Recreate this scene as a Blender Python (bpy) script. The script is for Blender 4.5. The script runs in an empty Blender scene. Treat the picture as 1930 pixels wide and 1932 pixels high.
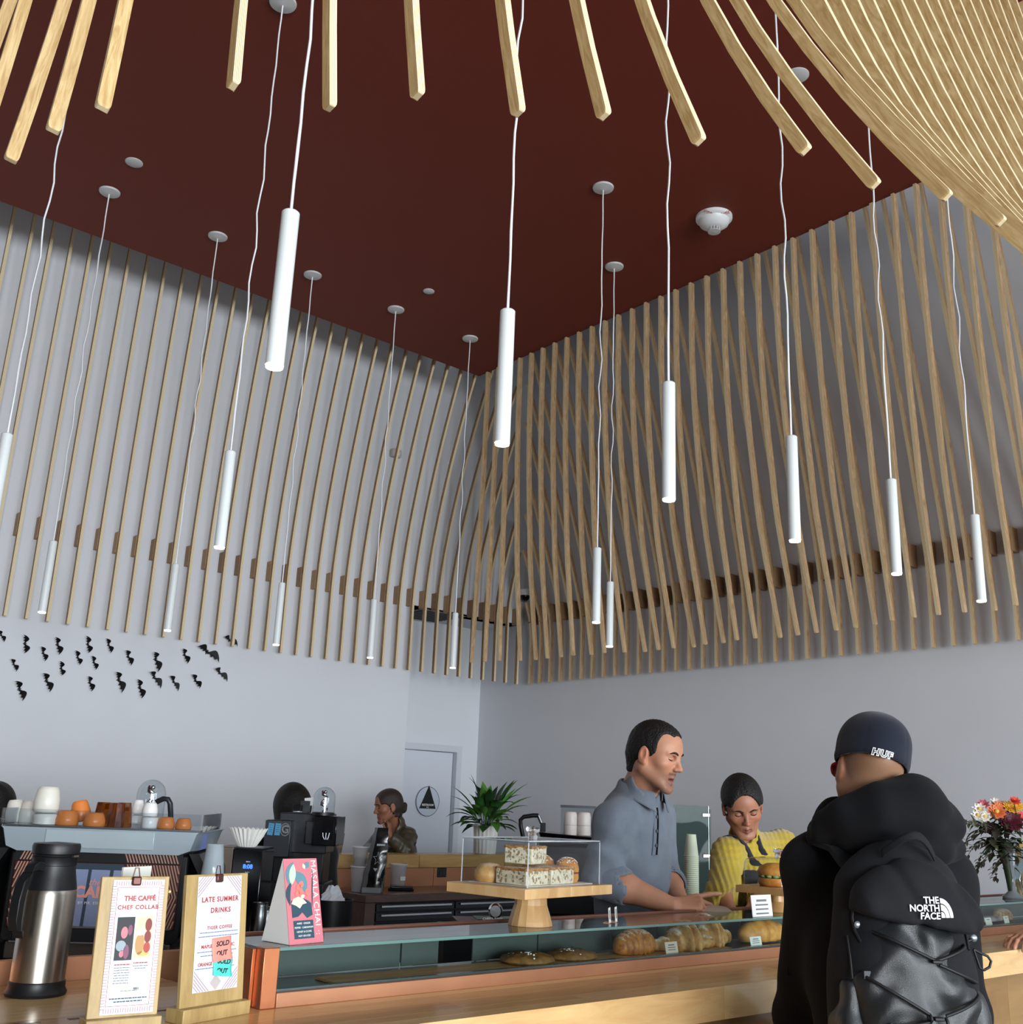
import bpy, bmesh, math, random
import numpy as np
from mathutils import Vector, Matrix, noise
random.seed(7); RNG = np.random.default_rng(7)
S = bpy.context.scene
C = bpy.context.collection
PI = math.pi

# ---------------------------------------------------------------- camera
FPX, PITCH, ROLL, AZ = 1969.86, 0.272561, 0.0394275, 0.8708217
CAMZ = 1.6
CX, CY, IW, IH = 965.0, 966.0, 1930, 1932
EYE = np.array([0, 0, CAMZ])
_Fh = np.array([math.cos(AZ), math.sin(AZ), 0]); _R0 = np.array([math.sin(AZ), -math.cos(AZ), 0])
FW = _Fh*math.cos(PITCH) + np.array([0, 0, math.sin(PITCH)])
_U0 = np.cross(_R0, FW)
RT = _R0*math.cos(ROLL) + _U0*math.sin(ROLL); UP = -_R0*math.sin(ROLL) + _U0*math.cos(ROLL)
cd = bpy.data.cameras.new('camera'); cam = bpy.data.objects.new('camera', cd); C.objects.link(cam)
cd.sensor_fit = 'HORIZONTAL'; cd.sensor_width = 36.0; cd.lens = 36.0*FPX/IW; cd.clip_start = 0.05; cd.clip_end = 200
cam.matrix_world = Matrix(((RT[0], UP[0], -FW[0], 0), (RT[1], UP[1], -FW[1], 0), (RT[2], UP[2], -FW[2], CAMZ), (0, 0, 0, 1)))
S.camera = cam
# ---------------------------------------------------------------- exposure, sky, daylight, added fill
S.view_settings.view_transform = 'Standard'; S.view_settings.look = 'None'
S.view_settings.gamma = 1.0; S.view_settings.use_curve_mapping = False
S.view_settings.exposure = -0.32
S.cycles.transparent_max_bounces = 32
W = bpy.data.worlds.new('sky'); S.world = W; W.use_nodes = True
_bg = W.node_tree.nodes['Background']; _bg.inputs[0].default_value = (0.80, 0.90, 1.0, 1); _bg.inputs[1].default_value = 0.30
def area(name, loc, aim, sx, sy, power, col):
    l = bpy.data.lights.new(name, 'AREA'); l.shape = 'RECTANGLE'; l.size = sx; l.size_y = sy; l.energy = power; l.color = col
    o = bpy.data.objects.new(name, l); C.objects.link(o); o.location = loc
    o.rotation_euler = (Vector(aim)-Vector(loc)).to_track_quat('-Z', 'Y').to_euler(); return o
area('storefront_daylight', (2.2, -10.0, 1.9), (2.2, 4, 1.9), 9.0, 3.2, 1750, (0.84, 0.93, 1.0))
area('corner_fill_light', (-2.6, -9.0, 2.0), (6.5, 3.0, 1.7), 4.0, 3.0, 1300, (0.90, 0.95, 1.0))  # unseen fill light, added to brighten the right wall

# ---------------------------------------------------------------- pixel -> world helpers
def ray(x, y): return FW + RT*(x-CX)/FPX + UP*(CY-y)/FPX
def pz(x, y, z): d = ray(x, y); return EYE + d*((z-CAMZ)/d[2])
def pX(x, y, X): d = ray(x, y); return EYE + d*(X/d[0])
def pY(x, y, Y): d = ray(x, y); return EYE + d*(Y/d[1])
def pD(x, y, D): return EYE + ray(x, y)*D
def pV(x, y, P):   # point on the ray at the same ground distance as P (a vertical line through P)
    d = ray(x, y); s = (P[0]*d[0]+P[1]*d[1])/(d[0]**2+d[1]**2); return EYE + d*s

# ---------------------------------------------------------------- colour / materials
def lin(h):
    h = h.lstrip('#'); v = [int(h[i:i+2], 16)/255 for i in (0, 2, 4)]
    return tuple(c/12.92 if c <= .04045 else ((c+.055)/1.055)**2.4 for c in v)+(1,)
MATS = {}
def mat(name, col, rough=.5, metal=0, spec=.5, emit=0, trans=0, ior=1.45, alpha=1, noise_amt=0, noise_scale=8, bump=0, bump_scale=60, coat=0, sheen=0, sss=0, aniso=None):
    if name in MATS: return MATS[name]
    m = bpy.data.materials.new(name); m.use_nodes = True; nt = m.node_tree; b = nt.nodes['Principled BSDF']
    c = lin(col) if isinstance(col, str) else tuple(col)+(1,)
    b.inputs['Base Color'].default_value = c; b.inputs['Roughness'].default_value = rough; b.inputs['Metallic'].default_value = metal
    b.inputs['Specular IOR Level'].default_value = spec; b.inputs['IOR'].default_value = ior
    b.inputs['Transmission Weight'].default_value = trans; b.inputs['Alpha'].default_value = alpha
    b.inputs['Coat Weight'].default_value = coat; b.inputs['Sheen Weight'].default_value = sheen
    if sss:
        b.inputs['Subsurface Weight'].default_value = sss; b.inputs['Subsurface Radius'].default_value = (.012, .005, .003)
    if emit:
        b.inputs['Emission Color'].default_value = c; b.inputs['Emission Strength'].default_value = emit
    if noise_amt or bump:
        tc = nt.nodes.new('ShaderNodeTexCoord')
    if noise_amt:
        n = nt.nodes.new('ShaderNodeTexNoise'); n.inputs['Scale'].default_value = noise_scale; n.inputs['Detail'].default_value = 5
        r = nt.nodes.new('ShaderNodeMapRange'); r.inputs['From Min'].default_value = .3; r.inputs['From Max'].default_value = .7
        r.inputs['To Min'].default_value = 1-noise_amt; r.inputs['To Max'].default_value = 1+noise_amt
        mx = nt.nodes.new('ShaderNodeVectorMath'); mx.operation = 'SCALE'; mx.inputs[0].default_value = c[:3]
        nt.links.new(tc.outputs['Object'], n.inputs['Vector']); nt.links.new(n.outputs['Fac'], r.inputs['Value'])
        nt.links.new(r.outputs[0], mx.inputs['Scale']); nt.links.new(mx.outputs[0], b.inputs['Base Color'])
    if bump:
        n2 = nt.nodes.new('ShaderNodeTexNoise'); n2.inputs['Scale'].default_value = bump_scale; n2.inputs['Detail'].default_value = 4
        bp = nt.nodes.new('ShaderNodeBump'); bp.inputs['Strength'].default_value = bump; bp.inputs['Distance'].default_value = .01
        nt.links.new(tc.outputs['Object'], n2.inputs['Vector']); nt.links.new(n2.outputs['Fac'], bp.inputs['Height'])
        nt.links.new(bp.outputs[0], b.inputs['Normal'])
    MATS[name] = m; return m
def node(nt, kind, **kw):
    n = nt.nodes.new(kind)
    for k, v in kw.items():
        if k.startswith('_'): setattr(n, k[1:], v)
        else: n.inputs[k].default_value = v
    return n
def ramp(nt, stops):
    r = nt.nodes.new('ShaderNodeValToRGB'); e = r.color_ramp.elements
    while len(e) < len(stops): e.new(.5)
    for i, (p, c) in enumerate(stops): e[i].position = p; e[i].color = lin(c) if isinstance(c, str) else c
    return r
def wood(name, c1, c2, c3, scale=(1, 1, 14), nscale=2.2, rough=.45, coat=0, space='Object', bumpy=.02, spec=.5):
    if name in MATS: return MATS[name]
    m = bpy.data.materials.new(name); m.use_nodes = True; nt = m.node_tree; b = nt.nodes['Principled BSDF']; L = nt.links.new
    tc = nt.nodes.new('ShaderNodeTexCoord'); mp = nt.nodes.new('ShaderNodeMapping'); mp.inputs['Scale'].default_value = scale
    L(tc.outputs[space], mp.inputs['Vector'])
    n = node(nt, 'ShaderNodeTexNoise', Scale=nscale, Detail=8, Roughness=.62, Distortion=.6); L(mp.outputs[0], n.inputs['Vector'])
    w = node(nt, 'ShaderNodeTexNoise', Scale=nscale*7, Detail=4, Roughness=.7); L(mp.outputs[0], w.inputs['Vector'])
    mx = node(nt, 'ShaderNodeMath', _operation='MULTIPLY_ADD'); mx.inputs[1].default_value = .3
    L(w.outputs['Fac'], mx.inputs[0]); 
    sc = node(nt, 'ShaderNodeMath', _operation='MULTIPLY'); sc.inputs[1].default_value = .7; L(n.outputs['Fac'], sc.inputs[0]); L(sc.outputs[0], mx.inputs[2])
    r = ramp(nt, [(.34, c1), (.5, c2), (.66, c3)]); L(mx.outputs[0], r.inputs[0]); L(r.outputs[0], b.inputs['Base Color'])
    b.inputs['Roughness'].default_value = rough; b.inputs['Coat Weight'].default_value = coat; b.inputs['Specular IOR Level'].default_value = spec
    if bumpy:
        bp = node(nt, 'ShaderNodeBump', Strength=bumpy*5, Distance=.002); L(mx.outputs[0], bp.inputs['Height']); L(bp.outputs[0], b.inputs['Normal'])
    MATS[name] = m; return m
def glass(name, col='#ffffff', rough=0.0, ior=1.45, gain=1.0):
    """clear sheet: see-through with a mirror coat that grows towards grazing angles (Schlick, same from both sides)"""
    if name in MATS: return MATS[name]
    m = bpy.data.materials.new(name); m.use_nodes = True; nt = m.node_tree; nt.nodes.remove(nt.nodes['Principled BSDF']); L = nt.links.new
    out = nt.nodes['Material Output']; t = nt.nodes.new('ShaderNodeBsdfTransparent'); t.inputs[0].default_value = lin(col)
    g = nt.nodes.new('ShaderNodeBsdfGlossy'); g.inputs['Roughness'].default_value = max(rough, .02)
    ge = nt.nodes.new('ShaderNodeNewGeometry'); d = node(nt, 'ShaderNodeVectorMath', _operation='DOT_PRODUCT'); L(ge.outputs['Normal'], d.inputs[0]); L(ge.outputs['Incoming'], d.inputs[1])
    a = node(nt, 'ShaderNodeMath', _operation='ABSOLUTE'); L(d.outputs['Value'], a.inputs[0])
    q = node(nt, 'ShaderNodeMath', _operation='SUBTRACT'); q.inputs[0].default_value = 1; L(a.outputs[0], q.inputs[1])
    p = node(nt, 'ShaderNodeMath', _operation='POWER'); p.inputs[1].default_value = 5; L(q.outputs[0], p.inputs[0])
    f0 = ((ior-1)/(ior+1))**2*gain; x = node(nt, 'ShaderNodeMath', _operation='MULTIPLY_ADD'); x.inputs[1].default_value = 1-f0; x.inputs[2].default_value = f0; L(p.outputs[0], x.inputs[0])
    mx = nt.nodes.new('ShaderNodeMixShader'); L(x.outputs[0], mx.inputs[0]); L(t.outputs[0], mx.inputs[1]); L(g.outputs[0], mx.inputs[2]); L(mx.outputs[0], out.inputs[0])
    MATS[name] = m; return m

# ---------------------------------------------------------------- object bookkeeping
ROOTM = {}
def tag(o, label=None, cat=None, group=None, kind=None):
    if label: o['label'] = label
    if cat: o['category'] = cat
    if group: o['group'] = group
    if kind: o['kind'] = kind
    return o
def thing(name, label, cat, loc=(0, 0, 0), rz=0, group=None, M=None):
    o = bpy.data.objects.new(name, None); C.objects.link(o); o.empty_display_size = .1
    Mx = M if M is not None else Matrix.Translation(Vector(loc)) @ Matrix.Rotation(rz, 4, 'Z')
    o.matrix_world = Mx; ROOTM[o.name] = Mx.copy(); return tag(o, label, cat, group)
def dup(root, M, label=None, group=None):
    r = root.copy(); C.objects.link(r); r.matrix_world = M; ROOTM[r.name] = M.copy()
    if label: r['label'] = label
    if group: r['group'] = group
    for ch in list(root.children):
        c = ch.copy(); C.objects.link(c); c.parent = r
        for g in list(ch.children):
            d = g.copy(); C.objects.link(d); d.parent = c
    return r
def frame(o, x, y=None, z=None):
    """matrix from origin o and (approximate) axes x, z or x, y"""
    x = Vector(x).normalized()
    if z is not None: z = Vector(z); y = z.cross(x).normalized(); z = x.cross(y).normalized()
    else: y = Vector(y); z = x.cross(y).normalized(); y = z.cross(x).normalized()
    o = Vector(o); return Matrix(((x.x, y.x, z.x, o.x), (x.y, y.y, z.y, o.y), (x.z, y.z, z.z, o.z), (0, 0, 0, 1)))
T = lambda *a: Matrix.Translation(Vector(a))
def Rm(ax, deg): return Matrix.Rotation(math.radians(deg), 4, ax)

class MB:
    """collects shapes, builds them as ONE mesh object"""
    def __init__(s): s.v = []; s.f = []; s.mi = []; s.uv = None
    def add(s, vs, fs, M=None, mi=0):
        n = len(s.v)
        if M is not None: vs = [M @ Vector(p) for p in vs]
        s.v += [tuple(p) for p in vs]; s.f += [tuple(i+n for i in f) for f in fs]; s.mi += [mi]*len(fs); return s
    def box(s, c, size, M=None, mi=0, taper=None):
        x, y, z = (k/2 for k in size); tx, ty = taper or (1, 1)
        vs = [(c[0]+a*x*(tx if d > 0 else 1), c[1]+b*y*(ty if d > 0 else 1), c[2]+d*z) for d in (-1, 1) for b in (-1, 1) for a in (-1, 1)]
        return s.add(vs, [(0, 2, 3, 1), (4, 5, 7, 6), (0, 1, 5, 4), (2, 6, 7, 3), (0, 4, 6, 2), (1, 3, 7, 5)], M, mi)
    def rings(s, rings, M=None, mi=0, cap=(True, True), closed=True):
        n = len(rings[0]); vs = [p for r in rings for p in r]; fs = []
        for i in range(len(rings)-1):
            for j in range(n if closed else n-1):
                k = (j+1) % n; fs.append((i*n+j, i*n+k, (i+1)*n+k, (i+1)*n+j))
        if closed and cap[0]: fs.append(tuple(range(n-1, -1, -1)))
        if closed and cap[1]: fs.append(tuple(range((len(rings)-1)*n, len(rings)*n)))
        return s.add(vs, fs, M, mi)
    def lathe(s, prof, M=None, n=32, mi=0, sx=1, sy=1, cap=(True, True)):
        return s.rings([[(r*sx*math.cos(2*PI*k/n), r*sy*math.sin(2*PI*k/n), z) for k in range(n)] for r, z in prof], M, mi, cap)
    def tube(s, pts, r, n=8, M=None, mi=0, cap=True):
        P = [Vector(p) for p in pts]; rr = r if hasattr(r, '__len__') else [r]*len(P); rings = []; t0 = None; u = None
        for i, p in enumerate(P):
            t = (P[min(i+1, len(P)-1)]-P[max(i-1, 0)]).normalized()
            if u is None:
                u = t.orthogonal().normalized()
            else:
                u = (u - t*u.dot(t)).normalized()
            w = t.cross(u); rings.append([p+(u*math.cos(2*PI*k/n)+w*math.sin(2*PI*k/n))*rr[i] for k in range(n)])
        return s.rings(rings, M, mi, (cap, cap))
    def prism(s, poly, h, M=None, mi=0, z0=0):
        return s.rings([[(x, y, z0) for x, y in poly], [(x, y, z0+h) for x, y in poly]], M, mi)
    def sphere(s, c, r, n=16, m=10, M=None, mi=0, z0=-1, z1=1):
        rx, ry, rz = r if hasattr(r, '__len__') else (r, r, r); a0, a1 = math.asin(z0), math.asin(z1)
        return s.rings([[(c[0]+rx*math.cos(a)*math.cos(2*PI*k/n), c[1]+ry*math.cos(a)*math.sin(2*PI*k/n), c[2]+rz*math.sin(a)) for k in range(n)] for a in [a0+(a1-a0)*i/m for i in range(m+1)]], M, mi)
    def build(s, name, mats, parent=None, world=False, smooth=None, bevel=0, bseg=2, label=None, sub=0):
        me = bpy.data.meshes.new(name); vs = s.v
        if world and parent is not None:
            I = ROOTM[parent.name].inverted(); vs = [I @ Vector(p) for p in vs]
        me.from_pydata([tuple(p) for p in vs], [], s.f)
        for m in (mats if isinstance(mats, (list, tuple)) else [mats]): me.materials.append(m)
        me.polygons.foreach_set('material_index', s.mi); me.update()
        bm = bmesh.new(); bm.from_mesh(me); bmesh.ops.remove_doubles(bm, verts=bm.verts, dist=1e-6)
        bmesh.ops.recalc_face_normals(bm, faces=bm.faces); bm.to_mesh(me); bm.free()
        o = bpy.data.objects.new(name, me); C.objects.link(o)
        if parent is not None: o.parent = parent
        if smooth is not None:
            me.polygons.foreach_set('use_smooth', [True]*len(me.polygons)); me.set_sharp_from_angle(angle=math.radians(smooth))
        if bevel:
            md = o.modifiers.new('bevel', 'BEVEL'); md.width = bevel; md.segments = bseg; md.limit_method = 'ANGLE'; md.angle_limit = math.radians(35)
            if smooth is None: me.polygons.foreach_set('use_smooth', [True]*len(me.polygons)); me.set_sharp_from_angle(angle=math.radians(50))
        if sub:
            md = o.modifiers.new('sub', 'SUBSURF'); md.levels = sub; md.render_levels = sub
        if label: o['label'] = label
        return o
def rrect(w, h, r, n=4):
    return [(sx*(w/2-r)+r*math.cos(a), sy*(h/2-r)+r*math.sin(a)) for sx, sy, a0 in ((1, 1, 0), (-1, 1, PI/2), (-1, -1, PI), (1, -1, 1.5*PI)) for a in [a0+PI/2*k/n for k in range(n+1)]]
def text(body, size, name, m, parent=None, M=None, depth=.0004, align='CENTER', sx=1, shear=0, spacing=1, bold=0):
    """flat lettering as a thin mesh; local x right, y up"""
    cu = bpy.data.curves.new(name, 'FONT'); cu.body = body; cu.size = size; cu.align_x = align; cu.align_y = 'CENTER'; cu.extrude = depth; cu.shear = shear
    cu.space_character = spacing; cu.offset = bold; cu.resolution_u = 3
    tmp = bpy.data.objects.new(name+'_t', cu); C.objects.link(tmp)
    dg = bpy.context.evaluated_depsgraph_get(); me = bpy.data.meshes.new_from_object(tmp.evaluated_get(dg)); me.name = name
    bpy.data.objects.remove(tmp); bpy.data.curves.remove(cu)
    me.materials.clear(); me.materials.append(m); me.transform(Matrix.Diagonal((sx, 1, 1, 1)))
    if M is not None: me.transform(M)
    o = bpy.data.objects.new(name, me); C.objects.link(o)
    if parent is not None: o.parent = parent
    return o
# ================================================================ the room
XW, YW, ZC = 6.558, 7.55, 5.25           # right wall plane, left wall plane, red ceiling height
M_wall = mat('wall_paint', '#cfd0d4', rough=.75, noise_amt=.015, noise_scale=3)
M_ceil = mat('oxblood_paint', '#6e2715', rough=.7)
M_white = mat('white_enamel', '#e9ecec', rough=.35)
M_floor = mat('concrete_floor', '#7d6a55', rough=.5, noise_amt=.08, noise_scale=2)
def struct(name, mb, m, **k): return tag(mb.build(name, m, **k), kind='structure')
ALC, ALX = 0.61, 5.27                    # alcove depth, its left edge
struct('floor', MB().box((1, 1.5, .08), (16, 16, .1)), M_floor)
ZT = 6.2
struct('wall_blocker', MB().box((-4.1, 1.2, ZT/2), (.2, 16, ZT)), mat('wall_blocker_dark', '#4b4038', rough=.7))  # unseen wall added to block side light, dark to cut bounce
b = MB(); b.box(((ALX-6)/2, YW+.1, ZT/2), (ALX+6, .2, ZT)); b.box(((ALX+XW)/2, YW+.1, (ZT+3.27)/2), (XW-ALX, .2, ZT-3.27))
struct('wall_left', b, M_wall)
struct('wall_right', MB().box((XW+.1, 1.2, ZT/2), (.2, 16, ZT)), M_wall)
DX0, DX1, DH = 5.36, 6.33, 2.115
b = MB(); AY = YW+.2+ALC-.2
b.box(((ALX-.3+DX0)/2, AY+.05, 1.65), (DX0-ALX+.3, .1, 3.3)); b.box(((DX1+XW)/2, AY+.05, 1.65), (XW-DX1, .1, 3.3)); b.box(((DX0+DX1)/2, AY+.05, (DH+3.3)/2), (DX1-DX0, .1, 3.3-DH))
struct('wall_alcove', b, M_wall)
struct('ceiling_alcove', MB().box(((ALX+XW)/2, YW+.42, 3.32), (XW-ALX, .80, .1)), M_wall)
# door in the alcove with frame
fw = .06
dr = tag(thing('door_1', None, None, (DX0, AY, 0)), kind='structure')
for c_, s_ in (((DX0+fw/2, AY-.01, DH/2), (fw, .08, DH)), ((DX1-fw/2, AY-.01, DH/2), (fw, .08, DH)), (((DX0+DX1)/2, AY-.01, DH-fw/2), (DX1-DX0-2*fw, .08, fw))):
    MB().box(c_, s_).build('door_frame', mat('door_frame_paint', '#c3c6cc', rough=.5), dr, world=True)
MB().box(((DX0+DX1)/2, AY+.03, (DH-fw)/2), (DX1-DX0-2*fw-.01, .045, DH-fw-.01)).build('door_leaf', mat('door_paint', '#c9ccd4', rough=.5), dr, world=True, bevel=.003)
# upper ceiling seen only past the edge of the red one, and the red ceiling itself
struct('ceiling_upper', MB().box((1, 1.5, ZT+.05), (16, 16, .1)), M_wall)
CCX, CCY = 5.298, 6.81
b = MB(); b.prism([(-3.2, CCY), (-3.2, .9), (1.2, .9), (5.298, 1.25), (CCX, CCY)], .14, z0=ZC)
struct('ceiling', b, M_ceil)

# ---------------------------------------------------------------- slats
def ply_mat(name, edge, cols=('#b6935f', '#c9a873', '#d8bb88')):
    m = bpy.data.materials.new(name); m.use_nodes = True; nt = m.node_tree; b = nt.nodes['Principled BSDF']; L = nt.links.new
    b.inputs['Roughness'].default_value = .55
    uv = nt.nodes.new('ShaderNodeTexCoord'); mp = nt.nodes.new('ShaderNodeMapping'); L(uv.outputs['UV'], mp.inputs[0])
    if edge:
        mp.inputs['Scale'].default_value = (2, 1, 1)
        sx = nt.nodes.new('ShaderNodeSeparateXYZ'); L(uv.outputs['UV'], sx.inputs[0])
        k = node(nt, 'ShaderNodeMath', _operation='MULTIPLY'); k.inputs[1].default_value = 2*PI*4.5; L(sx.outputs['Y'], k.inputs[0])
        sn = node(nt, 'ShaderNodeMath', _operation='SINE'); L(k.outputs[0], sn.inputs[0])
        r = ramp(nt, [(.0, '#b08f62'), (.45, '#e2cfa6'), (1, '#ead9b4')]); 
        mr = node(nt, 'ShaderNodeMapRange'); mr.inputs['From Min'].default_value = -1; L(sn.outputs[0], mr.inputs[0]); L(mr.outputs[0], r.inputs[0])
    else:
        mp.inputs['Scale'].default_value = (1.3, .35, 1)
        oi = nt.nodes.new('ShaderNodeObjectInfo'); ad = node(nt, 'ShaderNodeVectorMath', _operation='ADD'); L(mp.outputs[0], ad.inputs[0])
        cm = node(nt, 'ShaderNodeCombineXYZ'); ml = node(nt, 'ShaderNodeMath', _operation='MULTIPLY'); ml.inputs[1].default_value = 37; L(oi.outputs['Random'], ml.inputs[0]); L(ml.outputs[0], cm.inputs[0]); L(cm.outputs[0], ad.inputs[1])
        n = node(nt, 'ShaderNodeTexNoise', Scale=6, Detail=5, Roughness=.6, Distortion=1.6); L(ad.outputs[0], n.inputs['Vector'])
        r = ramp(nt, [(.36, cols[0]), (.5, cols[1]), (.64, cols[2])]); L(n.outputs['Fac'], r.inputs[0])
    L(r.outputs[0], b.inputs['Base Color']); MATS[name] = m; return m
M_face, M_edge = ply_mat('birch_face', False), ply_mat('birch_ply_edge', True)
M_face2 = ply_mat('birch_face_shaded', False, ('#87684a', '#9c7b58', '#b08e68'))  # same birch as the near slats, shade on the wall slats put into the colour
FW_, TH_ = .034, .020
def slat(parent, pts, wdir, fw=FW_, th=TH_, tip=True, taper=None, fm=None):
    """plank swept along pts; wdir = across the broad faces' width in the radial plane; the last point is the free tip"""
    P = [Vector(p) for p in pts]; wdir = Vector(wdir).normalized(); rings = []; dist = 0; us = []
    def ring(p, t, w, k, roll=0):
        n = t.cross(w).normalized(); ww = n.cross(t).normalized(); a = ww*fw*k/2; c = n*th/2*min(1, k*1.15); return [p-a-c, p+a-c, p+a+c, p-a+c]
    N = len(P)
    for i, p in enumerate(P):
        t = (P[min(i+1, N-1)]-P[max(i-1, 0)]).normalized(); k = 1 if not taper else 1-(1-taper)*max(0, (i/(N-1)-.6)/.4)
        if i == N-1 and tip:
            for dx, kk in ((-.010, 1), (-.004, .93), (-.001, .78), (0, .62)): rings.append(ring(p+t*dx, t, wdir, kk*k)); us.append(dist+dx)
        else:
            rings.append(ring(p, t, wdir, k)); us.append(dist)
        if i < N-1: dist += (P[i+1]-p).length
    I = ROOTM[parent.name].inverted(); vs = [tuple(I @ q) for r in rings for q in r]; fs = []; mi = []; uvs = []
    for i in range(len(rings)-1):
        for j in range(4):
            k = (j+1) % 4; fs.append((i*4+j, i*4+k, (i+1)*4+k, (i+1)*4+j)); e = j in (1, 3); mi.append(1 if e else 0)
            uvs += [(us[i], 0), (us[i], 1), (us[i+1], 1), (us[i+1], 0)]
    fs.append((3, 2, 1, 0)); mi.append(1); uvs += [(0, 0), (0, 1), (.02, 1), (.02, 0)]
    e = (len(rings)-1)*4; fs.append((e, e+1, e+2, e+3)); mi.append(1); uvs += [(0, 0), (.02, 0), (.02, 1), (0, 1)]
    me = bpy.data.meshes.new('slat'); me.from_pydata(vs, [], fs); me.materials.append(fm or M_face); me.materials.append(M_edge)
    me.polygons.foreach_set('material_index', mi); ul = me.uv_layers.new(name='uv'); ul.data.foreach_set('uv', [c for q in uvs for c in q])
    me.update(); me.validate()
    bm = bmesh.new(); bm.from_mesh(me); bmesh.ops.recalc_face_normals(bm, faces=bm.faces); bm.to_mesh(me); bm.free()
    o = bpy.data.objects.new('slat', me); C.objects.link(o); o.parent = parent; return o
ZB, ZBR = 2.68, 3.352
def bracket(sl, parent, a, bb, w, th=.03, h=.155):
    """little spacer block between wall point a and slat point bb at bracket height; a sub-part of the slat"""
    a = Vector(a); bb = Vector(bb); d = bb-a; c = (a+bb)/2; x = d.normalized(); M = frame(c, x, z=(0, 0, 1))
    I = ROOTM[parent.name].inverted(); m = MB().box((0, 0, 0), (d.length, th, h), I @ M); o = m.build('bracket_block', M_face2, None); o.parent = sl
def spow(t, e): return max(t, 0)**e
left = thing('slat_screen', 'curved birch slats fixed along the pale left wall above the bats', 'slat screen', (3, YW, 0))
for i in range(40):
    X = 6.43-.1372*i; A = np.interp(X, [2.0, 2.59, 5.21, 6.03, 6.5], [.08, .12, .52, .75, .95]); a = XW-X
    zs = [6.05-k*(6.05-ZB)/22 for k in range(23)] if X > 1.2 else [5.6-k*(5.6-ZB)/22 for k in range(23)]
    dz = lambda z: .08+A*spow((z-3.3)/2, 1.5)
    pts = [(X, YW-dz(z), z) for z in zs if dz(z) < a-.02 and z < 5.62]
    if len(pts) < 3: continue
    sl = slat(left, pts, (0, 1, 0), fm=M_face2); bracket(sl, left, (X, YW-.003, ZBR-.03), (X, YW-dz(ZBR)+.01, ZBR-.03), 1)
right = thing('slat_screen', 'curved birch slats fixed to the grey right wall behind the hanging curtain', 'slat screen', (XW, 4, 0))
for i in range(52):
    Y = 7.313-.1361*i; A = np.interp(Y, [1, 2.8, 4.3, 6.8, 7.3], [.38, .40, .44, .75, .9]); a = YW-Y
    if Y < .5: continue
    zs = [5.70-k*(5.70-ZB)/20 for k in range(21)]; dz = lambda z: .09+A*spow((z-3.2)/2, 1.15)
    pts = [(XW-dz(z), Y, z) for z in zs if dz(z) < a-.02]
    if len(pts) < 3: continue
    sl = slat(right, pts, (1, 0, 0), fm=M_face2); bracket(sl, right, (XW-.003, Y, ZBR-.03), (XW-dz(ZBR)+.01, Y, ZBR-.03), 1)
M_front = ply_mat('birch_face_half_shaded', False, ('#9f7d56', '#b3916a', '#c6a57e'))  # same birch again, partly darkened: the curtain's dimmer light is in the colour
front = thing('slat_curtain', 'hanging birch slats dropping from the red ceiling edge before the right wall', 'slat curtain', (CCX, 4, ZC))
GAP = [1.292, 1.27, 1.237, 1.141, 1.103, 1.112, 1.102, 1.112, 1.061, 1.071, 1.006, .945, .961, .964, .917, .972, .958, 1.0, .996, .927, .944, .955, .962, .98, 1.007, 1.066, 1.084, 1.082, 1.074, 1.025, 1.1]
for i in range(39):
    Y = 6.666-.1431*i; g = GAP[i] if i < len(GAP) else 1.0+.08*random.random(); amp = XW-g-CCX
    pts = []
    for k in range(19):
        z = ZC-.01+(2.69-ZC+.01)*k/18; s = np.interp(z, [2.68, 3.13, 3.46, 3.71, 4.0, 4.3, 4.7, 5.3], [1, .635, .39, .298, .17, .073, 0, 0]); pts.append((CCX-.012+amp*s, Y, z))
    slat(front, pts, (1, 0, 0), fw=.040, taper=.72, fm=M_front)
# the near curtain that hangs over the viewer: tips (pixel of the tip, pixel where it leaves the frame, height there)
near = thing('slat_curtain', 'near hanging birch slats sweeping overhead across the top of the view', 'slat curtain', (1.5, 1.2, ZC))
TIPS = [((-150, 440), (20, 0), 3.3), ((-70, 372), (48, 0), 3.2), ((20, 303), (122, 0), 3.1), ((100, 247), (168, 0), 3.05), ((193, 205), (237, 0), 3.0), ((440, 163), (455, 0), 2.92), ((622, 205), (622, 0), 2.9), ((788, 182), (776, 0), 2.9),
        ((978, 215), (948, 0), 2.92), ((1140, 220), (1088, 0), 2.97), ((1320, 268), (1211, 0), 3.055), ((1520, 285), (1335, 0), 3.17), ((1652, 350), (1390, 0), 3.265), ((1788, 372), (1460, 0), 3.336), ((1890, 420), (1497, 0), 3.455)]
def curve3(P0, P1, P2, n=16):
    """smooth curve by height through tip, mid and top points (quadratic in z for the offsets)"""
    z0, z1, z2 = P0[2], P1[2], P2[2]; out = []
    for k in range(n+1):
        z = z2+(z0-z2)*k/n; l0 = (z-z1)*(z-z2)/((z0-z1)*(z0-z2)); l1 = (z-z0)*(z-z2)/((z1-z0)*(z1-z2)); l2 = (z-z0)*(z-z1)/((z2-z0)*(z2-z1)); out.append(P0*l0+P1*l1+P2*l2)
    return out
for tp, tt, zt in TIPS:
    P0 = pz(*tp, ZB); P1 = pz(*tt, zt); d = (P1-P0); k = min(2.1, (ZC-ZB)/d[2]*.5); P2 = np.array([P0[0]+d[0]*k, P0[1]+d[1]*k, ZC])
    wd = Vector((1, 0, 0)) if tp[0] < 300 else Vector((0, 1, 0))
    slat(near, curve3(P0, P1, P2), wd, fw=.026, th=.014, taper=.88)
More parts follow.
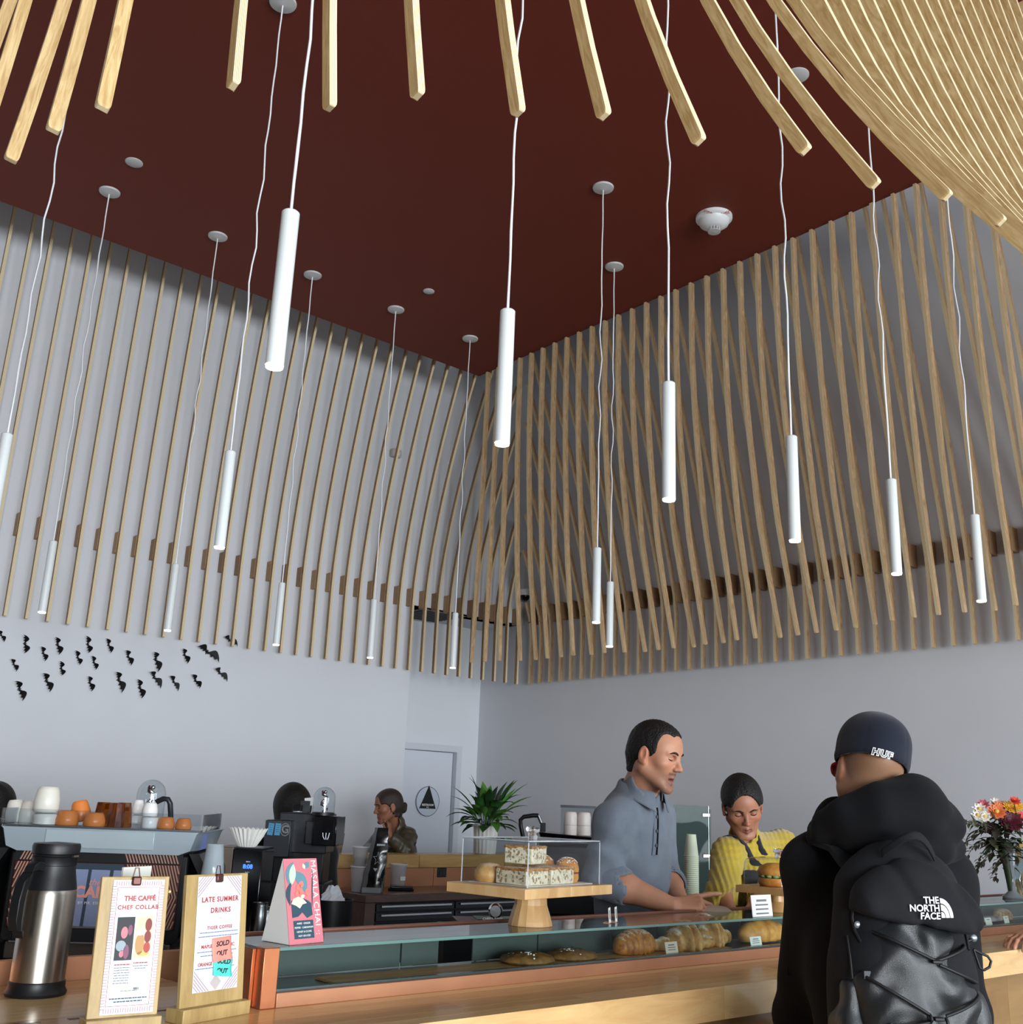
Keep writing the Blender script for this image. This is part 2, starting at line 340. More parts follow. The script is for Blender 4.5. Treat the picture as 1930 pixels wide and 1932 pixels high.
YP_Z = [2.68, 3.0, 3.3, 3.65, 4.0, 4.3, 4.8, 5.24]; YP_Y = [.742, .955, 1.11, 1.23, 1.33, 1.41, 1.52, 1.60]
for k in range(1, 26):
    X = 1.794+.139*k; pts = []
    for q in range(19):
        z = ZC+(ZB-ZC)*q/18; pts.append((X, np.interp(z, YP_Z, YP_Y), z))
    slat(near, pts, (0, 1, 0), fw=.05, th=.02, taper=.8)
# ================================================================ pendants
M_tube = mat('pendant_white', '#dde2e1', rough=.3)
M_cord = mat('cord_white', '#eef1f4', rough=.4)
M_lens = mat('pendant_lens', '#fff6e6', emit=14)
M_plate = mat('canopy_plate', '#c9c9c8', rough=.5)
PL, PR = .42, .0225
def pendant(x, y, zb, label):
    t = thing('pendant_lamp', label, 'pendant lamp', (x, y, zb), group='white tube pendants over the bar')
    MB().lathe([(PR, .006), (PR, PL-.004), (PR-.004, PL), (.004, PL)], n=24).build('tube', M_tube, t, smooth=40)
    MB().lathe([(PR-.002, .0), (PR-.002, .010)], n=24).build('light_lens', M_lens, t)
    h = ZC-zb; n = 26; ph = random.random()*6; pts = []
    for k in range(n+1):
        z = PL+(h-.012-PL)*k/n; a = .006*math.sin(PI*k/n); pts.append((a*math.sin(k*1.7+ph), a*math.cos(k*1.3+ph), z))
    MB().tube(pts, .0042, 6).build('cord', M_cord, t, smooth=60)
    MB().lathe([(.010, h-.022), (.062, h-.012), (.065, h-.006), (.065, h-.001)], n=32).build('canopy', M_plate, t, smooth=40)
    return t
def by_len(b, t):
    lo, hi = 1.5, 14
    for _ in range(50):
        m = (lo+hi)/2; P = pD(*b, m); Q = pV(*t, P)
        if Q[2]-P[2] < PL: lo = m
        else: hi = m
    return pD(*b, (lo+hi)/2)
for cpx, bpx, lab in [((207, 361), (80, 1158), 'small white tube pendant nearest the paper bats, above their left half'), ((411, 445), (316, 1192), 'white tube pendant ending just above the middle of the paper bats'),
        ((590, 518), (522, 1219), 'white tube pendant just right of the rightmost paper bat'), ((747, 583), (699, 1243), 'white tube pendant left of the alcove edge on the far row'), ((887, 638), (853, 1262), 'lowest hanging white pendant, in front of the alcove with the door'),
        ((1138, 353), (1123, 1177), 'left one of two close white pendants in front of the slat curtain'), ((1159, 502), (1149, 1222), 'right and lower one of two close white pendants by the slat curtain'), ((534, 4), (419, 1037), 'white tube pendant second nearest on the left, its canopy at the top edge')]:
    P = pz(*cpx, ZC); B = pV(*bpx, P); pendant(P[0], P[1], B[2]+.004, lab)
for bpx, tpx, lab in [((517, 697), (544, 402), 'largest and nearest white tube pendant, over the left slats'), ((947, 842), (957, 588), 'second largest white pendant, close to the room corner'), ((1262, 947), (1262, 724), 'white pendant hanging above the man in grey'),
        ((1500, 1024), (1495, 825), 'white pendant left of the capped customer, before the slat curtain'), ((1692, 1086), (1686, 906), 'white pendant above the capped customer'), ((1852, 1137), (1836, 973), 'rightmost white tube pendant by the slat curtain')]:
    P = by_len(bpx, tpx); pendant(P[0], P[1], P[2]+.004, lab)
B = pz(-20, 1010, 2.53); pendant(B[0], B[1], 2.53, 'white tube pendant cut by the left edge of the view')
# ================================================================ discs, detectors, cameras, grille
for (px, py), r, lab in [((253, 306), .052, 'round blank plate on the red ceiling at the far left'), ((809, 549), .042, 'round blank plate on the red ceiling near its corner'), ((1503, 142), .062, 'round blank plate on the red ceiling behind the near slats')]:
    P = pz(px, py, ZC); tag(MB().lathe([(r, 0), (r, -.004), (r-.006, -.008), (.003, -.009)], T(P[0], P[1], ZC-.0005), n=28).build('ceiling_plate', M_plate, smooth=40), lab, 'ceiling plate')
P = pz(1347, 409, ZC); sd = thing('smoke_detector', 'white domed smoke detector on the red ceiling', 'smoke detector', (P[0], P[1], ZC-.001))
MB().lathe([(.115, 0), (.115, -.018), (.10, -.03)], n=36).build('base_plate', M_white, sd, smooth=40)
MB().lathe([(.098, -.03), (.09, -.055), (.06, -.075), (.045, -.08)], n=36).build('body', M_white, sd, smooth=50)
m = MB()
for k in range(10): a = k*2*PI/10; m.box((.032*math.cos(a), .032*math.sin(a), -.092), (.006, .006, .026))
m.lathe([(.04, -.104), (.04, -.108), (.002, -.112)], n=20); m.build('sensor_cage', M_plate, sd)
M_red = mat('red_print', '#b03a2e', rough=.5)
for s in (-1, 1): text('FIRE', .032, 'lettering', M_red, sd, frame((0, 0, -.024), (math.sin(AZ), -math.cos(AZ), 0), y=(0, 0, 1)) @ T(s*.055, 0, .098 if s < 0 else .098), sx=1)
P = pX(988, 1122, XW-.10); cm = thing('security_camera', 'white security dome camera with black lens at the room corner', 'security camera', (XW-.07, YW-.10, P[2]))
MB().lathe([(.058, .05), (.06, .02), (.055, -.005)], n=28).build('housing', M_white, cm, smooth=50)
MB().sphere((0, 0, -.006), (.047, .047, .05), 24, 10, z1=0).build('dome', mat('black_dome', '#0c0c0e', rough=.08), cm, smooth=80)
MB().box((.03, .03, .045), (.12, .14, .03)).build('wall_bracket', M_white, cm, bevel=.004)
P = pY(743, 857, YW); sn = thing('motion_sensor', 'small pale motion sensor on the left wall among the slats', 'sensor', (P[0], YW-.001, P[2]))
MB().box((0, -.03, 0), (.10, .06, .075)).build('housing', mat('sensor_grey', '#b9b4ae', rough=.5), sn, bevel=.015, bseg=3)
MB().sphere((0, -.058, -.012), (.035, .015, .022), 16, 8).build('lens', mat('sensor_lens', '#cfcac4', rough=.3), sn, smooth=80)
P = pz(848, 1170, 3.268); gr = thing('air_grille', 'dark square air grille in the alcove ceiling', 'air grille', (5.66, YW+.31, 3.268))
MB().box((0, 0, -.003), (.5, .5, .006)).build('frame', mat('grille_frame', '#8d9093', rough=.5), gr, bevel=.002)
for k in range(9): MB().box((0, -.2+.05*k, -.009), (.46, .018, .012), ).build('slat', mat('grille_dark', '#3b3f42', rough=.5), gr)
# ================================================================ paper bats on the left wall
M_bat = mat('black_card', '#0b0b0d', rough=.42, spec=.4)
half = [(.03, .05), (.10, .06), (.18, .13), (.28, .25), (.40, .33), (.54, .31), (.70, .19), (.86, .02), (1.0, -.22), (.86, -.13), (.76, -.07), (.68, -.20), (.56, -.09), (.46, -.05), (.38, -.19), (.28, -.07), (.18, -.03), (.12, -.11), (.03, -.08)]
body = [(-.05, .08), (-.062, .20), (-.02, .13), (.02, .13), (.062, .20), (.05, .08), (.06, -.02), (.035, -.14), (0, -.22), (-.035, -.14), (-.06, -.02)]
BATS = [(-22, 140, 35, 250, 0), (185, 172, 190, 345, 0), (305, 258, 345, 402, 0), (415, 178, 452, 352, 0), (655, 182, 672, 345, 0), (800, 200, 842, 340, 0), (568, 293, 605, 435, 0), (690, 333, 728, 468, 0), (940, 280, 996, 433, 0), (1150, 278, 1204, 473, 1), (1370, 265, 1422, 422, 0), (1475, 255, 1660, 388, 1),
        (1672, 190, 1800, 275, 0), (72, 352, 130, 478, 0), (455, 372, 467, 522, 0), (110, 512, 180, 697, 0), (315, 450, 385, 630, 1), (658, 474, 697, 632, 0), (865, 432, 930, 630, 1), (1037, 500, 1077, 682, 0), (1110, 437, 1222, 590, 1), (1275, 483, 1353, 612, 1), (1440, 468, 1517, 610, 0), (1600, 424, 1723, 535, 1)]
order = sorted(range(24), key=lambda i: BATS[i][0]+BATS[i][2]); rank = {b_: r for r, b_ in enumerate(order)}
ORD = 'first second third fourth fifth sixth seventh eighth ninth tenth eleventh twelfth thirteenth fourteenth fifteenth sixteenth seventeenth eighteenth nineteenth twentieth twenty-first twenty-second twenty-third twenty-fourth'.split()
toprow = [i for i in order if BATS[i][1] < 262]; midrow = [i for i in order if 262 <= BATS[i][1] < 400]; botrow = [i for i in order if BATS[i][1] >= 400]
k_ = .2487
for i, (x0, y0, x1, y1, lit) in enumerate(BATS):
    A = pY(x0*k_, 1150+y0*k_, YW); B = pY(x1*k_, 1150+y1*k_, YW); Mid = (A+B)/2; d = B-A; sp = np.linalg.norm(d)/2*.96
    row, nm = (toprow, 'top') if i in toprow else (midrow, 'middle') if i in midrow else (botrow, 'bottom')
    xdir = Vector((d[0], 0, d[2])).normalized(); M = frame((Mid[0], YW-.004, Mid[2]), xdir, z=(0, -1, 0))
    bt = thing('paper_bat', 'black paper bat on the pale wall, %s from the left in the %s row' % (ORD[row.index(i)], nm), 'bat decoration', M=M, group='paper bats on the left wall')
    MB().prism([(x*sp, y*sp) for x, y in body], .0015).build('body', M_bat, bt)
    for s in (-1, 1):
        ang = math.radians(random.uniform(28, 48) if s < 0 else random.uniform(16, 30) if lit else random.uniform(30, 46)); sc = random.uniform(.85, 1.0) if s < 0 else 1.1
        poly = [(s*x*sp*sc, y*sp*sc) for x, y in half]
        vs = []
        bm_ = MB().prism(poly if s > 0 else poly[::-1], .0012)
        bm_.v = [(x*math.cos(ang)+0*z, y, .0015+abs(x)*math.sin(ang)*(1-.25*abs(x)/sp)+z) for x, y, z in bm_.v]
        bm_.build('wing', M_bat, bt)
# ================================================================ front bar with the pastry case
ZF = .13                                                     # real floor level under everyone
CT, Y0, Y1 = 1.19, 1.757, 2.50
def strip_wood(name, stops, rough=.35, coat=.5, rnd=.55, scale=(3, 22, 22)):
    m = bpy.data.materials.new(name); m.use_nodes = True; nt = m.node_tree; b = nt.nodes['Principled BSDF']; L = nt.links.new
    tc = nt.nodes.new('ShaderNodeTexCoord'); oi = nt.nodes.new('ShaderNodeObjectInfo'); mp = node(nt, 'ShaderNodeMapping'); mp.inputs['Scale'].default_value = scale
    L(tc.outputs['Object'], mp.inputs['Vector']); cm = node(nt, 'ShaderNodeCombineXYZ'); k = node(nt, 'ShaderNodeMath', _operation='MULTIPLY'); k.inputs[1].default_value = 50
    L(oi.outputs['Random'], k.inputs[0]); L(k.outputs[0], cm.inputs[0]); L(k.outputs[0], cm.inputs[2]); L(cm.outputs[0], mp.inputs['Location'])
    n = node(nt, 'ShaderNodeTexNoise', Scale=1.6, Detail=7, Roughness=.6, Distortion=.9); L(mp.outputs[0], n.inputs['Vector'])
    a = node(nt, 'ShaderNodeMath', _operation='MULTIPLY_ADD'); a.inputs[1].default_value = rnd; L(oi.outputs['Random'], a.inputs[0])
    s = node(nt, 'ShaderNodeMath', _operation='MULTIPLY'); s.inputs[1].default_value = 1.05-rnd*.6; L(n.outputs['Fac'], s.inputs[0]); L(s.outputs[0], a.inputs[2])
    r = ramp(nt, stops); L(a.outputs[0], r.inputs[0]); L(r.outputs[0], b.inputs['Base Color']); b.inputs['Roughness'].default_value = rough; b.inputs['Coat Weight'].default_value = coat; b.inputs['Coat Roughness'].default_value = .15
    MATS[name] = m; return m
M_bar = strip_wood('bar_top_wood', [(.2, '#8a6038'), (.42, '#b98a55'), (.65, '#cba06a'), (.9, '#dab981')], rough=.35, coat=.4)
M_slab = strip_wood('bar_front_wood', [(.2, '#5d4122'), (.45, '#7d5c31'), (.7, '#927040'), (.95, '#a3824c')], rough=.4, coat=.25, rnd=.25, scale=(1.2, 7, 5))  # front boards darkened in colour, standing in for shade from people before the bar
M_cu = mat('copper', '#b5714c', rough=.30, metal=.85, noise_amt=.12, noise_scale=14)
M_cu2 = mat('copper_matte', '#ad7858', rough=.42, metal=.5, noise_amt=.10, noise_scale=6)
bar = thing('bar_counter', 'long golden wooden bar counter carrying the pastry case', 'counter', (2.5, 2.1, ZF))
ys = [Y0, 1.80, 1.845, 1.92, 1.985, 2.05, 2.13, 2.20, 2.25, 2.345, 2.42, Y1]; rr = random.Random(4)
for a, b_ in zip(ys, ys[1:]):
    xs = [.15]; 
    while xs[-1] < 5.6: xs.append(xs[-1]+rr.uniform(.9, 1.7))
    xs[-1] = 5.6
    for x0, x1 in zip(xs, xs[1:]):
        if a > 2.24: x1 = min(x1, 1.09)
        if x1-x0 < .05: continue
        t = (.075 if a == Y0 else .05)
        MB().box(((x0+x1)/2, (a+b_)/2, CT-t/2), (x1-x0-.0008, b_-a-.0008, t)).build('plank', M_bar, bar, world=True)
for x0, w in ((.55, .16), (.76, .10), (.9, .13)):
    MB().box((x0+w/2, 2.105, CT+.0004), (w, .010, .001)).build('inlay_strip', mat('walnut_inlay', '#4a3a2e', rough=.35, coat=.5), bar, world=True)
for z0, z1 in ((.78, 1.112), (.45, .777), (ZF, .447)):
    for x0, x1 in ((.15, 1.9), (1.9, 3.75), (3.75, 5.6)):
        MB().box(((x0+x1)/2, 1.80+.0, (z0+z1)/2), (x1-x0-.001, .04, z1-z0)).build('front_board', M_slab, bar, world=True)
MB().box((2.9, 2.035, .635), (5.4, .42, 1.0)).build('carcass', mat('black_carcass', '#1b1a19', rough=.6), bar, world=True)
MB().box((.70, 2.515, CT+.012), (1.05, .014, .075)).build('copper_rail', M_cu2, bar, world=True, bevel=.002)
# ---------------------------------------------------------------- pastry case
M_pane = glass('case_glass', '#f2f7f5', ior=1.5, gain=.1)
M_pedge = mat('glass_edge', '#5d7d76', rough=.2, spec=.6)
M_dark = mat('smoked_mirror', '#4a514f', rough=.35, spec=.35)
CX0, CX1, CY0, CY1, CZT = 1.10, 5.3, 2.022, 2.235, 1.303
case = thing('pastry_case', 'low copper framed glass pastry case on the bar top', 'display case', (CX0, CY0, CT))
bx = lambda nm, x0, x1, y0, y1, z0, z1, m, bev=0, par=case: MB().box(((x0+x1)/2, (y0+y1)/2, (z0+z1)/2), (x1-x0, y1-y0, z1-z0)).build(nm, m, par, world=True, bevel=bev)
bx('corner_post', CX0, CX0+.035, CY0-.004, CY0+.034, CT, CZT, M_cu, .0015)
bx('end_panel', CX0-.008, CX0, CY0+.03, CY1, CT, CZT-.004, M_cu, .001)
bx('base_rail', CX0+.036, CX1, CY0-.004, CY0+.012, CT, CT+.028, M_cu2, .0015)
bx('back_rail', CX0, CX1, CY1-.004, CY1+.010, CZT-.006, CZT+.004, mat('dark_copper', '#7d5141', rough=.4, metal=.6), .001)
bx('inner_floor', CX0+.036, CX1, CY0+.012, CY1-.005, CT+.016, CT+.022, mat('case_floor', '#8d9096', rough=.25, metal=.4))
bx('ledge_strip', CX0+.036, CX1, CY0+.012, CY0+.026, CT+.022, CT+.032, mat('steel_ledge', '#70777a', rough=.25, metal=.7))
bx('front_glass', CX0+.036, CX1, CY0+.001, CY0+.006, CT+.030, CZT-.008, M_pane)
bx('top_glass', CX0+.002, CX1, CY0+.008, CY1-.006, CZT-.008, CZT-.0005, glass('case_top_glass', '#d3dcd8', ior=1.6, gain=.7))
bx('glass_edge', CX0+.036, CX1, CY0-.001, CY0+.007, CZT-.0065, CZT-.0005, M_pedge)
for i, (a, b_) in enumerate(((1.145, 1.575), (1.58, 1.69), (1.80, 2.02), (2.025, 2.30), (2.305, 2.46), (2.50, 2.9), (2.905, 3.4), (3.405, 3.9), (3.905, 4.5), (4.505, 5.25))):
    bx('back_panel', a, b_, CY1-.014, CY1-.009, CT+.024, CZT-.010, M_dark, .0008)
# ---------------------------------------------------------------- pastries
def crust(name, c0, c1, sugar=0.0, sc=60, thr=.35):
    """baked crust: mottled browns, optional icing sugar settled on up-facing parts"""
    if name in MATS: return MATS[name]
    m = bpy.data.materials.new(name); m.use_nodes = True; nt = m.node_tree; b = nt.nodes['Principled BSDF']; L = nt.links.new
    tc = nt.nodes.new('ShaderNodeTexCoord'); n = node(nt, 'ShaderNodeTexNoise', Scale=sc, Detail=6, Roughness=.65); L(tc.outputs['Object'], n.inputs['Vector'])
    r = ramp(nt, [(.33, c0), (.62, c1)]); L(n.outputs['Fac'], r.inputs[0]); col = r.outputs[0]; b.inputs['Roughness'].default_value = .5
    if sugar:
        g = nt.nodes.new('ShaderNodeNewGeometry'); sx = nt.nodes.new('ShaderNodeSeparateXYZ'); L(g.outputs['Normal'], sx.inputs[0])
        n2 = node(nt, 'ShaderNodeTexNoise', Scale=sc*2.2, Detail=4); L(tc.outputs['Object'], n2.inputs['Vector'])
        ad = node(nt, 'ShaderNodeMath', _operation='ADD'); L(sx.outputs['Z'], ad.inputs[0]); L(n2.outputs['Fac'], ad.inputs[1])
        mr = node(nt, 'ShaderNodeMapRange'); mr.inputs['From Min'].default_value = thr+.65; mr.inputs['From Max'].default_value = thr+.95; mr.inputs['To Max'].default_value = sugar; L(ad.outputs[0], mr.inputs[0])
        mx = node(nt, 'ShaderNodeMixRGB'); mx.inputs[2].default_value = lin('#efe6da'); L(mr.outputs[0], mx.inputs[0]); L(col, mx.inputs[1]); col = mx.outputs[0]
    bp = node(nt, 'ShaderNodeBump', Strength=.5, Distance=.002); L(n.outputs['Fac'], bp.inputs['Height']); L(bp.outputs[0], b.inputs['Normal'])
    L(col, b.inputs['Base Color']); MATS[name] = m; return m
M_crs = crust('croissant_crust', '#8a4717', '#c98438', .75, 55, .50)
M_crs2 = crust('almond_croissant_crust', '#a5682a', '#d9a55e', .8, 50, .42)
M_bun = crust('bun_crust', '#b56a22', '#e0a04c', 0, 25)
M_cook = crust('cookie_crust', '#5b3d20', '#8d6334', 0, 70)
M_crumb = crust('bread_crumb', '#cdbd9a', '#efe5cb', 0, 90)
M_foc = crust('focaccia_top', '#8a4d20', '#d79a55', .5, 60, .55)
M_sug = mat('sugar_pearls', '#f3efe8', rough=.6, noise_amt=.05)
def blob(name, M, rad, label, cat, m, ridges=0, amp=.0, bend=0, seed=0, taper=.35, squash=1, flat=.35, group=None, lobes=None):
    """loaf-like body swept along local x with layered ridges; sits on local z=0"""
    n, k = 44, 26; rings = []; rs = np.random.default_rng(seed)
    for i in range(n+1):
        t = -1+2*i/n; env = max(0, 1-abs(t)**2.2)**.5; env = max(env, .02)
        if lobes: env *= lobes(t)
        r = rad[1]*env*(1+amp*abs(math.sin(ridges*PI*(t+1)/2)) if ridges else 1); ring = []
        for j in range(k):
            a = 2*PI*j/k; wob = 1+.03*noise.noise((t*4+seed, math.cos(a)*2, math.sin(a)*2))
            y = r*math.cos(a)*wob; z = r*squash*math.sin(a)*wob*rad[2]/rad[1]
            z = max(z, -flat*rad[2]); ring.append((t*rad[0], y+bend*t*t, z+flat*rad[2]))
        rings.append(ring)
    b_ = MB().rings(rings); o = b_.build(name, m, None, smooth=60); o.matrix_world = M; return tag(o, label, cat, group)
YI = CY0+.105; ZI = CT+.0225
tray = tag(MB().box((0, 0, .003), (1.35, .10, .006)).build('serving_board', wood('tray_wood', '#9b7044', '#b98a58', '#c99d6a', scale=(3, 30, 30)), None, bevel=.001), 'thin wooden serving board lying inside the pastry case', 'serving board'); tray.matrix_world = T(1.98, YI-.02, ZI)
ZP = ZI+.0065
def incase(px, py): P = pz(px, py, ZP); return P[0]
def cookie(px0, px1, py, label):
    a, b_ = pY(px0, py, YI-.02), pY(px1, py, YI-.02); r = abs(b_[0]-a[0])/2
    m = MB().lathe([(.001, 0), (r*.9, 0), (r, .006), (r*.93, .014), (r*.6, .021), (.001, .023)], n=28, cap=(False, False))
    rs = random.Random(px0); 
    m.v = [(x*(1+.06*noise.noise((x*40, y*40, 3))), y*.85, z*(1+.35*noise.noise((x*55+px0, y*55, 0)))) for x, y, z in m.v]
    t = thing('cookie', label, 'cookie', ((a[0]+b_[0])/2, YI-.02, ZP)); m.build('cookie_body', M_cook, t, smooth=60)
    s = MB()
    for _ in range(26): an = rs.uniform(0, 6.28); q = rs.uniform(0, .8)*r; s.box((q*math.cos(an), q*.85*math.sin(an), .0225-.010*(q/r)**2), (.0035, .003, .003))
    tag(s.build('sugar_crystals', M_sug, t), kind='stuff')
cookie(952, 1036, 1814, 'brown sugared cookie nearest the copper corner post in the case'); cookie(1040, 1116, 1806, 'brown sugared cookie beside the first croissant in the case')
def span(x0, x1, y): a, b_ = pY(x0, y, YI-.015), pY(x1, y, YI-.015); return (a[0]+b_[0])/2, (b_[0]-a[0])/2
c, h = span(1158, 1234, 1790)
blob('chocolate_croissant', T(c, YI-.015, ZP) @ Rm('Z', 8), (h, .036, .036), 'fat sugared chocolate croissant, first pastry right of the cookies', 'pastry', M_crs, ridges=9, amp=.22, seed=2, flat=.55)
c, h = span(1228, 1342, 1790)
blob('croissant', T(c, YI-.02, ZP) @ Rm('Z', -4), (h, .038, .042), 'sugared croissant standing behind the first price tag', 'pastry', M_crs2, ridges=8, amp=.34, seed=5, flat=.35, lobes=lambda t: .42+.75*math.exp(-(t/.33)**2)+.12*abs(math.sin(6*t)))
c, h = span(1312, 1400, 1785)
blob('croissant', T(c, YI+.02, ZP) @ Rm('Z', 5), (h, .036, .045), 'sugared croissant at the right of the pair in the case', 'pastry', M_crs2, ridges=7, amp=.36, seed=8, flat=.35, lobes=lambda t: .5+.7*math.exp(-((t+.15)/.36)**2)+.12*abs(math.sin(5*t)))
c, h = span(1408, 1490, 1775)
blob('brioche_bun', T(c, YI+.01, ZP), (h, .036, .040), 'round golden bun beside the black jacket in the case', 'pastry', M_bun, ridges=4, amp=.08, seed=11, flat=.5)
c, h = span(1862, 1900, 1735)
blob('pink_pastry', T(c, YI+.02, ZP), (h*1.2, .03, .014), 'low pink iced pastry right of the customer', 'pastry', mat('pink_icing', '#b9a3ad', rough=.5, noise_amt=.1), seed=14)
c, h = span(1898, 1925, 1735)
blob('nut_bar', T(c, YI+.03, ZP), (h, .03, .03), 'nutty brown pastry at the right edge of the case', 'pastry', crust('nut_crust', '#6b3f22', '#c99a63', .4, 90), ridges=5, amp=.15, seed=15)
M_card = mat('white_card', '#ece9e4', rough=.6); M_cardw = mat('warm_card', '#e6d3bf', rough=.6); M_ink = mat('grey_ink', '#77787c', rough=.7)
def tagcard(px0, px1, py0, py1, y, label, m=M_card, lines=3, zbase=ZP, tilt=12, cat='price card'):
    a, b_ = pY(px0, py1, y), pY(px1, py1, y); w = b_[0]-a[0]; hh = pV(px0, py0, a)[2]-a[2]
    t = thing('price_card', label, cat, M=T((a[0]+b_[0])/2, y, zbase) @ Rm('X', -tilt))
    MB().box((0, 0, hh/2), (w, .0012, hh)).build('card', m, t); L_ = MB()
    for k in range(lines): L_.box((0, -.0009, hh*(.74-.2*k)), (w*(.62 if k else .5), .0004, hh*(.07 if k else .1)))
    tag(L_.build('print', M_ink, t), kind='stuff'); return t
tagcard(1257, 1280, 1780, 1803, CY0+.03, 'warm white price card before the first croissant', M_cardw); tagcard(1417, 1438, 1770, 1788, CY0+.035, 'small white price card before the golden bun')
tagcard(1861, 1873, 1737, 1751, CY0+.04, 'small white price card nearest the right sleeve', lines=1); tagcard(1896, 1905, 1732, 1745, CY0+.05, 'tiny white price card before the nutty pastry', lines=1)
for x0, x1, lab in ((1876, 1908, 'flat cream card lying left on the case floor'), (1912, 1940, 'flat cream card lying right on the case floor')):
    a, b_ = pz(x0, 1750, ZI), pz(x1, 1749, ZI); tag(MB().box(((a[0]+b_[0])/2, CY0+.05, ZI+.0012), (b_[0]-a[0], .03, .0012)).build('cream_card', mat('cream_card', '#e3c79a', rough=.6)), lab, 'card')
# things on the case's glass top
ZG = CZT
t = tagcard(1420, 1458, 1692, 1733, CY0+.02, 'white menu card standing at the black jacket', lines=4, zbase=ZG, tilt=6, cat='menu card')
for i, (x0, x1, lab) in enumerate(((1150, 1160, 'left of two slim white cards leaning on the glass top'), (1162, 1172, 'right of two slim white cards leaning on the glass top'))):
    a = pz(x0, 1743-2*i, ZG); b_ = pz(x1, 1742-2*i, ZG); tt = thing('slim_card', lab, 'card', M=T(a[0]+.012, a[1]+.01, ZG) @ Rm('Z', 20) @ Rm('Y', -9))
    MB().box((0, 0, .020), (.0125, .001, .040)).build('card', M_card, tt); MB().box((0, -.0007, .022), (.005, .0004, .024)).build('print', M_ink, tt)
    MB().box((0, .008, .001), (.014, .018, .002)).build('foot', mat('beige_card', '#c7a78d', rough=.6), tt)
# ---------------------------------------------------------------- chai tent card
M_pink = mat('chai_pink', '#c8737c', rough=.55); M_navy = mat('chai_navy', '#2e4957', rough=.55); M_mint = mat('chai_mint', '#bcd6b4', rough=.55); M_coral = mat('chai_coral', '#ee7a6a', rough=.5); M_crm = mat('chai_cream', '#e9d9b6', rough=.5); M_teal = mat('chai_teal', '#5f8491', rough=.5)
Wc, Hc = .093, .172
tc_ = thing('tent_card', 'pink masala chai tent card standing on the glass top', 'sign', M=T(1.214, 2.051, ZG) @ Rm('Z', 11))
TI = Rm('X', -15)
MB().box((0, .0, Hc/2), (Wc, .0012, Hc), TI).build('front_panel', M_pink, tc_)
dy = Hc*math.sin(math.radians(15)); dz_ = Hc*math.cos(math.radians(15))
MB().box((0, 0, -Hc/2), (Wc, .0012, Hc), T(0, dy, dz_) @ Rm('X', 15)).build('back_panel', M_card, tc_)
MB().add([(-Wc/2, .001, .0005), (-Wc/2, 2*dy-.001, .0005), (-Wc/2, dy, dz_-.002), (-Wc/2+.001, .001, .0005), (-Wc/2+.001, 2*dy-.001, .0005), (-Wc/2+.001, dy, dz_-.002)], [(0, 1, 2), (5, 4, 3), (0, 3, 4, 1), (1, 4, 5, 2), (2, 5, 3, 0)]).build('side_flap', M_card, tc_)
FP = TI @ T(0, -.0010, 0) @ Rm('X', 90)       # x right, y up on the front face
flat = lambda poly, m, nm, h=.0003, z=0: MB().prism(poly, h, FP @ T(0, 0, z)).build(nm, m, tc_)
leaf = lambda cx, cy, l, w, a, bend=0: [(cx+(t*l)*math.cos(a)-(s*w*math.sin(PI*t)**.8+bend*math.sin(PI*t))*math.sin(a), cy+(t*l)*math.sin(a)+(s*w*math.sin(PI*t)**.8+bend*math.sin(PI*t))*math.cos(a)) for s, ts in ((1, [i/9 for i in range(10)]), (-1, [i/9 for i in range(9, -1, -1)])) for t in ts]
flat(leaf(-.036, .118, .050, .011, 1.25, .004), M_teal, 'leaf_print'); flat(leaf(-.030, .118, .044, .009, 1.35), M_mint, 'leaf_print', z=.0003)
flat(leaf(-.022, .146, .055, .013, -.95, .006), M_teal, 'leaf_print', z=.0002); flat(leaf(-.037, .076, .05, .006, 1.4, .008), M_navy, 'leaf_print', z=.0003)
flat(leaf(.022, .07, .08, .0018, 1.45), M_navy, 'stem_print', z=.0004); flat(leaf(.012, .152, .016, .006, .9), M_teal, 'bud_print', z=.0004); flat(leaf(.01, .15, .012, .004, 2.0), M_crm, 'bud_print', z=.0006)
for cx, cy in ((-.018, .108), (-.012, .098), (-.022, .096), (-.008, .112), (.012, .094)): flat(leaf(cx, cy, .016, .006, 1.2+cx*30), M_coral, 'petal_print', z=.0006)
flat(leaf(-.008, .092, .012, .004, .3), M_crm, 'petal_print', z=.0008)
flat([(-.034, .052), (-.034, .086), (-.020, .088), (-.014, .078), (-.006, .092), (.010, .086), (.020, .080), (.022, .056), (.006, .05), (-.006, .062), (-.018, .054)], M_navy, 'ground_print', z=.0002)
flat([(-.034, .080), (-.028, .090), (-.014, .094), (.0, .088), (.008, .080), (-.004, .078), (-.012, .070), (-.022, .076)], M_crm, 'ground_print', z=.0004)
flat([(-.032, .010), (.022, .010), (.022, .046), (-.032, .046)], M_navy, 'text_panel')
for k, s in enumerate(('ANISE · GINGER', 'PEPPER · CARDAMOM', 'HONEY & CLOVE', 'HOT OR ICED')): text(s, .0052, 'lettering', M_card, tc_, FP @ T(-.005, .040-.0082*k, .0006), depth=.0002)
text('MASALA CHAI ·:', .0205, 'lettering', M_card, tc_, FP @ T(.034, .092, .0004) @ Rm('Z', -90), depth=.0002, sx=1.0, spacing=1.06)
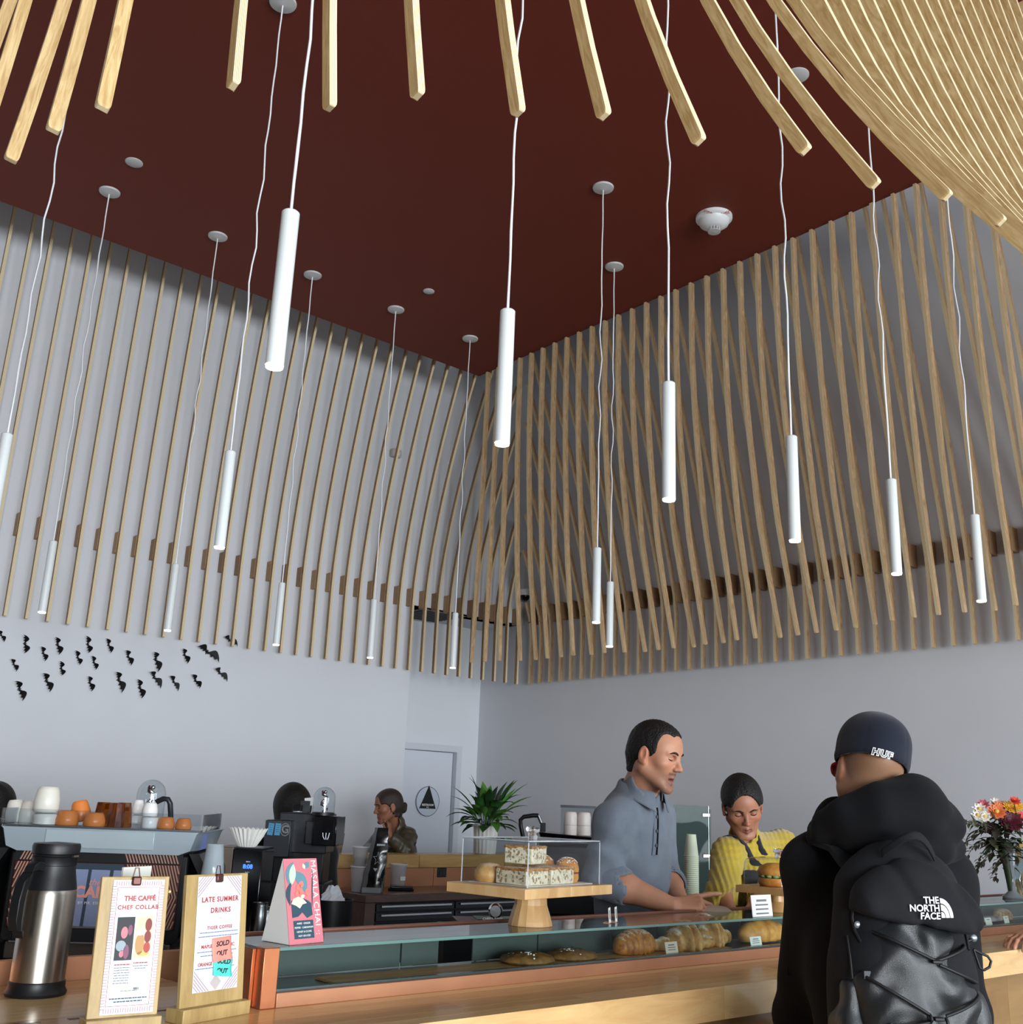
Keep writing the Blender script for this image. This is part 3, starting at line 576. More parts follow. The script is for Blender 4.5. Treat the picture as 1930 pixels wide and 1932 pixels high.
# ---------------------------------------------------------------- two menu boards
M_brd = wood('board_wood', '#94794a', '#a88c58', '#b69a66', scale=(14, 14, 2), nscale=2.0); M_paper = mat('menu_paper', '#dfe6f0', rough=.6); M_rust = mat('rust_print', '#a8443c', rough=.6); M_blue = mat('blue_print', '#5a6d96', rough=.6); M_clip = mat('copper_clip', '#5d3a34', rough=.35, metal=.6); M_linep = mat('mauve_print', '#a98d9b', rough=.6)
def board(M, w, h, pw, ph, pdx, pdz, label, base=True):
    t = thing('menu_board', label, 'menu board', M=M); tl = Rm('X', -5)
    MB().box((0, 0, h/2+.012), (w, .010, h), tl).build('board', M_brd, t, bevel=.0015)
    MB().box((0, .004, .0125), (w*1.06, .050, .025)).build('foot', M_brd, t, bevel=.0015)
    MB().box((pdx, -.0062, pdz), (pw, .0006, ph), tl).build('paper', M_paper, t)
    MB().box((0, -.006, h+.004), (.017, .012, .016), tl).build('clip', M_clip, t, bevel=.003); MB().tube([(-.006, -.004, h+.012), (-.003, -.004, h+.027), (.003, -.004, h+.027), (.006, -.004, h+.012)], .0012, 6, tl).build('clip_handle', M_clip, t)
    return t, tl @ T(pdx, -.0066, pdz) @ Rm('X', 90)
def menulines(t, F, rows, m, nm='print', rs=3):
    r = random.Random(rs); L_ = MB()
    for x, y, w, hh in rows:
        u = x-w/2
        while u < x+w/2:
            k = min(r.uniform(.003, .008), x+w/2-u); L_.box((u+k/2, y, .0002), (k*.86, hh, .0004), F); u += k
    return tag(L_.build(nm, m, t), kind='stuff')
# right board: late summer drinks
t2, F2 = board(T(.985, 1.995, CT) @ Rm('Z', 15), .152, .245, .108, .205, .004, .150, 'wooden menu board headed late summer drinks with sticky notes')
text('LATE SUMMER', .0128, 'lettering', M_rust, t2, F2 @ T(.002, .060, .0002), depth=.0002, spacing=1.15, bold=.0005); text('DRINKS', .0128, 'lettering', M_rust, t2, F2 @ T(.004, .040, .0002), depth=.0002, spacing=1.15, bold=.0005)
text('TIGER COFFEE', .0085, 'lettering', M_rust, t2, F2 @ T(.004, .009, .0002), depth=.0002, spacing=1.15, bold=.0003); text('MAPLE CHAI TONIC', .0085, 'lettering', M_rust, t2, F2 @ T(.002, -.024, .0002), depth=.0002, spacing=1.08, bold=.0003); text('ORANGE CREAMSICLE', .0085, 'lettering', M_rust, t2, F2 @ T(-.002, -.055, .0002), depth=.0002, bold=.0003)
menulines(t2, F2, [(.004, .026, .010, .0006), (.003, .001, .094, .0016), (.002, -.006, .098, .0016), (.0, -.033, .096, .0016), (.0, -.040, .08, .0016), (-.003, -.062, .095, .0016)], M_blue)
L_ = MB()
for sx_ in (-1, 1):
    for k in range(5):
        d = .012+.0065*k; L_.prism([(sx_*(.053-d), .102), (sx_*(.0555-d), .102), (sx_*.053, .1045-d), (sx_*.053, .102-d)][::sx_], .0003, F2); L_.prism([(sx_*(.053-d), -.102), (sx_*(.0555-d), -.102), (sx_*.053, -.1045+d), (sx_*.053, -.102+d)][::-sx_], .0003, F2)
tag(L_.build('corner_stripes', M_linep, t2), kind='stuff')
L_ = MB()
for k in (0, 1, 2): q = .014-.004*k; L_.prism([(0, q), (q, 0), (0, -q), (-q, 0)], .0002+.0001*k, F2 @ T(.0, -.088, 0))
L_.build('diamond_emblem', mat('emblem_print', '#b7a9a6', rough=.6), t2)
for nm, cx, cy, w, hh, m, s, lab, rot in (('sticky_note', .010, -.030, .047, .042, mat('salmon_note', '#ee8d7c', rough=.6), ('SOLD', 'OUT'), 'salmon sticky note reading sold out on the drinks board', 3), ('sticky_note', .014, -.062, .045, .034, mat('teal_note', '#4fc7b9', rough=.6), ('SOLD', 'OUT'), 'teal sticky note reading sold out on the drinks board', -7)):
    Mn = ROOTM[t2.name] @ F2 @ T(cx, cy, .001) @ Rm('Z', rot); n_ = thing(nm, lab, 'sticky note', M=Mn)
    rg = [[(-w/2+w*i/8, -hh/2+hh*j/8, .0004+.004*max(0, 1-j/5)**2*(1+.4*math.sin(i))) for i in range(9)] for j in range(9)]
    p = MB().rings(rg, closed=False); o = p.build('note', m, n_, smooth=60); sd_ = o.modifiers.new('s', 'SOLIDIFY'); sd_.thickness = .0004
    for k, w_ in enumerate(s): text(w_, .0125, 'handwriting', mat('pen_ink', '#2a2a33', rough=.6), n_, T(.002-.003*k, .009-.017*k, .0012+.001*k), depth=.0002, shear=.15, bold=.0004)
# left board: chef collab
t1, F1 = board(T(.800, 1.958, CT) @ Rm('Z', -6), .122, .245, .092, .222, .006, .140, 'wooden menu board headed chef collab, nearest the steel carafe')
text('THE CAFFÉ', .0115, 'lettering', M_rust, t1, F1 @ T(.004, .079, .0002), depth=.0002, bold=.0005); text('CHEF COLLAB', .0100, 'lettering', M_rust, t1, F1 @ T(.002, .064, .0002), depth=.0002, spacing=1.18, bold=.0004)
L_ = MB()
for k in range(44):
    y = -.102+.0047*k
    for x in (-.043, .043): L_.box((x, y, .0002), (.0075, .0012, .0004), F1 @ T(0, 0, 0))
for k in range(20):
    x = -.040+.0042*k
    for y in (-.105, .105): L_.box((x, y, .0002), (.0012, .0075, .0004), F1)
L_.build('border_print', mat('border_print', '#a77f8c', rough=.6), t1)
Lr = MB()
for x in (-.0375, .0375): Lr.box((x, 0, .0002), (.0008, .196, .0004), F1)
for y in (-.098, .098): Lr.box((0, y, .0002), (.075, .0008, .0004), F1)
Lr.build('border_line', M_rust, t1)
ph = MB().box((-.0165, .012, .0003), (.031, .072, .0005), F1).build('photo_print', mat('photo_black', '#15131a', rough=.5), t1)
for cx, cy, rx, ry, m in ((-.018, .022, .006, .010, mat('photo_pink', '#c8737c', rough=.5)), (-.008, .026, .004, .009, mat('photo_plum', '#7a3f5a', rough=.5)), (-.022, .0, .009, .009, mat('photo_grey', '#8f9aa2', rough=.5)), (-.012, -.010, .005, .012, MATS['photo_plum']), (-.020, -.013, .004, .006, MATS['photo_pink'])):
    MB().prism([(cx+rx*math.cos(a), cy+ry*math.sin(a)) for a in [k*PI/8 for k in range(16)]], .0003, F1 @ T(0, 0, .0006)).build('photo_detail', m, t1)
MB().box((.0165, .014, .0003), (.030, .070, .0005), F1).build('photo_print', mat('photo_tan', '#cdb79b', rough=.5), t1)
for cx, cy, rx, ry, m in ((.011, .002, .008, .018, mat('photo_coffee', '#b3854e', rough=.5)), (.011, .022, .008, .006, mat('photo_foam', '#efe6d8', rough=.5)), (.024, .034, .006, .011, mat('photo_red', '#7d2620', rough=.5)), (.024, .014, .006, .010, MATS['photo_red']), (.024, -.004, .006, .009, mat('photo_red2', '#a83a2c', rough=.5)), (.018, -.014, .010, .004, mat('photo_gold', '#d9ab5f', rough=.5))):
    MB().prism([(cx+rx*math.cos(a), cy+ry*math.sin(a)) for a in [k*PI/8 for k in range(16)]], .0003, F1 @ T(0, 0, .0006)).build('photo_detail', m, t1)
menulines(t1, F1, [(-.016, -.031, .028, .0020), (.016, -.029, .026, .0020)], M_rust); menulines(t1, F1, [(-.016, -.036-.0042*k, .028-.002*(k % 2), .0014) for k in range(7)]+[(.016, -.034, .028, .0014), (.016, -.038, .02, .0014)]+[(0, -.074, .03, .0012), (.012, -.071, .01, .004)], M_ink)
menulines(t1, F1, [(0, -.086, .066, .0020), (0, -.091, .05, .0020)], M_navy); menulines(t1, F1, [(-.027, -.076, .016, .008), (.027, -.073, .016, .008)], mat('faint_print', '#c9bcc4', rough=.6))
# milk carton behind the left board
tcn = thing('milk_carton', 'blue milk carton standing behind the chef collab board', 'carton', M=T(.845, 2.085, CT) @ Rm('Z', 25))
MB().box((0, 0, .10), (.075, .075, .20)).build('body', mat('carton_blue', '#3f7fb5', rough=.4), tcn, bevel=.002)
MB().add([(-.0375, -.0375, .2), (.0375, -.0375, .2), (.0375, .0375, .2), (-.0375, .0375, .2), (-.0375, 0, .245), (.0375, 0, .245)], [(0, 1, 5, 4), (3, 4, 5, 2), (0, 4, 3), (1, 2, 5), (0, 3, 2, 1)]).build('gable', mat('carton_lightblue', '#9cc3dd', rough=.4), tcn)
MB().box((0, 0, .255), (.075, .004, .022)).build('crimp', mat('carton_crimp', '#d4d4c8', rough=.4), tcn); MB().box((0, -.038, .05), (.06, .001, .07)).build('label_panel', mat('carton_white', '#dfe9f2', rough=.4), tcn)
# ---------------------------------------------------------------- steel carafe
M_steel = mat('brushed_steel', '#b9b2a6', rough=.28, metal=1.0, noise_amt=.04, noise_scale=30); M_blk = mat('black_plastic', '#151618', rough=.42)
cf = thing('steel_carafe', 'brushed steel vacuum carafe with black top and handle', 'carafe', M=T(.785, 2.378, CT) @ Rm('Z', 35))
MB().lathe([(.058, 0), (.060, .006), (.055, .014), (.055, .026), (.053, .028)], n=48).build('base_ring', M_blk, cf, smooth=40)
MB().lathe([(.0525, .026), (.0525, .195), (.050, .204)], n=48).build('body', M_steel, cf, smooth=40)
MB().lathe([(.0515, .203), (.047, .225), (.044, .240), (.0435, .250), (.0445, .251), (.0445, .266), (.046, .268)], n=48).build('neck', M_blk, cf, smooth=40)
MB().lathe([(.042, .2685), (.043, .272), (.047, .274), (.048, .288), (.046, .294), (.002, .297)], n=48).build('lid', M_blk, cf, smooth=40)
MB().box((0, -.0475, .270), (.016, .006, .004)).build('lid_pin', M_steel, cf); MB().box((0, .0475, .270), (.016, .006, .004)).build('lid_pin', M_steel, cf)
hp = [(-.040, 0, .247), (-.060, 0, .252), (-.078, 0, .246), (-.090, 0, .225), (-.0955, 0, .19), (-.096, 0, .15), (-.090, 0, .125), (-.078, 0, .122)]
MB().rings([[(p[0]+a*.009*math.cos(an), b2*.011, p[2]+a*.009*math.sin(an)) for a, b2 in ((1, -1), (1, 1), (-1, 1), (-1, -1))] for p, an in zip(hp, (1.57, 1.5, 1.0, .45, .12, -.1, -.6, -1.4))]).build('handle', M_blk, cf, smooth=60, bevel=.004, bseg=3)
# ---------------------------------------------------------------- cake stand with acrylic cover
M_acr = glass('acrylic', '#f6f8f9', ior=1.49, gain=.5); M_std = strip_wood('acacia', [(.2, '#6d4628'), (.45, '#a97c4a'), (.7, '#c79e68'), (.95, '#e0bf8d')], rough=.4, coat=.2, rnd=.5, scale=(6, 6, 3))
st = thing('cake_stand', 'wooden cake stand with clear square cover on the glass top', 'cake stand', M=T(1.915, 2.135, ZG) @ Rm('Z', 10))
stx = [(.058, 0), (.0555, .012), (.050, .03), (.043, .05), (.041, .078)]
for k in range(8):
    a0, a1 = k*PI/4+.1, (k+1)*PI/4+.1
    MB().rings([[(0, 0, z), (r*math.cos(a0), r*math.sin(a0), z), (r*math.cos((a0+a1)/2)*1.0, r*math.sin((a0+a1)/2), z), (r*math.cos(a1), r*math.sin(a1), z)] for r, z in stx]).build('pedestal_stave', M_std, st)
for k in range(4): MB().box((-.1388+.0925*k, 0, .090), (.0923, .255, .024)).build('board_stave', M_std, st, bevel=.0012)
cw, cdp, chh, th = .305, .215, .105, .003; zb = .1025; ac = MB()
for s in (-1, 1): ac.box((0, s*cdp/2, zb+chh/2), (cw, th, chh)); ac.box((s*cw/2, 0, zb+chh/2), (th, cdp-th, chh))
ac.box((0, 0, zb+chh+th/2), (cw+th, cdp+th, th)); ac.build('cover', M_acr, st)
eg = MB()
for sx_ in (-1, 1):
    for sy_ in (-1, 1): eg.tube([(sx_*cw/2, sy_*cdp/2, zb), (sx_*cw/2, sy_*cdp/2, zb+chh)], .0016, 6)
    eg.tube([(sx_*cw/2, -cdp/2, zb+chh+th), (sx_*cw/2, cdp/2, zb+chh+th)], .0016, 6); eg.tube([(-cw/2, sx_*cdp/2, zb+chh+th), (cw/2, sx_*cdp/2, zb+chh+th)], .0016, 6)
eg.build('cover_edges', mat('acrylic_edge', '#e8eef0', rough=.1, trans=.5), st)
M_clear = mat('clear_acrylic', '#ffffff', rough=.03, trans=1, ior=1.45)
MB().lathe([(.012, 0), (.013, .004), (.012, .014), (.0175, .020), (.019, .026), (.017, .031), (.002, .033)], T(0, 0, zb+chh+th), n=20).build('cover_knob', M_clear, st, smooth=50)
MB().box((0, 0, .1035), (.28, .19, .0015)).build('paper_liner', mat('greaseproof', '#ece7df', rough=.7), st)
SM = ROOTM[st.name]; zl = .1048
def slab(px, w, d, h, label, rz=0, x=0, y=0, z=zl):
    t = thing('focaccia_slice', label, 'bread', M=SM @ T(x, y, z) @ Rm('Z', rz)); rs = random.Random(px)
    MB().box((0, 0, h*.45), (w, d, h*.9)).build('crumb', M_crumb, t, bevel=.003); pits = MB()
    for _ in range(60):
        f = rs.choice('xy'); s = rs.uniform(.0015, .004)
        if f == 'x': pits.sphere((rs.uniform(-w/2, w/2)*.9, -d/2-.0002, rs.uniform(.1, .8)*h), (s, .0006, s*rs.uniform(.6, 1.6)), 6, 4)
        else: pits.sphere((-w/2-.0002, rs.uniform(-d/2, d/2)*.9, rs.uniform(.1, .8)*h), (.0006, s, s*rs.uniform(.6, 1.6)), 6, 4)
    tag(pits.build('crumb_holes', mat('crumb_hole', '#9b8763', rough=.8), t), kind='stuff')
    n = 16; rg = [[(-w/2*1.02+w*1.02*i/n, -d/2*1.02+d*1.02*j/n, h*(.9+.06*noise.noise((i*.5, j*.5, px))+.05*noise.noise((i*1.1, j*1.1, px)))) for i in range(n+1)] for j in range(n+1)]
    o = MB().rings(rg, closed=False).build('crust_top', M_foc, t, smooth=60); sd_ = o.modifiers.new('s', 'SOLIDIFY'); sd_.thickness = .006; return t
slab(3, .088, .10, .044, 'focaccia slice nearest the cover corner, airy crumb showing', 0, -.090, -.040); slab(4, .10, .09, .046, 'focaccia slice in the middle of the covered stand', 2, .014, -.045); slab(5, .085, .08, .048, 'focaccia slice stacked on top of the others', 12, -.04, -.01, zl+.047)
def bun(x, y, r, h, label, sugar=True, filling=True):
    t = thing('sugar_bun' if sugar else 'bread_roll', label, 'bun', M=SM @ T(x, y, zl)); k = 24
    if filling:
        MB().lathe([(.001, 0), (r*.85, 0), (r, .010), (r*.98, h*.36), (.001, h*.37)], n=k, cap=(False, False)).build('bottom_half', M_bun, t, smooth=60)
        MB().lathe([(.001, h*.36), (r*.97, h*.36), (r*.97, h*.44), (.001, h*.44)], n=k, cap=(False, False)).build('filling', mat('jam', '#7c3a26', rough=.4), t, smooth=30)
        MB().lathe([(.001, h*.43), (r, h*.43), (r*1.02, h*.56), (r*.88, h*.8), (r*.55, h*.96), (.001, h)], n=k, cap=(False, False)).build('top_half', M_bun, t, smooth=60)
    else:
        MB().lathe([(.001, 0), (r*.85, 0), (r, h*.3), (r*.95, h*.6), (r*.6, h*.93), (.001, h)], n=k, cap=(False, False)).build('roll', crust('roll_crust', '#c98f4c', '#e3b878', .35, 40, .5), t, smooth=60)
    if sugar:
        s = MB(); rs = random.Random(x)
        for _ in range(170): a = rs.uniform(0, 6.28); q = math.sqrt(rs.uniform(0, 1))*.86; z = h*(1.0-.30*q**2.6); e = rs.uniform(.0012, .0026); s.box((q*r*math.cos(a), q*r*math.sin(a), z), (e, e, e))
        tag(s.build('sugar_pearls', M_sug, t), kind='stuff')
    return t
bun(.086, .035, .036, .064, 'sugar topped filled bun behind the focaccia slices'); bun(.094, -.045, .031, .062, 'sugar topped filled bun in the middle of the row of three'); bun(.126, .008, .0, .0, '') if 0 else None
bun(.122, .072, .029, .060, 'small sugar topped bun at the back of the covered stand'); bun(-.105, .055, .040, .046, 'plain round roll at the left inside the clear cover', False, False)
# second covered stand with the burger bun by the customer
P2 = pD(1462, 1690, 2.86); s2 = thing('cake_stand', 'small covered cake stand with a filled bagel beside the black jacket', 'cake stand', M=T(pY(1466, 1690, 2.13)[0], 2.13, ZG) @ Rm('Z', 8))
MB().lathe([(.05, 0), (.04, .012), (.022, .03), (.022, .055)], n=24).build('pedestal', M_std, s2, smooth=40)
for k in range(3): MB().box((-.075+.075*k, 0, .066), (.0748, .17, .022)).build('board_stave', M_std, s2, bevel=.001)
w2, d2, h2 = .20, .15, .085
rgs = [[(x, y, z) for x, y in rrect(w2-2*i_, d2-2*i_, .03)] for z, i_ in ((.0775, 0), (.0775+h2*.75, .001), (.0775+h2*.93, .006), (.0775+h2, .018))]
MB().rings(rgs, cap=(False, True)).build('cover', M_acr, s2, smooth=40)
MB().lathe([(.013, 0), (.012, .012), (.018, .018), (.018, .026), (.002, .029)], T(.02, 0, .0775+h2), n=20).build('cover_knob', M_clear, s2, smooth=50)
S2 = ROOTM[s2.name]; bg = thing('filled_bagel', 'filled bagel with green leaves under the small cover', 'sandwich', M=S2 @ T(-.02, -.01, .0777))
MB().lathe([(.001, 0), (.052, 0), (.058, .010), (.055, .024), (.001, .026)], n=28, cap=(False, False)).build('bottom_half', M_bun, bg, smooth=60)
lf = MB()
for k in range(14): a = k*PI/7; lf.sphere((.046*math.cos(a), .046*math.sin(a), .030), (.014, .012, .006), 8, 6, None)
lf.build('green_filling', mat('salad_green', '#7d9a63', rough=.5, noise_amt=.3, noise_scale=60), bg, smooth=60)
MB().lathe([(.001, .033), (.056, .033), (.060, .042), (.052, .058), (.03, .068), (.001, .070)], n=28, cap=(False, False)).build('top_half', M_bun, bg, smooth=60)
# ================================================================ work counters and machines behind the front bar
M_dkw = wood('dark_walnut', '#2d1a10', '#472a18', '#5d3a22', scale=(2, 14, 14), rough=.3, coat=.3)
M_live = strip_wood('live_edge_wood', [(.2, '#8a6533'), (.45, '#b58c4c'), (.7, '#cba766'), (.95, '#d9bb80')], rough=.4, coat=.2, rnd=.2, scale=(1.5, 8, 10))
M_drk = mat('charcoal_steel', '#33363a', rough=.35, metal=.5); M_inox = mat('inox', '#a9adb0', rough=.25, metal=1.0); M_black = mat('satin_black', '#121316', rough=.4); M_gblk = mat('gloss_black', '#0b0c10', rough=.12)
M_navyb = mat('blue_black', '#141a24', rough=.35); M_ceramic = mat('cream_ceramic', '#e3dfd2', rough=.35); M_cerw = mat('white_ceramic', '#efece6', rough=.25); M_orng = mat('orange_ceramic', '#e2853f', rough=.3)
def boxes(parent, name, m, *bs, bevel=0):
    for (x0, x1, y0, y1, z0, z1) in bs: MB().box(((x0+x1)/2, (y0+y1)/2, (z0+z1)/2), (x1-x0, y1-y0, z1-z0)).build(name, m, parent, world=True, bevel=bevel)
# far bar with copper backsplash and the drawer island in front of it
fb = thing('far_bar', 'far live-edge wooden bar with copper front behind the island', 'counter', (4.8, 6.1, ZF))
for x0, x1 in ((3.55, 4.35), (4.352, 5.1), (5.102, 6.3)): MB().box(((x0+x1)/2, 6.10, 1.208), (x1-x0, .24, .084)).build('top_slab', M_live, fb, world=True, bevel=.004)
for i in range(6): MB().box((3.79+.462*i, 5.996, 1.035), (.459, .012, .26)).build('copper_panel', M_cu2, fb, world=True, bevel=.001)
boxes(fb, 'carcass', M_drk, (3.56, 6.3, 6.003, 6.19, ZF, 1.165))
isl = thing('drawer_island', 'dark walnut topped island with steel drawers behind the case', 'counter', (4.4, 5.7, ZF))
MB().box((4.6, 5.742, 1.0275), (1.95, .485, .045)).build('worktop', M_dkw, isl, world=True, bevel=.003)
boxes(isl, 'side_panel', M_dkw, (3.63, 3.70, 5.503, 5.98, ZF, 1.004)); boxes(isl, 'carcass', M_black, (3.702, 5.55, 5.53, 5.98, ZF, 1.004))
for r, (z0, z1) in enumerate(((.955, .995), (.90, .945), (.64, .885), (.40, .63))):
    for x0, x1 in ((3.715, 4.30), (4.31, 4.92), (4.93, 5.54)):
        d = MB().box(((x0+x1)/2, 5.52, (z0+z1)/2), (x1-x0, .02, z1-z0)).build('drawer', M_drk, isl, world=True, bevel=.002)
        h = MB().box(((x0+x1)/2, 5.503, z1-.012), (x1-x0-.06, .012, .010)).build('handle', M_inox, None); h.data.transform(ROOTM[isl.name].inverted()); h.parent = d
# machine counter at the left (lower)
mc = thing('machine_counter', 'low dark counter under the espresso machine', 'counter', (1.6, 4.1, ZF))
MB().box((1.55, 4.12, .975), (2.1, .75, .05)).build('worktop', wood('counter_wood', '#5b3a22', '#7a5030', '#8c6140', scale=(2, 12, 12), rough=.35), mc, world=True, bevel=.003); boxes(mc, 'carcass', M_drk, (.55, 2.55, 3.80, 4.45, ZF, .949))
# ---------------------------------------------------------------- espresso machine, its back towards the customers
EO = pD(205, 1700, 3.78); ex = Vector((.80, -.60, 0)); ex = Vector((RT[0], RT[1], 0)).normalized(); EM = frame((EO[0], EO[1], 1.0), (ex*.93+Vector((FW[0], FW[1], 0)).normalized()*.12), z=(0, 0, 1))
em = thing('espresso_machine', 'black and grey espresso machine with striped back panel and cup tray', 'coffee machine', M=EM)
# local: x right, y away, z up from the worktop. front (our side) at y = -.26
M_hood = mat('machine_grey', '#a9b7be', rough=.28, metal=.35); M_strip = mat('copper_stripe', '#b98976', rough=.4); M_maroon = mat('maroon_panel', '#3c1a17', rough=.4); M_steelb = mat('slate_window', '#3d4a58', rough=.25); M_lilac = mat('lilac_panel', '#8e98ba', rough=.35); M_peach = mat('peach_print', '#f0a08c', rough=.5)
prof = lambda w0, w1, y0, y1, z0, z1: [[(-w0, y0, z0), (w0, y0, z0), (w1, y1, z1), (-w1, y1, z1)]]
hood = [[(x*w, y, z) for x, y in ((-1, .24), (-1, -.20), (-.94, -.255), (.94, -.255), (1, -.20), (1, .24))] for w, z in ((.285, .385), (.325, .400), (.342, .455), (.350, .462))]
MB().rings(hood).build('hood', M_hood, em, smooth=40)
MB().box((0, -.2575, .428), (.36, .003, .058)).build('hood_panel', mat('machine_silver', '#bccad0', rough=.22, metal=.3), em, bevel=.001)
for sg in (-1, 1):
    MB().rings([[(sg*x, -.235, z), (sg*x, .235, z), (sg*(x+.035), .235, z), (sg*(x+.035), -.235, z)] for x, z in ((.275, .09), (.335, .16), (.350, .24), (.335, .33), (.30, .39))]).build('side_wing', M_black, em, smooth=50)
    MB().tube([(sg*.300, -.245, .105), (sg*.352, -.245, .165), (sg*.372, -.245, .25), (sg*.360, -.245, .33)], .0035, 6).build('wing_trim', M_inox, em, smooth=60)
MB().box((0, 0, .235), (.60, .42, .30)).build('body', M_black, em, bevel=.01)
MB().box((0, -.213, .365), (.56, .02, .04)).build('under_hood', M_black, em)
MB().box((0, -.222, .245), (.555, .008, .215)).build('back_panel', M_maroon, em, bevel=.004)
st_ = MB()
def clipx(p, a, b): return p
for sg in (-1, 1):
    for k in range(20):
        u = .130+.0098*k
        for half in (-1, 1):      # chevrons parallel to the sides of the window: strokes from mid height to top and bottom
            t0 = max(0, (u-.270)/.036); 
            if t0 >= .98: continue
            P_ = lambda q, dx: (sg*(u-.036*q+dx), -.2265, .245+half*.104*q)
            st_.add([P_(t0, 0), P_(t0, .0046), P_(1, .0046), P_(1, 0)], [(0, 1, 2, 3) if half*sg > 0 else (3, 2, 1, 0)])
    for k in range(17): x = sg*(.095+.0105*k); st_.add([(x, -.2235, .355), (x+.005, -.2235, .355), (x+.005-sg*.012, -.2235, .384), (x-sg*.012, -.2235, .384)], [(0, 1, 2, 3)])
tag(st_.build('stripe_print', M_strip, em), kind='stuff')
wn = [[(-.085, -.2268, .142), (.085, -.2268, .142), (.118, -.2268, .245), (.085, -.2268, .348), (-.085, -.2268, .348), (-.118, -.2268, .245)]]
MB().add(wn[0], [(0, 1, 2, 3, 4, 5)]).build('window_panel', M_steelb, em)
for xs in ([(-.080, .145), (-.035, .145), (-.030, .328), (-.085, .328), (-.108, .245)], [(-.024, .145), (.038, .145), (.042, .328), (-.019, .328)], [(.050, .145), (.080, .145), (.108, .245), (.085, .328), (.054, .328)]): MB().add([(x, -.2274, z) for x, z in xs], [tuple(range(len(xs)))]).build('lilac_pane', M_lilac, em)
FM = T(.0, -.228, .25) @ Rm('X', 90); text('the', .030, 'lettering', M_peach, em, FM @ T(-.005, .037, 0), shear=.35, depth=.0004); text('CAFFÈ', .050, 'lettering', M_peach, em, FM @ T(.005, .004, 0), bold=.0022, depth=.0004, spacing=1.05); text('BY MR. ESPRESSO', .0125, 'lettering', M_card, em, FM @ T(.005, -.030, 0), depth=.0004, spacing=1.2)
MB().lathe([(.009, 0), (.009, .004), (.001, .006)], T(.245, -.227, .262) @ Rm('X', 90), n=16).build('round_badge', mat('gold_badge', '#d9b27a', rough=.3, metal=.6), em)
MB().box((0, -.215, .118), (.50, .03, .045)).build('lower_band', mat('dark_gloss', '#23272b', rough=.2), em, bevel=.003); MB().box((0, -.216, .143), (.53, .034, .006)).build('steel_edge', M_inox, em); MB().box((0, -.216, .094), (.51, .034, .005)).build('steel_edge', M_inox, em)
MB().box((0, -.03, .065), (.54, .38, .055)).build('base_pan', mat('machine_taupe', '#5f574f', rough=.35, metal=.4), em, bevel=.004)
for x in (-.24, .24):
    for y in (-.17, .17): MB().lathe([(.02, 0), (.016, .04)], T(x, y, 0), n=16).build('foot', M_black, em)
# clear rail of the cup tray
M_rail = glass('clear_rail', '#f2f5f8', ior=1.5)
rl = MB(); rl.box((0, -.247, .493), (.66, .003, .058)); rl.box((-.338, -.02, .493), (.003, .45, .058)); rl.box((.338, -.02, .493), (.003, .45, .058)); rl.build('cup_rail', M_rail, em)
MB().box((0, 0, .4655), (.66, .47, .006)).build('cup_tray', M_inox, em)
ZC_ = .469
def cup(name, px, py0, py1, w, m, label, y=-.16, tilt=0, rim=.92, base=.70, z=None, faceted=False, group=None):
    """upside-down cup on the machine: pixel column px, pixel rows of its bottom (py1) and top (py0), pixel width w"""
    o = Vector(EM @ Vector((0, y, 0))); n = Vector(EM.to_3x3() @ Vector((0, 1, 0))); d = Vector(ray(px, py1)); s = (o-Vector(EYE)).dot(n)/d.dot(n); P = Vector(EYE)+d*s; lp = EM.inverted() @ P; dep = s
    r = w*dep/FPX/2; h = (py1-py0)*dep/FPX*1.0; zz = ZC_ if z is None else z
    t = thing(name, label, 'cup', M=EM @ T(lp.x, y, zz) @ Rm('Y', tilt), group=group); k = 10 if faceted else 28
    pr = [(r*rim, 0), (r, h*.05), (r*.99, h*.45), (r*(base+.12), h*.86), (r*base, h*.97), (r*base*.9, h), (r*base*.8, h*.985), (.001, h*.98)]
    if faceted: pr = [(r, 0), (r*.97, h*.12), (r*.70, h*.97), (r*.66, h), (.001, h*.99)]
    MB().lathe(pr, n=k, cap=(False, False)).build('cup_body', m, t, smooth=20 if faceted else 60); return t
cup('ceramic_cup', 28, 1511, 1552, 34, M_ceramic, 'pale cream cup at the far left of the machine tray', y=-.05, tilt=-6); cup('ceramic_cup', 52, 1512, 1552, 36, M_ceramic, 'grey-shaded cream cup second from left on the machine tray', y=-.06)
c_ = cup('ceramic_cup', 85, 1536, 1556, 46, M_ceramic, 'short cream cup under the tallest cream cup', base=.9); cup('ceramic_cup', 85, 1492, 1538, 47, M_ceramic, 'tallest cream cup stacked on top at left of the tray', z=ZC_+.042, base=.74)
cup('orange_cup', 125, 1529, 1556, 42, M_orng, 'low orange cup right of the cream stack'); cup('orange_cup', 154, 1514, 1552, 36, M_orng, 'tilted orange cup above the others', y=-.06, tilt=-14, z=ZC_+.012); cup('orange_cup', 177, 1532, 1557, 40, M_orng, 'orange cup at the rail left of the amber glasses', y=-.18)
M_amb = mat('amber_glass', '#c0660f', rough=.03, trans=.9, ior=1.5); 
for px, yy in ((193, -.10), (217, -.13), (232, -.08)): cup('amber_glass', px, 1498, 1541, 36, M_amb, {193: 'left', 217: 'middle', 232: 'right'}[px]+' faceted amber glass on the machine tray', y=yy, faceted=True)
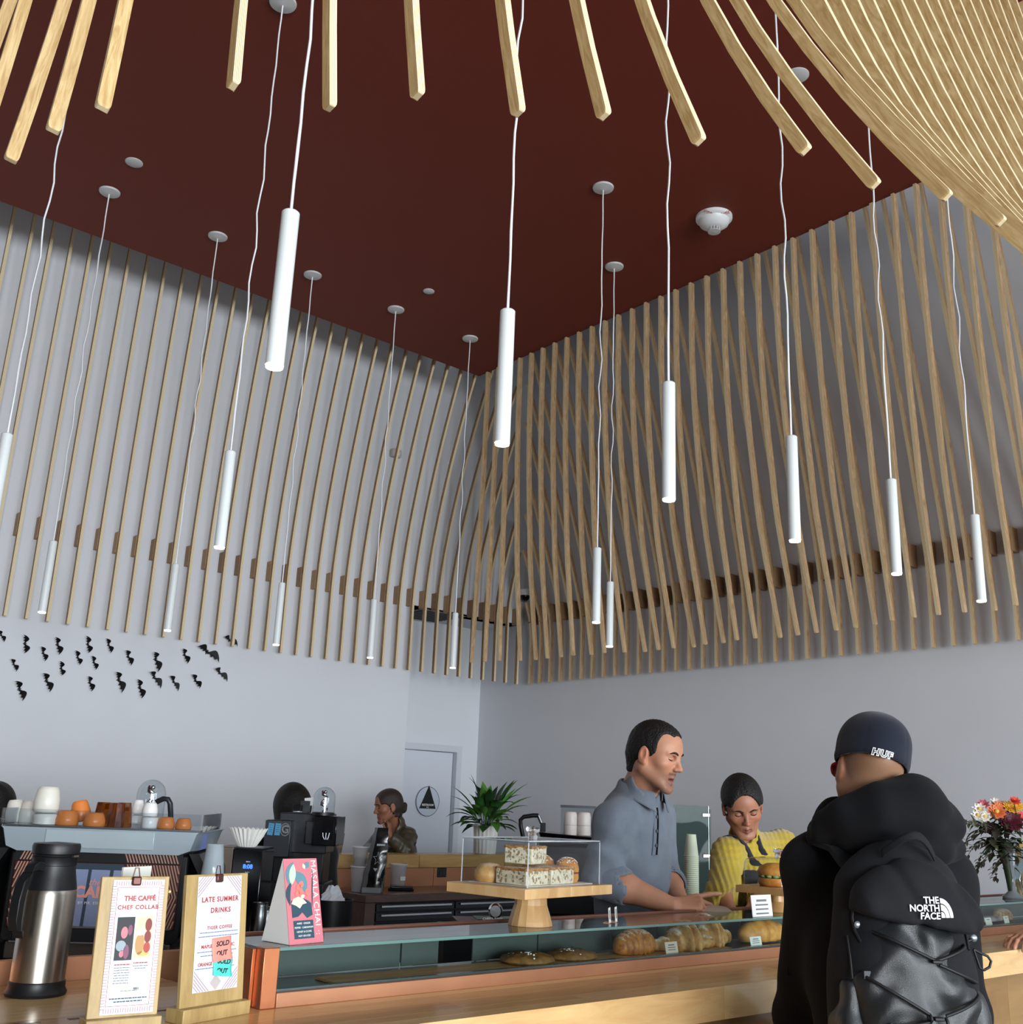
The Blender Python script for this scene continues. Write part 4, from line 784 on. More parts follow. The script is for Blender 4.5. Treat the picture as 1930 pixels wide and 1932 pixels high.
cup('espresso_cup', 259, 1511, 1536, 22, M_cerw, 'small white cup lying high behind the white cup stack', y=-.04, z=ZC_+.045); cup('espresso_cup', 282, 1536, 1556, 31, M_cerw, 'lower white cup of the stack right of the amber glasses', base=.9); cup('espresso_cup', 282, 1513, 1538, 29, M_cerw, 'upper white cup of the stack right of the amber glasses', z=ZC_+.040); cup('saucer_cup', 258, 1528, 1542, 30, M_cerw, 'low white cup beneath the small lying cup', y=-.05, z=ZC_+.012); cup('espresso_cup', 305, 1530, 1548, 28, M_cerw, 'white cup half hidden behind the right orange cups', y=-.02)
cup('orange_cup', 313, 1537, 1558, 32, M_orng, 'left one of two orange cups at the right end of the tray'); cup('orange_cup', 346, 1537, 1557, 30, M_orng, 'rightmost orange cup at the end of the tray')
# black bent water pipe and glass domes
def on_ray(px, py, z): return pz(px, py, z)
wp = thing('water_pipe', 'grey bent water pipe behind the espresso machine', 'pipe', M=EM); MB().tube([tuple(EM.inverted() @ Vector(pD(x, y, 3.95))) for x, y in ((322, 1560), (322, 1535), (321, 1516), (317, 1508), (308, 1507), (295, 1513))], .010, 10).build('pipe', M_drk, wp, smooth=60)
M_dome = glass('dome_glass', '#f2f6f8', ior=1.5, gain=1.6); M_sil = mat('polished_silver', '#d9dcdf', rough=.06, metal=1.0)
def dome(px, py0, py1, w, D, label, zb):
    P = pD(px, py1, D); r = w*D/FPX/2; h = (py1-py0)*D/FPX; t = thing('glass_dome', label, 'glass dome', (P[0], P[1], P[2]))
    MB().lathe([(r, 0), (r, h-r)]+[(r*math.cos(a), h-r+r*math.sin(a)) for a in [i*PI/20 for i in range(1, 10)]]+[(.001, h)], n=32, cap=(False, False)).build('dome', M_dome, t, smooth=60)
    MB().lathe([(r*1.04, -.012), (r*1.04, 0), (r*.9, .002)], n=32).build('base', M_black, t, smooth=40)
    pts = [(.25*r*math.sin(i*.75), .25*r*math.cos(i*.75), h*(.04+.78*i/16)) for i in range(17)]; MB().tube(pts, [.10*r*(1+.9*math.sin(i*.8)**2) for i in range(17)], 10).build('twisted_figure', M_sil, t, smooth=80); MB().sphere((.05*r, 0, h*.80), .16*r, 12, 8).build('figure_head', M_sil, t, smooth=80); return t
dome(280, 1473, 1545, 53, 4.2, 'clear glass dome with silver figure behind the espresso machine', 0); 
# ---------------------------------------------------------------- black machine at the left edge
lb = thing('grinder_housing', 'large black rounded machine housing cut by the left edge', 'coffee machine', (.75, 3.75, 1.0)); P = pD(0, 1700, 3.72)
MB().rings([[(P[0]+ex.x*x-.0, P[1]+ex.y*x+.0+y, z) for x, y in ((-.30, 0), (w, 0), (w+.02, .06), (w, .30), (-.30, .30))] for w, z in ((.075, 1.0), (.10, 1.15), (.095, 1.32), (.06, 1.42), (.0, 1.47), (-.10, 1.49))]).build('housing', M_black, lb, world=True, smooth=50)
MB().tube([(P[0]+ex.x*x, P[1]+ex.y*x-.012, z) for x, z in ((.05, 1.05), (.082, 1.16), (.082, 1.30))], .004, 6).build('edge_trim', M_inox, lb, world=True)
# ---------------------------------------------------------------- brewer with filters, cups
P = pD(468, 1662, 4.1); bw = thing('brewer', 'black coffee brewer with blue digital display and copper side', 'coffee machine', (P[0], P[1], 1.0)); BMx = frame((0, 0, 0), ex, z=(0, 0, 1)); zt_ = pV(468, 1598, P)[2]-1.0
bb = lambda nm, m, x0, x1, y0, y1, z0, z1, b=.004: MB().box(((x0+x1)/2, (y0+y1)/2, (z0+z1)/2), (x1-x0, y1-y0, z1-z0), BMx).build(nm, m, bw, bevel=b)
bb('body', M_gblk, -.055, .062, -.06, .14, 0, zt_-.006); bb('side_panel', mat('taupe_steel', '#6f6257', rough=.4, metal=.5), -.125, -.056, -.05, .14, 0, zt_); bb('top_plate', M_drk, -.05, .06, -.055, .13, zt_-.006, zt_)
bb('display', mat('display_black', '#05070c', rough=.08), -.02, .035, -.0625, -.0605, zt_-.095, zt_-.05, 0)
text('8:08', .022, 'display_digits', mat('blue_led', '#2a55ff', emit=6), bw, BMx @ T(.008, -.0635, zt_-.070) @ Rm('X', 90), bold=.0006); text('▪ ▪ ▪', .008, 'display_icons', mat('pale_led', '#9fb4d8', emit=1.2), bw, BMx @ T(.008, -.0635, zt_-.090) @ Rm('X', 90))
text('BREW', .006, 'display_icons', MATS['pale_led'], bw, BMx @ T(.008, -.0635, zt_-.052) @ Rm('X', 90))
fl = thing('filter_stack', 'white fluted paper coffee filter on top of the brewer', 'coffee filter', (P[0]-.01, P[1]+.02, 1.0+zt_)); n_ = 96
MB().rings([[(r*(1+am*math.sin(k*2*PI/n_*24))*math.cos(2*PI*k/n_), r*(1+am*math.sin(k*2*PI/n_*24))*math.sin(2*PI*k/n_), z+zz*math.sin(k*2*PI/n_*24)) for k in range(n_)] for r, z, am, zz in ((.032, 0, .0, 0), (.036, .004, .05, 0), (.055, .036, .06, .0), (.074, .070, .05, .003), (.071, .068, .05, .003), (.030, .008, .02, 0))], cap=(True, True)).build('filter_paper', mat('filter_paper', '#e6e4dc', rough=.8), fl, smooth=30)
M_clr = glass('clear_plastic', '#eef4f6', ior=1.5, gain=1.8)
P = pD(399, 1664, 3.5); zt2 = pV(399, 1592, P)[2]
for k in range(4):
    t = thing('plastic_cup', ['lowest', 'second', 'third', 'topmost'][k]+' clear plastic cup of the stack behind the drinks board', 'plastic cup', (P[0], P[1], zt2-.155+.010*k-.0), group='clear plastic cup stack'); MB().lathe([(.040-.0003*k, 0), (.041, .004), (.0275, .124), (.026, .125), (.001, .1245)], n=32, cap=(False, False)).build('cup_wall', mat('cup_plastic', '#c9d6dc', rough=.12, alpha=.5, spec=.8), t, smooth=50); MB().lathe([(.0405, -.001), (.0425, .002), (.0405, .005)], n=32, cap=(False, False)).build('rim', mat('clear_rim', '#dbe4e8', rough=.15), t)
sp = thing('cup_stand', 'small dark stand under the clear plastic cups', 'stand', (P[0], P[1], ZF)); MB().lathe([(.10, 0), (.10, .02), (.02, .03), (.02, zt2-.16-ZF-.012), (.046, zt2-.16-ZF-.005), (.046, zt2-.1575-ZF)], n=24).build('post', M_drk, sp)
# ---------------------------------------------------------------- tall black grinder
P = pD(570, 1690, 4.6); gz = lambda y: pV(570, y, P)[2]-1.0; GMx = frame((P[0], P[1], 1.0), ex, z=(0, 0, 1)); gr_ = thing('coffee_grinder', 'tall black coffee grinder with blue paper tags and a dark screen', 'coffee grinder', M=GMx); m_ = 4.6/FPX
gb = lambda nm, m, x0, x1, y0, y1, ya, yb, b=.004: MB().box((((x0+x1)/2-570)*m_, (y0+y1)/2, (gz(ya)+gz(yb))/2), ((x1-x0)*m_, y1-y0, abs(gz(ya)-gz(yb)))).build(nm, m, gr_, bevel=b)
gb('column', M_black, 512, 606, -.02, .16, 1665, 1596); MB().box((0-.02, .07, gz(1664)/2), (.24, .24, gz(1664))).build('pedestal', M_black, gr_, bevel=.006)
gb('head', M_drk, 520, 612, -.06, .16, 1608, 1534); gb('head_front', M_navyb, 500, 548, -.115, -.02, 1616, 1548); gb('head_face', mat('slate_face', '#2a2e33', rough=.4), 499, 546, -.118, -.114, 1615, 1549, .001); gb('side_plate', M_drk, 574, 590, -.10, -.05, 1590, 1548, .002)
gb('screen_box', M_gblk, 590, 634, -.13, .10, 1592, 1537); gb('screen', mat('screen_black', '#05060a', rough=.05), 607, 628, -.1325, -.1305, 1582, 1545, 0)
GF = lambda x, y, yo: T((x-570)*m_, yo, gz(y)) @ Rm('X', 90)
ps = MB(); [ps.tube([(-.004+.006*k, 0, 0), (-.012+.012*k, .012, 0), (-.014+.0145*k, .028, 0)], .0016, 5, GF(615, 1580, -.1335)) for k in range(3)]; ps.build('screen_icon', mat('screen_white', '#c9cdd2', emit=.6), gr_)
for k, (xa, lab) in enumerate(((506, 'left'), (519, 'right'))):
    t = thing('paper_tag', lab+' one of two blue paper tags stuck on the black grinder', 'paper tag', M=GMx @ GF(xa+4, 1565, -.119) @ Rm('Z', -6+3*k)); MB().box((0, 0, .0006), (.024, .050, .001)).build('tag', mat('tag_blue', '#4f93ba', rough=.6), t)
    L_ = MB()
    for q in range(4): L_.box((0, .017-.009*q, .0013), (.016-.003*(q % 2), .0022, .0003))
    L_.build('print', mat('tag_ink', '#2b5f80', rough=.6), t)
text('G', .045, 'letter_sticker', mat('sticker_grey', '#7d8183', rough=.5), gr_, GF(537, 1565, -.1195), bold=.001); MB().rings([[(r*math.cos(a), r*1.25*math.sin(a), 0) for a in [i*PI/16 for i in range(32)]] for r in (.019, .0215)], GF(537, 1565, -.1195), cap=(False, False)).build('sticker_ring', MATS['sticker_grey'], gr_)
for x, y, w, h, mm, lab in ((548, 1527, 20, 15, glass('smoke_plastic', '#aab3b6', ior=1.5, gain=2), 'clear grey plastic block left on top of the grinder'), (561, 1521, 18, 22, mat('dark_plastic_plate', '#35393a', rough=.3), 'dark plastic plate standing on top of the grinder')):
    tag(MB().box((0, 0, 0), (w*m_, .012, h*m_)).build('plastic_plate', mm, None, bevel=.002), lab, 'plate').matrix_world = GMx @ T((x-570)*m_, .0, gz(1534)+h*m_/2+.002)
P3 = pD(573, 1512, 4.75); wc = tag(MB().box((0, 0, 0), (.042, .002, .035)).build('white_card', M_card, None), 'white card clipped behind the plates on the grinder', 'card'); wc.matrix_world = GMx @ T((566-570)*m_, .03, gz(1534)+.030+.02) @ Rm('Y', -8); tag(MB().box((0, 0, .0), (.01, .01, .035)).build('card_clip', M_drk, None), 'small dark clip holding the white card on the grinder', 'clip').matrix_world = GMx @ T((566-570)*m_, .036, gz(1534)+.018)
Pd = GMx @ Vector(((609-570)*m_, .03, gz(1537)+.014)); dd = dome(610, 1486, 1533, 41, 4.62, 'clear glass dome with twisted silver figure on top of the grinder', 0)
# red knob machine part in the dark below, bin with tissue
bn = thing('waste_bin', 'black bin with crumpled white tissue beside the pink tent card', 'bin', M=T(*pD(625, 1740, 4.3))); MB().lathe([(.075, -.9+.0), (.085, .09), (.082, .09), (.07, -.85)], n=28).build('bin_wall', M_black, bn, smooth=40); bn.location.z = max(bn.location.z, ZF+.9); ROOTM[bn.name] = Matrix.Translation(bn.location)
ts = MB(); rs = random.Random(5); ts.rings([[((.055-.012*j)*math.cos(a)*(1+.3*rs.uniform(-1, 1)), (.05-.011*j)*math.sin(a)*(1+.3*rs.uniform(-1, 1)), .085+.018*j+.008*rs.uniform(-1, 1)) for a in [i*PI/8 for i in range(16)]] for j in range(4)]); ts.build('crumpled_tissue', mat('tissue', '#d8dce2', rough=.8), bn)
# steel pitchers and wire rack between machine counter and case
sb = thing('sink_shelf', 'low steel shelf behind the pastry case holding pitchers', 'shelf', (1.5, 2.75, ZF)); MB().box((1.60, 2.80, 1.098), (.90, .80, .024)).build('top', M_inox, sb, world=True, bevel=.002)
for x in (1.24, 2.0):
    for y in (2.46, 2.98): MB().box((x, y, .608), (.03, .03, .956)).build('leg', M_inox, sb, world=True)
def pitcher(px, py0, py1, w, label, D=2.85):
    P = pz(px, py1, 1.111); dep = float((P-EYE)@FW); r = w*dep/FPX/2; h = (py1-py0)*dep/FPX; t = thing('steel_pitcher', label, 'pitcher', (P[0], P[1], 1.111))
    MB().lathe([(r*.96, 0), (r, .006), (r*.97, h*.6), (r*.86, h*.92), (r*.9, h), (r*.86, h*.99), (r*.9, h*.5), (r*.9, .008), (.001, .007)], n=32, cap=(True, False)).build('body', M_inox, t, smooth=50); MB().tube([(r*.9, 0, h*.85), (r*1.5, 0, h*.8), (r*1.55, 0, h*.4), (r*.98, 0, h*.25)], .004, 8).build('handle', M_inox, t, smooth=60)
pitcher(487, 1706, 1760, 34, 'taller steel milk pitcher left of the pink tent card'); pitcher(500, 1717, 1760, 26, 'shorter steel milk pitcher partly behind the taller one')
P = pz(512, 1760, 1.111); wr_ = thing('wire_basket', 'small wire basket beside the steel pitchers', 'basket', (P[0]+.02, P[1]+.03, 1.111))
for z, r in ((.003, .036), (.022, .04), (.042, .044)): MB().tube([(r*math.cos(a), r*math.sin(a), z) for a in [i*PI/12 for i in range(25)]], .0015, 5).build('ring_wire', M_inox, wr_)
for i in range(14): a = i*PI/7; MB().tube([(.036*math.cos(a), .036*math.sin(a), .002), (.044*math.cos(a), .044*math.sin(a), .042)], .0011, 4).build('upright_wire', M_inox, wr_)
for k, px in enumerate((621, 647)):
    P = pz(px, 1758, 1.2); t = thing('napkin_corner', ('left', 'right')[k]+' small white plastic clip sticking up behind the case', 'clip', (P[0], 2.252, 1.2)); MB().box((0, 0, -.005), (.006, .006, .09)).build('clip', M_cerw, t, bevel=.002)
# ---------------------------------------------------------------- things on the island and far bar
P = pz(712, 1686, 1.05); dI = float((P-EYE)@FW); mI = dI/FPX; IM = frame((P[0], P[1]+.05, 1.05), ex, z=(0, 0, 1))
sc_ = thing('scale', 'small grey scale under the black coffee bag', 'scale', M=IM); MB().box((-.005, 0, .017), (.115, .12, .034)).build('body', mat('scale_grey', '#8b9094', rough=.4), sc_, bevel=.005)
bag = thing('coffee_bag', 'tall glossy black coffee bag standing on the scale', 'coffee bag', M=IM @ T(0, 0, .0345))
hB = .345; rings = []
rs = random.Random(9)
for i in range(15):
    u = i/14; w = .058-.018*u**2+(.004 if i % 3 == 0 else 0); d = .045*(1-u)**.8+.004; ln = .030*u; rings.append([(ln+x*w+.003*rs.uniform(-1, 1), y*d+.004*rs.uniform(-1, 1), hB*u) for x, y in ((-1, -.8), (-.5, -1), (.1, -1.05), (.6, -1), (1, -.7), (1, .7), (0, 1), (-1, .7))])
MB().rings(rings).build('bag_body', mat('black_foil', '#0a0c0f', rough=.18, spec=.8), bag, smooth=35)
MB().rings([[(r[0][0]-.001, r[0][1]-.004, r[0][2]), (r[1][0]-.004, r[1][1]-.003, r[1][2]), (r[1][0]-.004, r[1][1]+.002, r[1][2]), (r[0][0]-.001, r[0][1]+.004, r[0][2])] for r in rings]).build('side_gusset', mat('grey_foil', '#6f7172', rough=.35, metal=.3), bag, smooth=40)
st5 = [(.030*math.cos(PI/2+i*PI/5)*(1 if i % 2 == 0 else .42), .042*math.sin(PI/2+i*PI/5)*(1 if i % 2 == 0 else .42)) for i in range(10)]
MB().rings([[(x*k, y*k, 0) for x, y in st5] for k in (1, .86)], T(.022, -.050, .165) @ Rm('X', 88), cap=(False, False)).build('star_print', mat('star_white', '#b9c4cc', rough=.5), bag)
MB().box((.030, -.043, .045), (.05, .004, .018)).build('name_label', M_black, bag); MB().prism([(-.014, .010), (.014, .010), (0, -.008)], .001, T(.012, -.051, .10) @ Rm('X', 90)).build('heart_print', MATS['star_white'], bag); MB().box((.034, -.034, .245), (.05, .004, .012)).build('band_print', MATS['star_white'], bag)
M_tubp = glass('deli_plastic', '#dfe0e4', ior=1.5, gain=2.2); M_cof = mat('ground_coffee', '#241b18', rough=.9)
def tub(px0, px1, py0, py1, label, fill, z, dy=.12, lab=False):
    P = pz((px0+px1)/2, py1, z); dep = float((P-EYE)@FW); r = (px1-px0)*dep/FPX/2; h = (py1-py0)*dep/FPX; t = thing('plastic_tub', label, 'container', (P[0], P[1], z))
    MB().lathe([(r*.80, 0), (r*.98, h*.97), (r*.96, h*.96), (r*.79, .004)], n=32, cap=(True, False)).build('tub_wall', mat('tub_milky', '#c9c6c9', rough=.25, alpha=.42), t, smooth=40); MB().lathe([(r*.98, h*.955), (r*1.03, h*.96), (r*1.03, h), (r*.97, h)], n=32, cap=(False, False)).build('rim', mat('tub_rim', '#dedcde', rough=.3), t)
    if fill: MB().lathe([(r*.77, .005), (r*(.78+.18*fill), h*fill), (.001, h*fill+.004)], n=28).build('contents', M_cof, t, smooth=40)
    if lab: MB().box((0, -r*.93, h*.42), (r*.7, .003, h*.16)).build('label', M_card, t)
    return t, h
t, h1 = tub(658, 698, 1636, 1682, 'wider plastic tub with dark coffee at the bottom of the stack', .42, 1.051); Pb = ROOTM[t.name].translation
t2b = thing('plastic_tub', 'upper plastic tub half filled with dark coffee beside the black bag', 'container', (Pb[0]-.012, Pb[1], 1.051+h1+.001)); r = .046; h = .112
MB().lathe([(r*.80, 0), (r*1.08, h*.97), (r*1.06, h*.96), (r*.79, .004)], n=32, cap=(True, False)).build('tub_wall', MATS['tub_milky'], t2b, smooth=40); MB().lathe([(r*1.08, h*.955), (r*1.13, h*.96), (r*1.13, h), (r*1.07, h)], n=32, cap=(False, False)).build('rim', MATS['tub_rim'], t2b); MB().lathe([(r*.77, .005), (r*.86, h*.40), (.001, h*.40+.004)], n=28).build('contents', M_cof, t2b, smooth=40)
tub(734, 766, 1632, 1676, 'plastic tub with white label right of the black coffee bag', 0, 1.051, lab=True)
P = pz(762, 1680, 1.051); 
for k in range(2): tag(MB().box((0, 0, .007), (.16-.02*k, .11, .013)).build('black_tray', M_gblk, None, bevel=.003), ('lower', 'upper')[k]+' thin black tray lying right of the coffee bag', 'tray').matrix_world = T(P[0], P[1]+.03, 1.0505+.0136*k) @ Rm('Z', -38+6*k)
P = pz(812, 1668, 1.051); tp = thing('portafilter', 'copper coloured portafilter lying on the island', 'portafilter', M=frame((P[0], P[1], 1.053), ex, z=(0, 0, 1))); MB().tube([(-.02, 0, .024), (.07, 0, .024)], [.017, .021], 16).build('handle', M_cu, tp, smooth=60); MB().tube([(-.085, 0, .02), (-.02, 0, .022)], .006, 8).build('neck', M_inox, tp); MB().lathe([(.026, 0), (.028, .022), (.025, .022), (.022, .004)], T(-.105, 0, .0), n=24).build('basket', M_inox, tp)
P = pY(834, 1646, 5.985); ob = thing('wall_socket', 'black outlet plate on the copper front of the far bar', 'socket', (P[0], 5.989, P[2])); MB().box((0, -.003, 0), (.075, .006, .062)).build('plate', M_black, ob, bevel=.002); MB().box((-.012, -.007, 0), (.020, .003, .030)).build('insert', M_drk, ob)
MB().box((.012, -.007, 0), (.020, .003, .030)).build('insert', M_drk, ob)
P = pY(634, 1612, 6.10); dc = thing('iced_drink', 'clear cup of pinkish brown iced drink on the far bar', 'drink', (P[0], 6.10, 1.2505)); MB().lathe([(.034, 0), (.047, .125), (.045, .125), (.032, .003)], n=28, cap=(True, False)).build('cup_wall', M_clr, dc, smooth=50); MB().lathe([(.031, .004), (.041, .075), (.001, .076)], n=28).build('drink', mat('iced_coffee', '#a07866', rough=.3), dc, smooth=40); MB().tube([(.01, 0, .01), (.035, 0, .15)], .004, 8).build('straw', mat('straw_tan', '#b08e78', rough=.4), dc)
# restroom sign on the door
P = pY(806, 1512, AY); sg = thing('restroom_sign', 'black triangle on a pale disc, restroom sign on the door', 'sign', M=frame((P[0], AY+.0, P[2]), (1, 0, 0), y=(0, 0, 1))); kk = float((P-EYE)@FW)/FPX
MB().lathe([(27*kk, .0), (27*kk, .004), (.001, .004)], n=48).build('disc', mat('sign_pale', '#bcc3cd', rough=.5), sg); MB().rings([[(r*math.cos(a), r*math.sin(a), .0046) for a in [i*PI/32 for i in range(64)]] for r in (26.3*kk, 27.2*kk)], cap=(False, False)).build('disc_edge', M_drk, sg)
MB().prism([(-19*kk, -13*kk), (19*kk, -13*kk), (1*kk, 29*kk)], .004, T(0, 0, .004)).build('triangle', M_black, sg); text('RESTROOM', 5.2*kk, 'lettering', M_card, sg, T(0, -6.5*kk, .0085), depth=.0004, bold=.0006); text('ALL', 4*kk, 'lettering', M_card, sg, T(0, -10.6*kk, .0085), depth=.0004)
sg.location.y = AY+.008-.012; ROOTM[sg.name] = sg.matrix_world.copy()
# ---------------------------------------------------------------- potted plant on the far bar
P = pY(914, 1622, 6.10); pp = thing('potted_plant', 'leafy green plant in a white fluted pot on the far bar', 'plant', (P[0], 6.10, 1.2505)); kp = float((np.array([P[0], 6.1, 1.3])-EYE)@FW)/FPX; r = 23*kp; hp_ = 50*kp; n_ = 72
MB().rings([[(rr*(1+.03*math.cos(k*2*PI/n_*18))*math.cos(2*PI*k/n_), rr*(1+.03*math.cos(k*2*PI/n_*18))*math.sin(2*PI*k/n_), z) for k in range(n_)] for rr, z in ((r*.82, 0), (r*.86, .006), (r, hp_), (r*.92, hp_), (r*.90, hp_-.02))], cap=(True, True)).build('pot', M_cerw, pp, smooth=30)
MB().lathe([(r*.9, hp_-.02), (.001, hp_-.015)], n=24).build('soil', mat('soil', '#2a211a', rough=.9), pp)
rs = random.Random(21); LFM = [mat('leaf_green_a', '#2f5a26', rough=.4, noise_amt=.2), mat('leaf_green_b', '#4d7f33', rough=.4, noise_amt=.2), mat('leaf_green_c', '#1f3d1f', rough=.4, noise_amt=.2)]
def leaf3(par, base, az, el, L_, w, m, droop=1.0, stem=.4, name='leaf', world=False):
    n = 9; c = [Vector(base)]; d = Vector((math.cos(az)*math.cos(el), math.sin(az)*math.cos(el), math.sin(el)))
    for i in range(n): d = (d+Vector((0, 0, -droop*.16*(i/n)))).normalized(); c.append(c[-1]+d*L_/n)
    rg = []
    for i, p in enumerate(c):
        u = i/n; t_ = (c[min(i+1, n)]-c[max(i-1, 0)]).normalized(); s_ = t_.cross(Vector((0, 0, 1))).normalized(); up = s_.cross(t_); wv = (w*.06 if u < stem else w*max(.02, math.sin(PI*((u-stem)/(1-stem))**.85))); rg.append([p-s_*wv+up*wv*.25, p-s_*wv*.5+up*.05*wv, p, p+s_*wv*.5+up*.05*wv, p+s_*wv+up*wv*.25])
    return MB().rings(rg, closed=False).build(name, m, par, smooth=60, world=world)
for i in range(64):
    az = rs.uniform(0, 2*PI); el = rs.uniform(.1, 1.35); L_ = rs.uniform(62, 98)*kp*(.75+.35*math.sin(el)); leaf3(pp, (rs.uniform(-.3, .3)*r, rs.uniform(-.3, .3)*r, hp_-.01), az, el, L_, rs.uniform(6.5, 10)*kp, LFM[i % 3], droop=rs.uniform(.7, 2.2))
for az, el, L_ in ((-.2, 1.05, 112), (-.75, .95, 116), (-.9, .75, 108), (2.5, .95, 100)): leaf3(pp, (0, 0, hp_-.01), az, el, L_*kp, 9.5*kp, LFM[1], droop=.8)
# ---------------------------------------------------------------- second machine behind the man, paper cups, glass screen
P = pD(1090, 1585, 5.0); M2 = frame((P[0], P[1], 1.0), ex, z=(0, 0, 1)); e2 = thing('espresso_machine', 'second black coffee machine half hidden behind the man in grey', 'coffee machine', M=M2); k2 = 5.0/FPX; zt3 = P[2]-1.0
MB().rings([[(x*k2, y, z) for x, y in ((-76, -.2), (110, -.2), (110, .22), (-76, .22))] for z in (.12, zt3-.02)]).build('body', M_black, e2, bevel=.01); MB().rings([[(x*k2, y, zt3-.02+dz) for x, y, dz in ((-72, -.22, .028), (110, -.22, .0), (110, .22, 0), (-72, .22, .028))], [(x*k2, y, zt3+dz) for x, y, dz in ((-76, -.23, .035), (110, -.23, .01), (110, .23, .01), (-76, .23, .035))]]).build('top', M_gblk, e2, bevel=.004)
for x in (-60, 90):
    for y in (-.15, .15): MB().lathe([(.025, 0), (.02, .121)], T(x*k2, y, 0), n=14).build('foot', M_black, e2)
MB().tube([((x-1090)*k2, -.14, zt3+(1585-y)*k2) for x, y in ((986, 1582), (981, 1562), (980, 1552), (986, 1546), (1004, 1543), (1013, 1543))], .010, 10).build('handle', M_black, e2, smooth=60); MB().tube([((x-1090)*k2, -.14, zt3+(1585-y)*k2) for x, y in ((1013, 1543), (1019, 1556))], .008, 8).build('handle_joint', M_inox, e2); MB().box(((1022-1090)*k2, -.14, zt3+.055), (.025, .03, .04)).build('handle_mount', M_black, e2, bevel=.003)
MB().box((.0, .02, zt3+(1585-1555)*k2), (.16, .12, .15)).build('clear_hopper', M_clr, e2); MB().box((.0, .02, zt3+(1585-1524.5)*k2), (.165, .125, .012)).build('hopper_lid', M_drk, e2)
mcs = thing('machine_stand', 'dark counter under the second coffee machine', 'counter', M=M2); MB().box((.02, 0, -.0275), (.6, .5, .053)).build('worktop', M_dkw, mcs, bevel=.003); MB().box((.02, 0, (-.056+ZF-1.0)/2), (.56, .46, abs(ZF-1.0)-.056)).build('carcass', M_drk, mcs)
for k, (x, lab) in enumerate(((1073, 'left'), (1098, 'right'))):
    for q, nm in enumerate(('lower', 'upper')):
        t = thing('ceramic_cup', '%s cream cup of the %s stack on the second machine' % (nm, lab), 'cup', M=M2 @ T((x-1090)*k2, -.12, zt3+.026+.044*q)); MB().lathe([(.031, 0), (.0315, .006), (.0315, .04), (.028, .056), (.022, .060), (.001, .0595)][:: 1] if q else [(.031, 0), (.032, .005), (.032, .043), (.001, .0438)], n=28, cap=(False, False)).build('cup_body', mat('pinkish_cup', '#d9cfc8', rough=.4), t, smooth=60)
P = pD(1305, 1706, 4.7); pc = thing('side_counter', 'low dark counter carrying the paper cup stack', 'counter', (P[0], P[1], ZF)); MB().box((-.02, .02, (P[2]-ZF)-.02), (.26, .22, .04)).build('worktop', M_dkw, pc, bevel=.003); MB().box((-.02, .02, (P[2]-ZF-.04)/2), (.24, .20, P[2]-ZF-.041)).build('carcass', M_drk, pc)
M_pcup = mat('mint_paper', '#dbe3c8', rough=.6); kc = 4.7/FPX; zs = pV(1305, 1697, P)[2]; n_c = 24; pit = (1697-1612)*kc/(n_c-1)
ORDN = ['lowest', 'second lowest', 'third lowest']+[ORD[i] for i in range(3, 24)]
cme = None
for i in range(n_c):
    rb, rt_, hh = 13.6*kc*(1-.0*i), 9.0*kc, 41*kc
    t = thing('paper_cup', 'pale mint paper cup, %s of the tall stack' % (['lowest', 'second from the bottom', 'third from the bottom'][i] if i < 3 else 'topmost' if i == n_c-1 else ORD[n_c-1-i]+' from the top'), 'paper cup', (P[0], P[1], P[2]+.0005+pit*i), group='stack of mint paper cups')
    if cme is None:
        a = MB().lathe([(rb, .002), (rt_, hh), (rt_*.94, hh), (rt_*.9, hh-.004), (.001, hh-.004)], n=28, cap=(False, False)).build('cup_wall', M_pcup, t, smooth=50); b_ = MB().lathe([(rb, .0), (rb*1.05, .0015), (rb*1.05, .0035), (rb*.99, .005)], n=28, cap=(False, False)).build('rim', M_pcup, t, smooth=60); cme = (a, b_)
    else:
        for o in cme: c = o.copy(); C.objects.link(c); c.parent = t
P = pD(1338, 1700, 5.0); kg = 5.0/FPX; PM = frame((P[0], P[1], 1.0), (ex*.98+Vector((0, 0, 0))), z=(0, 0, 1)); gp = thing('glass_screen', 'pale green glass screen with metal clips behind the paper cups', 'glass screen', M=PM); zt4 = pV(1338, 1521, P)[2]-1.0; zb4 = -.12
MB().box((-.16, 0, (zt4+zb4)/2), (.32, .010, zt4-zb4)).build('pane', glass('green_pane', '#b4c5c3', ior=1.5, gain=.12), gp); MB().box((.001, 0, (zt4+zb4)/2), (.003, .012, zt4-zb4)).build('pane_edge', mat('pane_edge', '#9fd0c6', rough=.1), gp); MB().box((.012, .012, (zt4-.01+zb4)/2), (.007, .02, zt4-zb4-.02)).build('post', M_black, gp)
for y in (1538, 1615, 1695, 1727): z = pV(1338, y, P)[2]-1.0; MB().box((-.012, -.008, z), (.036, .02, .016)).build('clip', M_inox, gp, bevel=.002)
MB().box((-.16, 0, (zb4+ZF-1.0)/2), (.32, .02, abs(ZF-1.0)-abs(zb4))).build('base', M_drk, gp)
# paper bag the man holds, tongs-like tray edge
P = pD(1345, 1712, 3.27); pb = thing('paper_bag', 'crumpled translucent paper bag held by the man in grey', 'paper bag', M=frame((P[0], P[1], P[2]-.03), ex, z=(0, 0, 1))); rs = random.Random(3)
MB().rings([[(x, y+.006*rs.uniform(-1, 1), z*h_+.004*rs.uniform(-1, 1)) for y, z in ((-.05, 0), (-.03, .5), (0, 1), (.03, .55), (.05, 0))] for x, h_ in ((-.055, .022), (-.03, .036), (0, .042), (.04, .03), (.085, .008))]).build('bag', mat('kraft_translucent', '#b5a58f', rough=.5), pb, smooth=60)
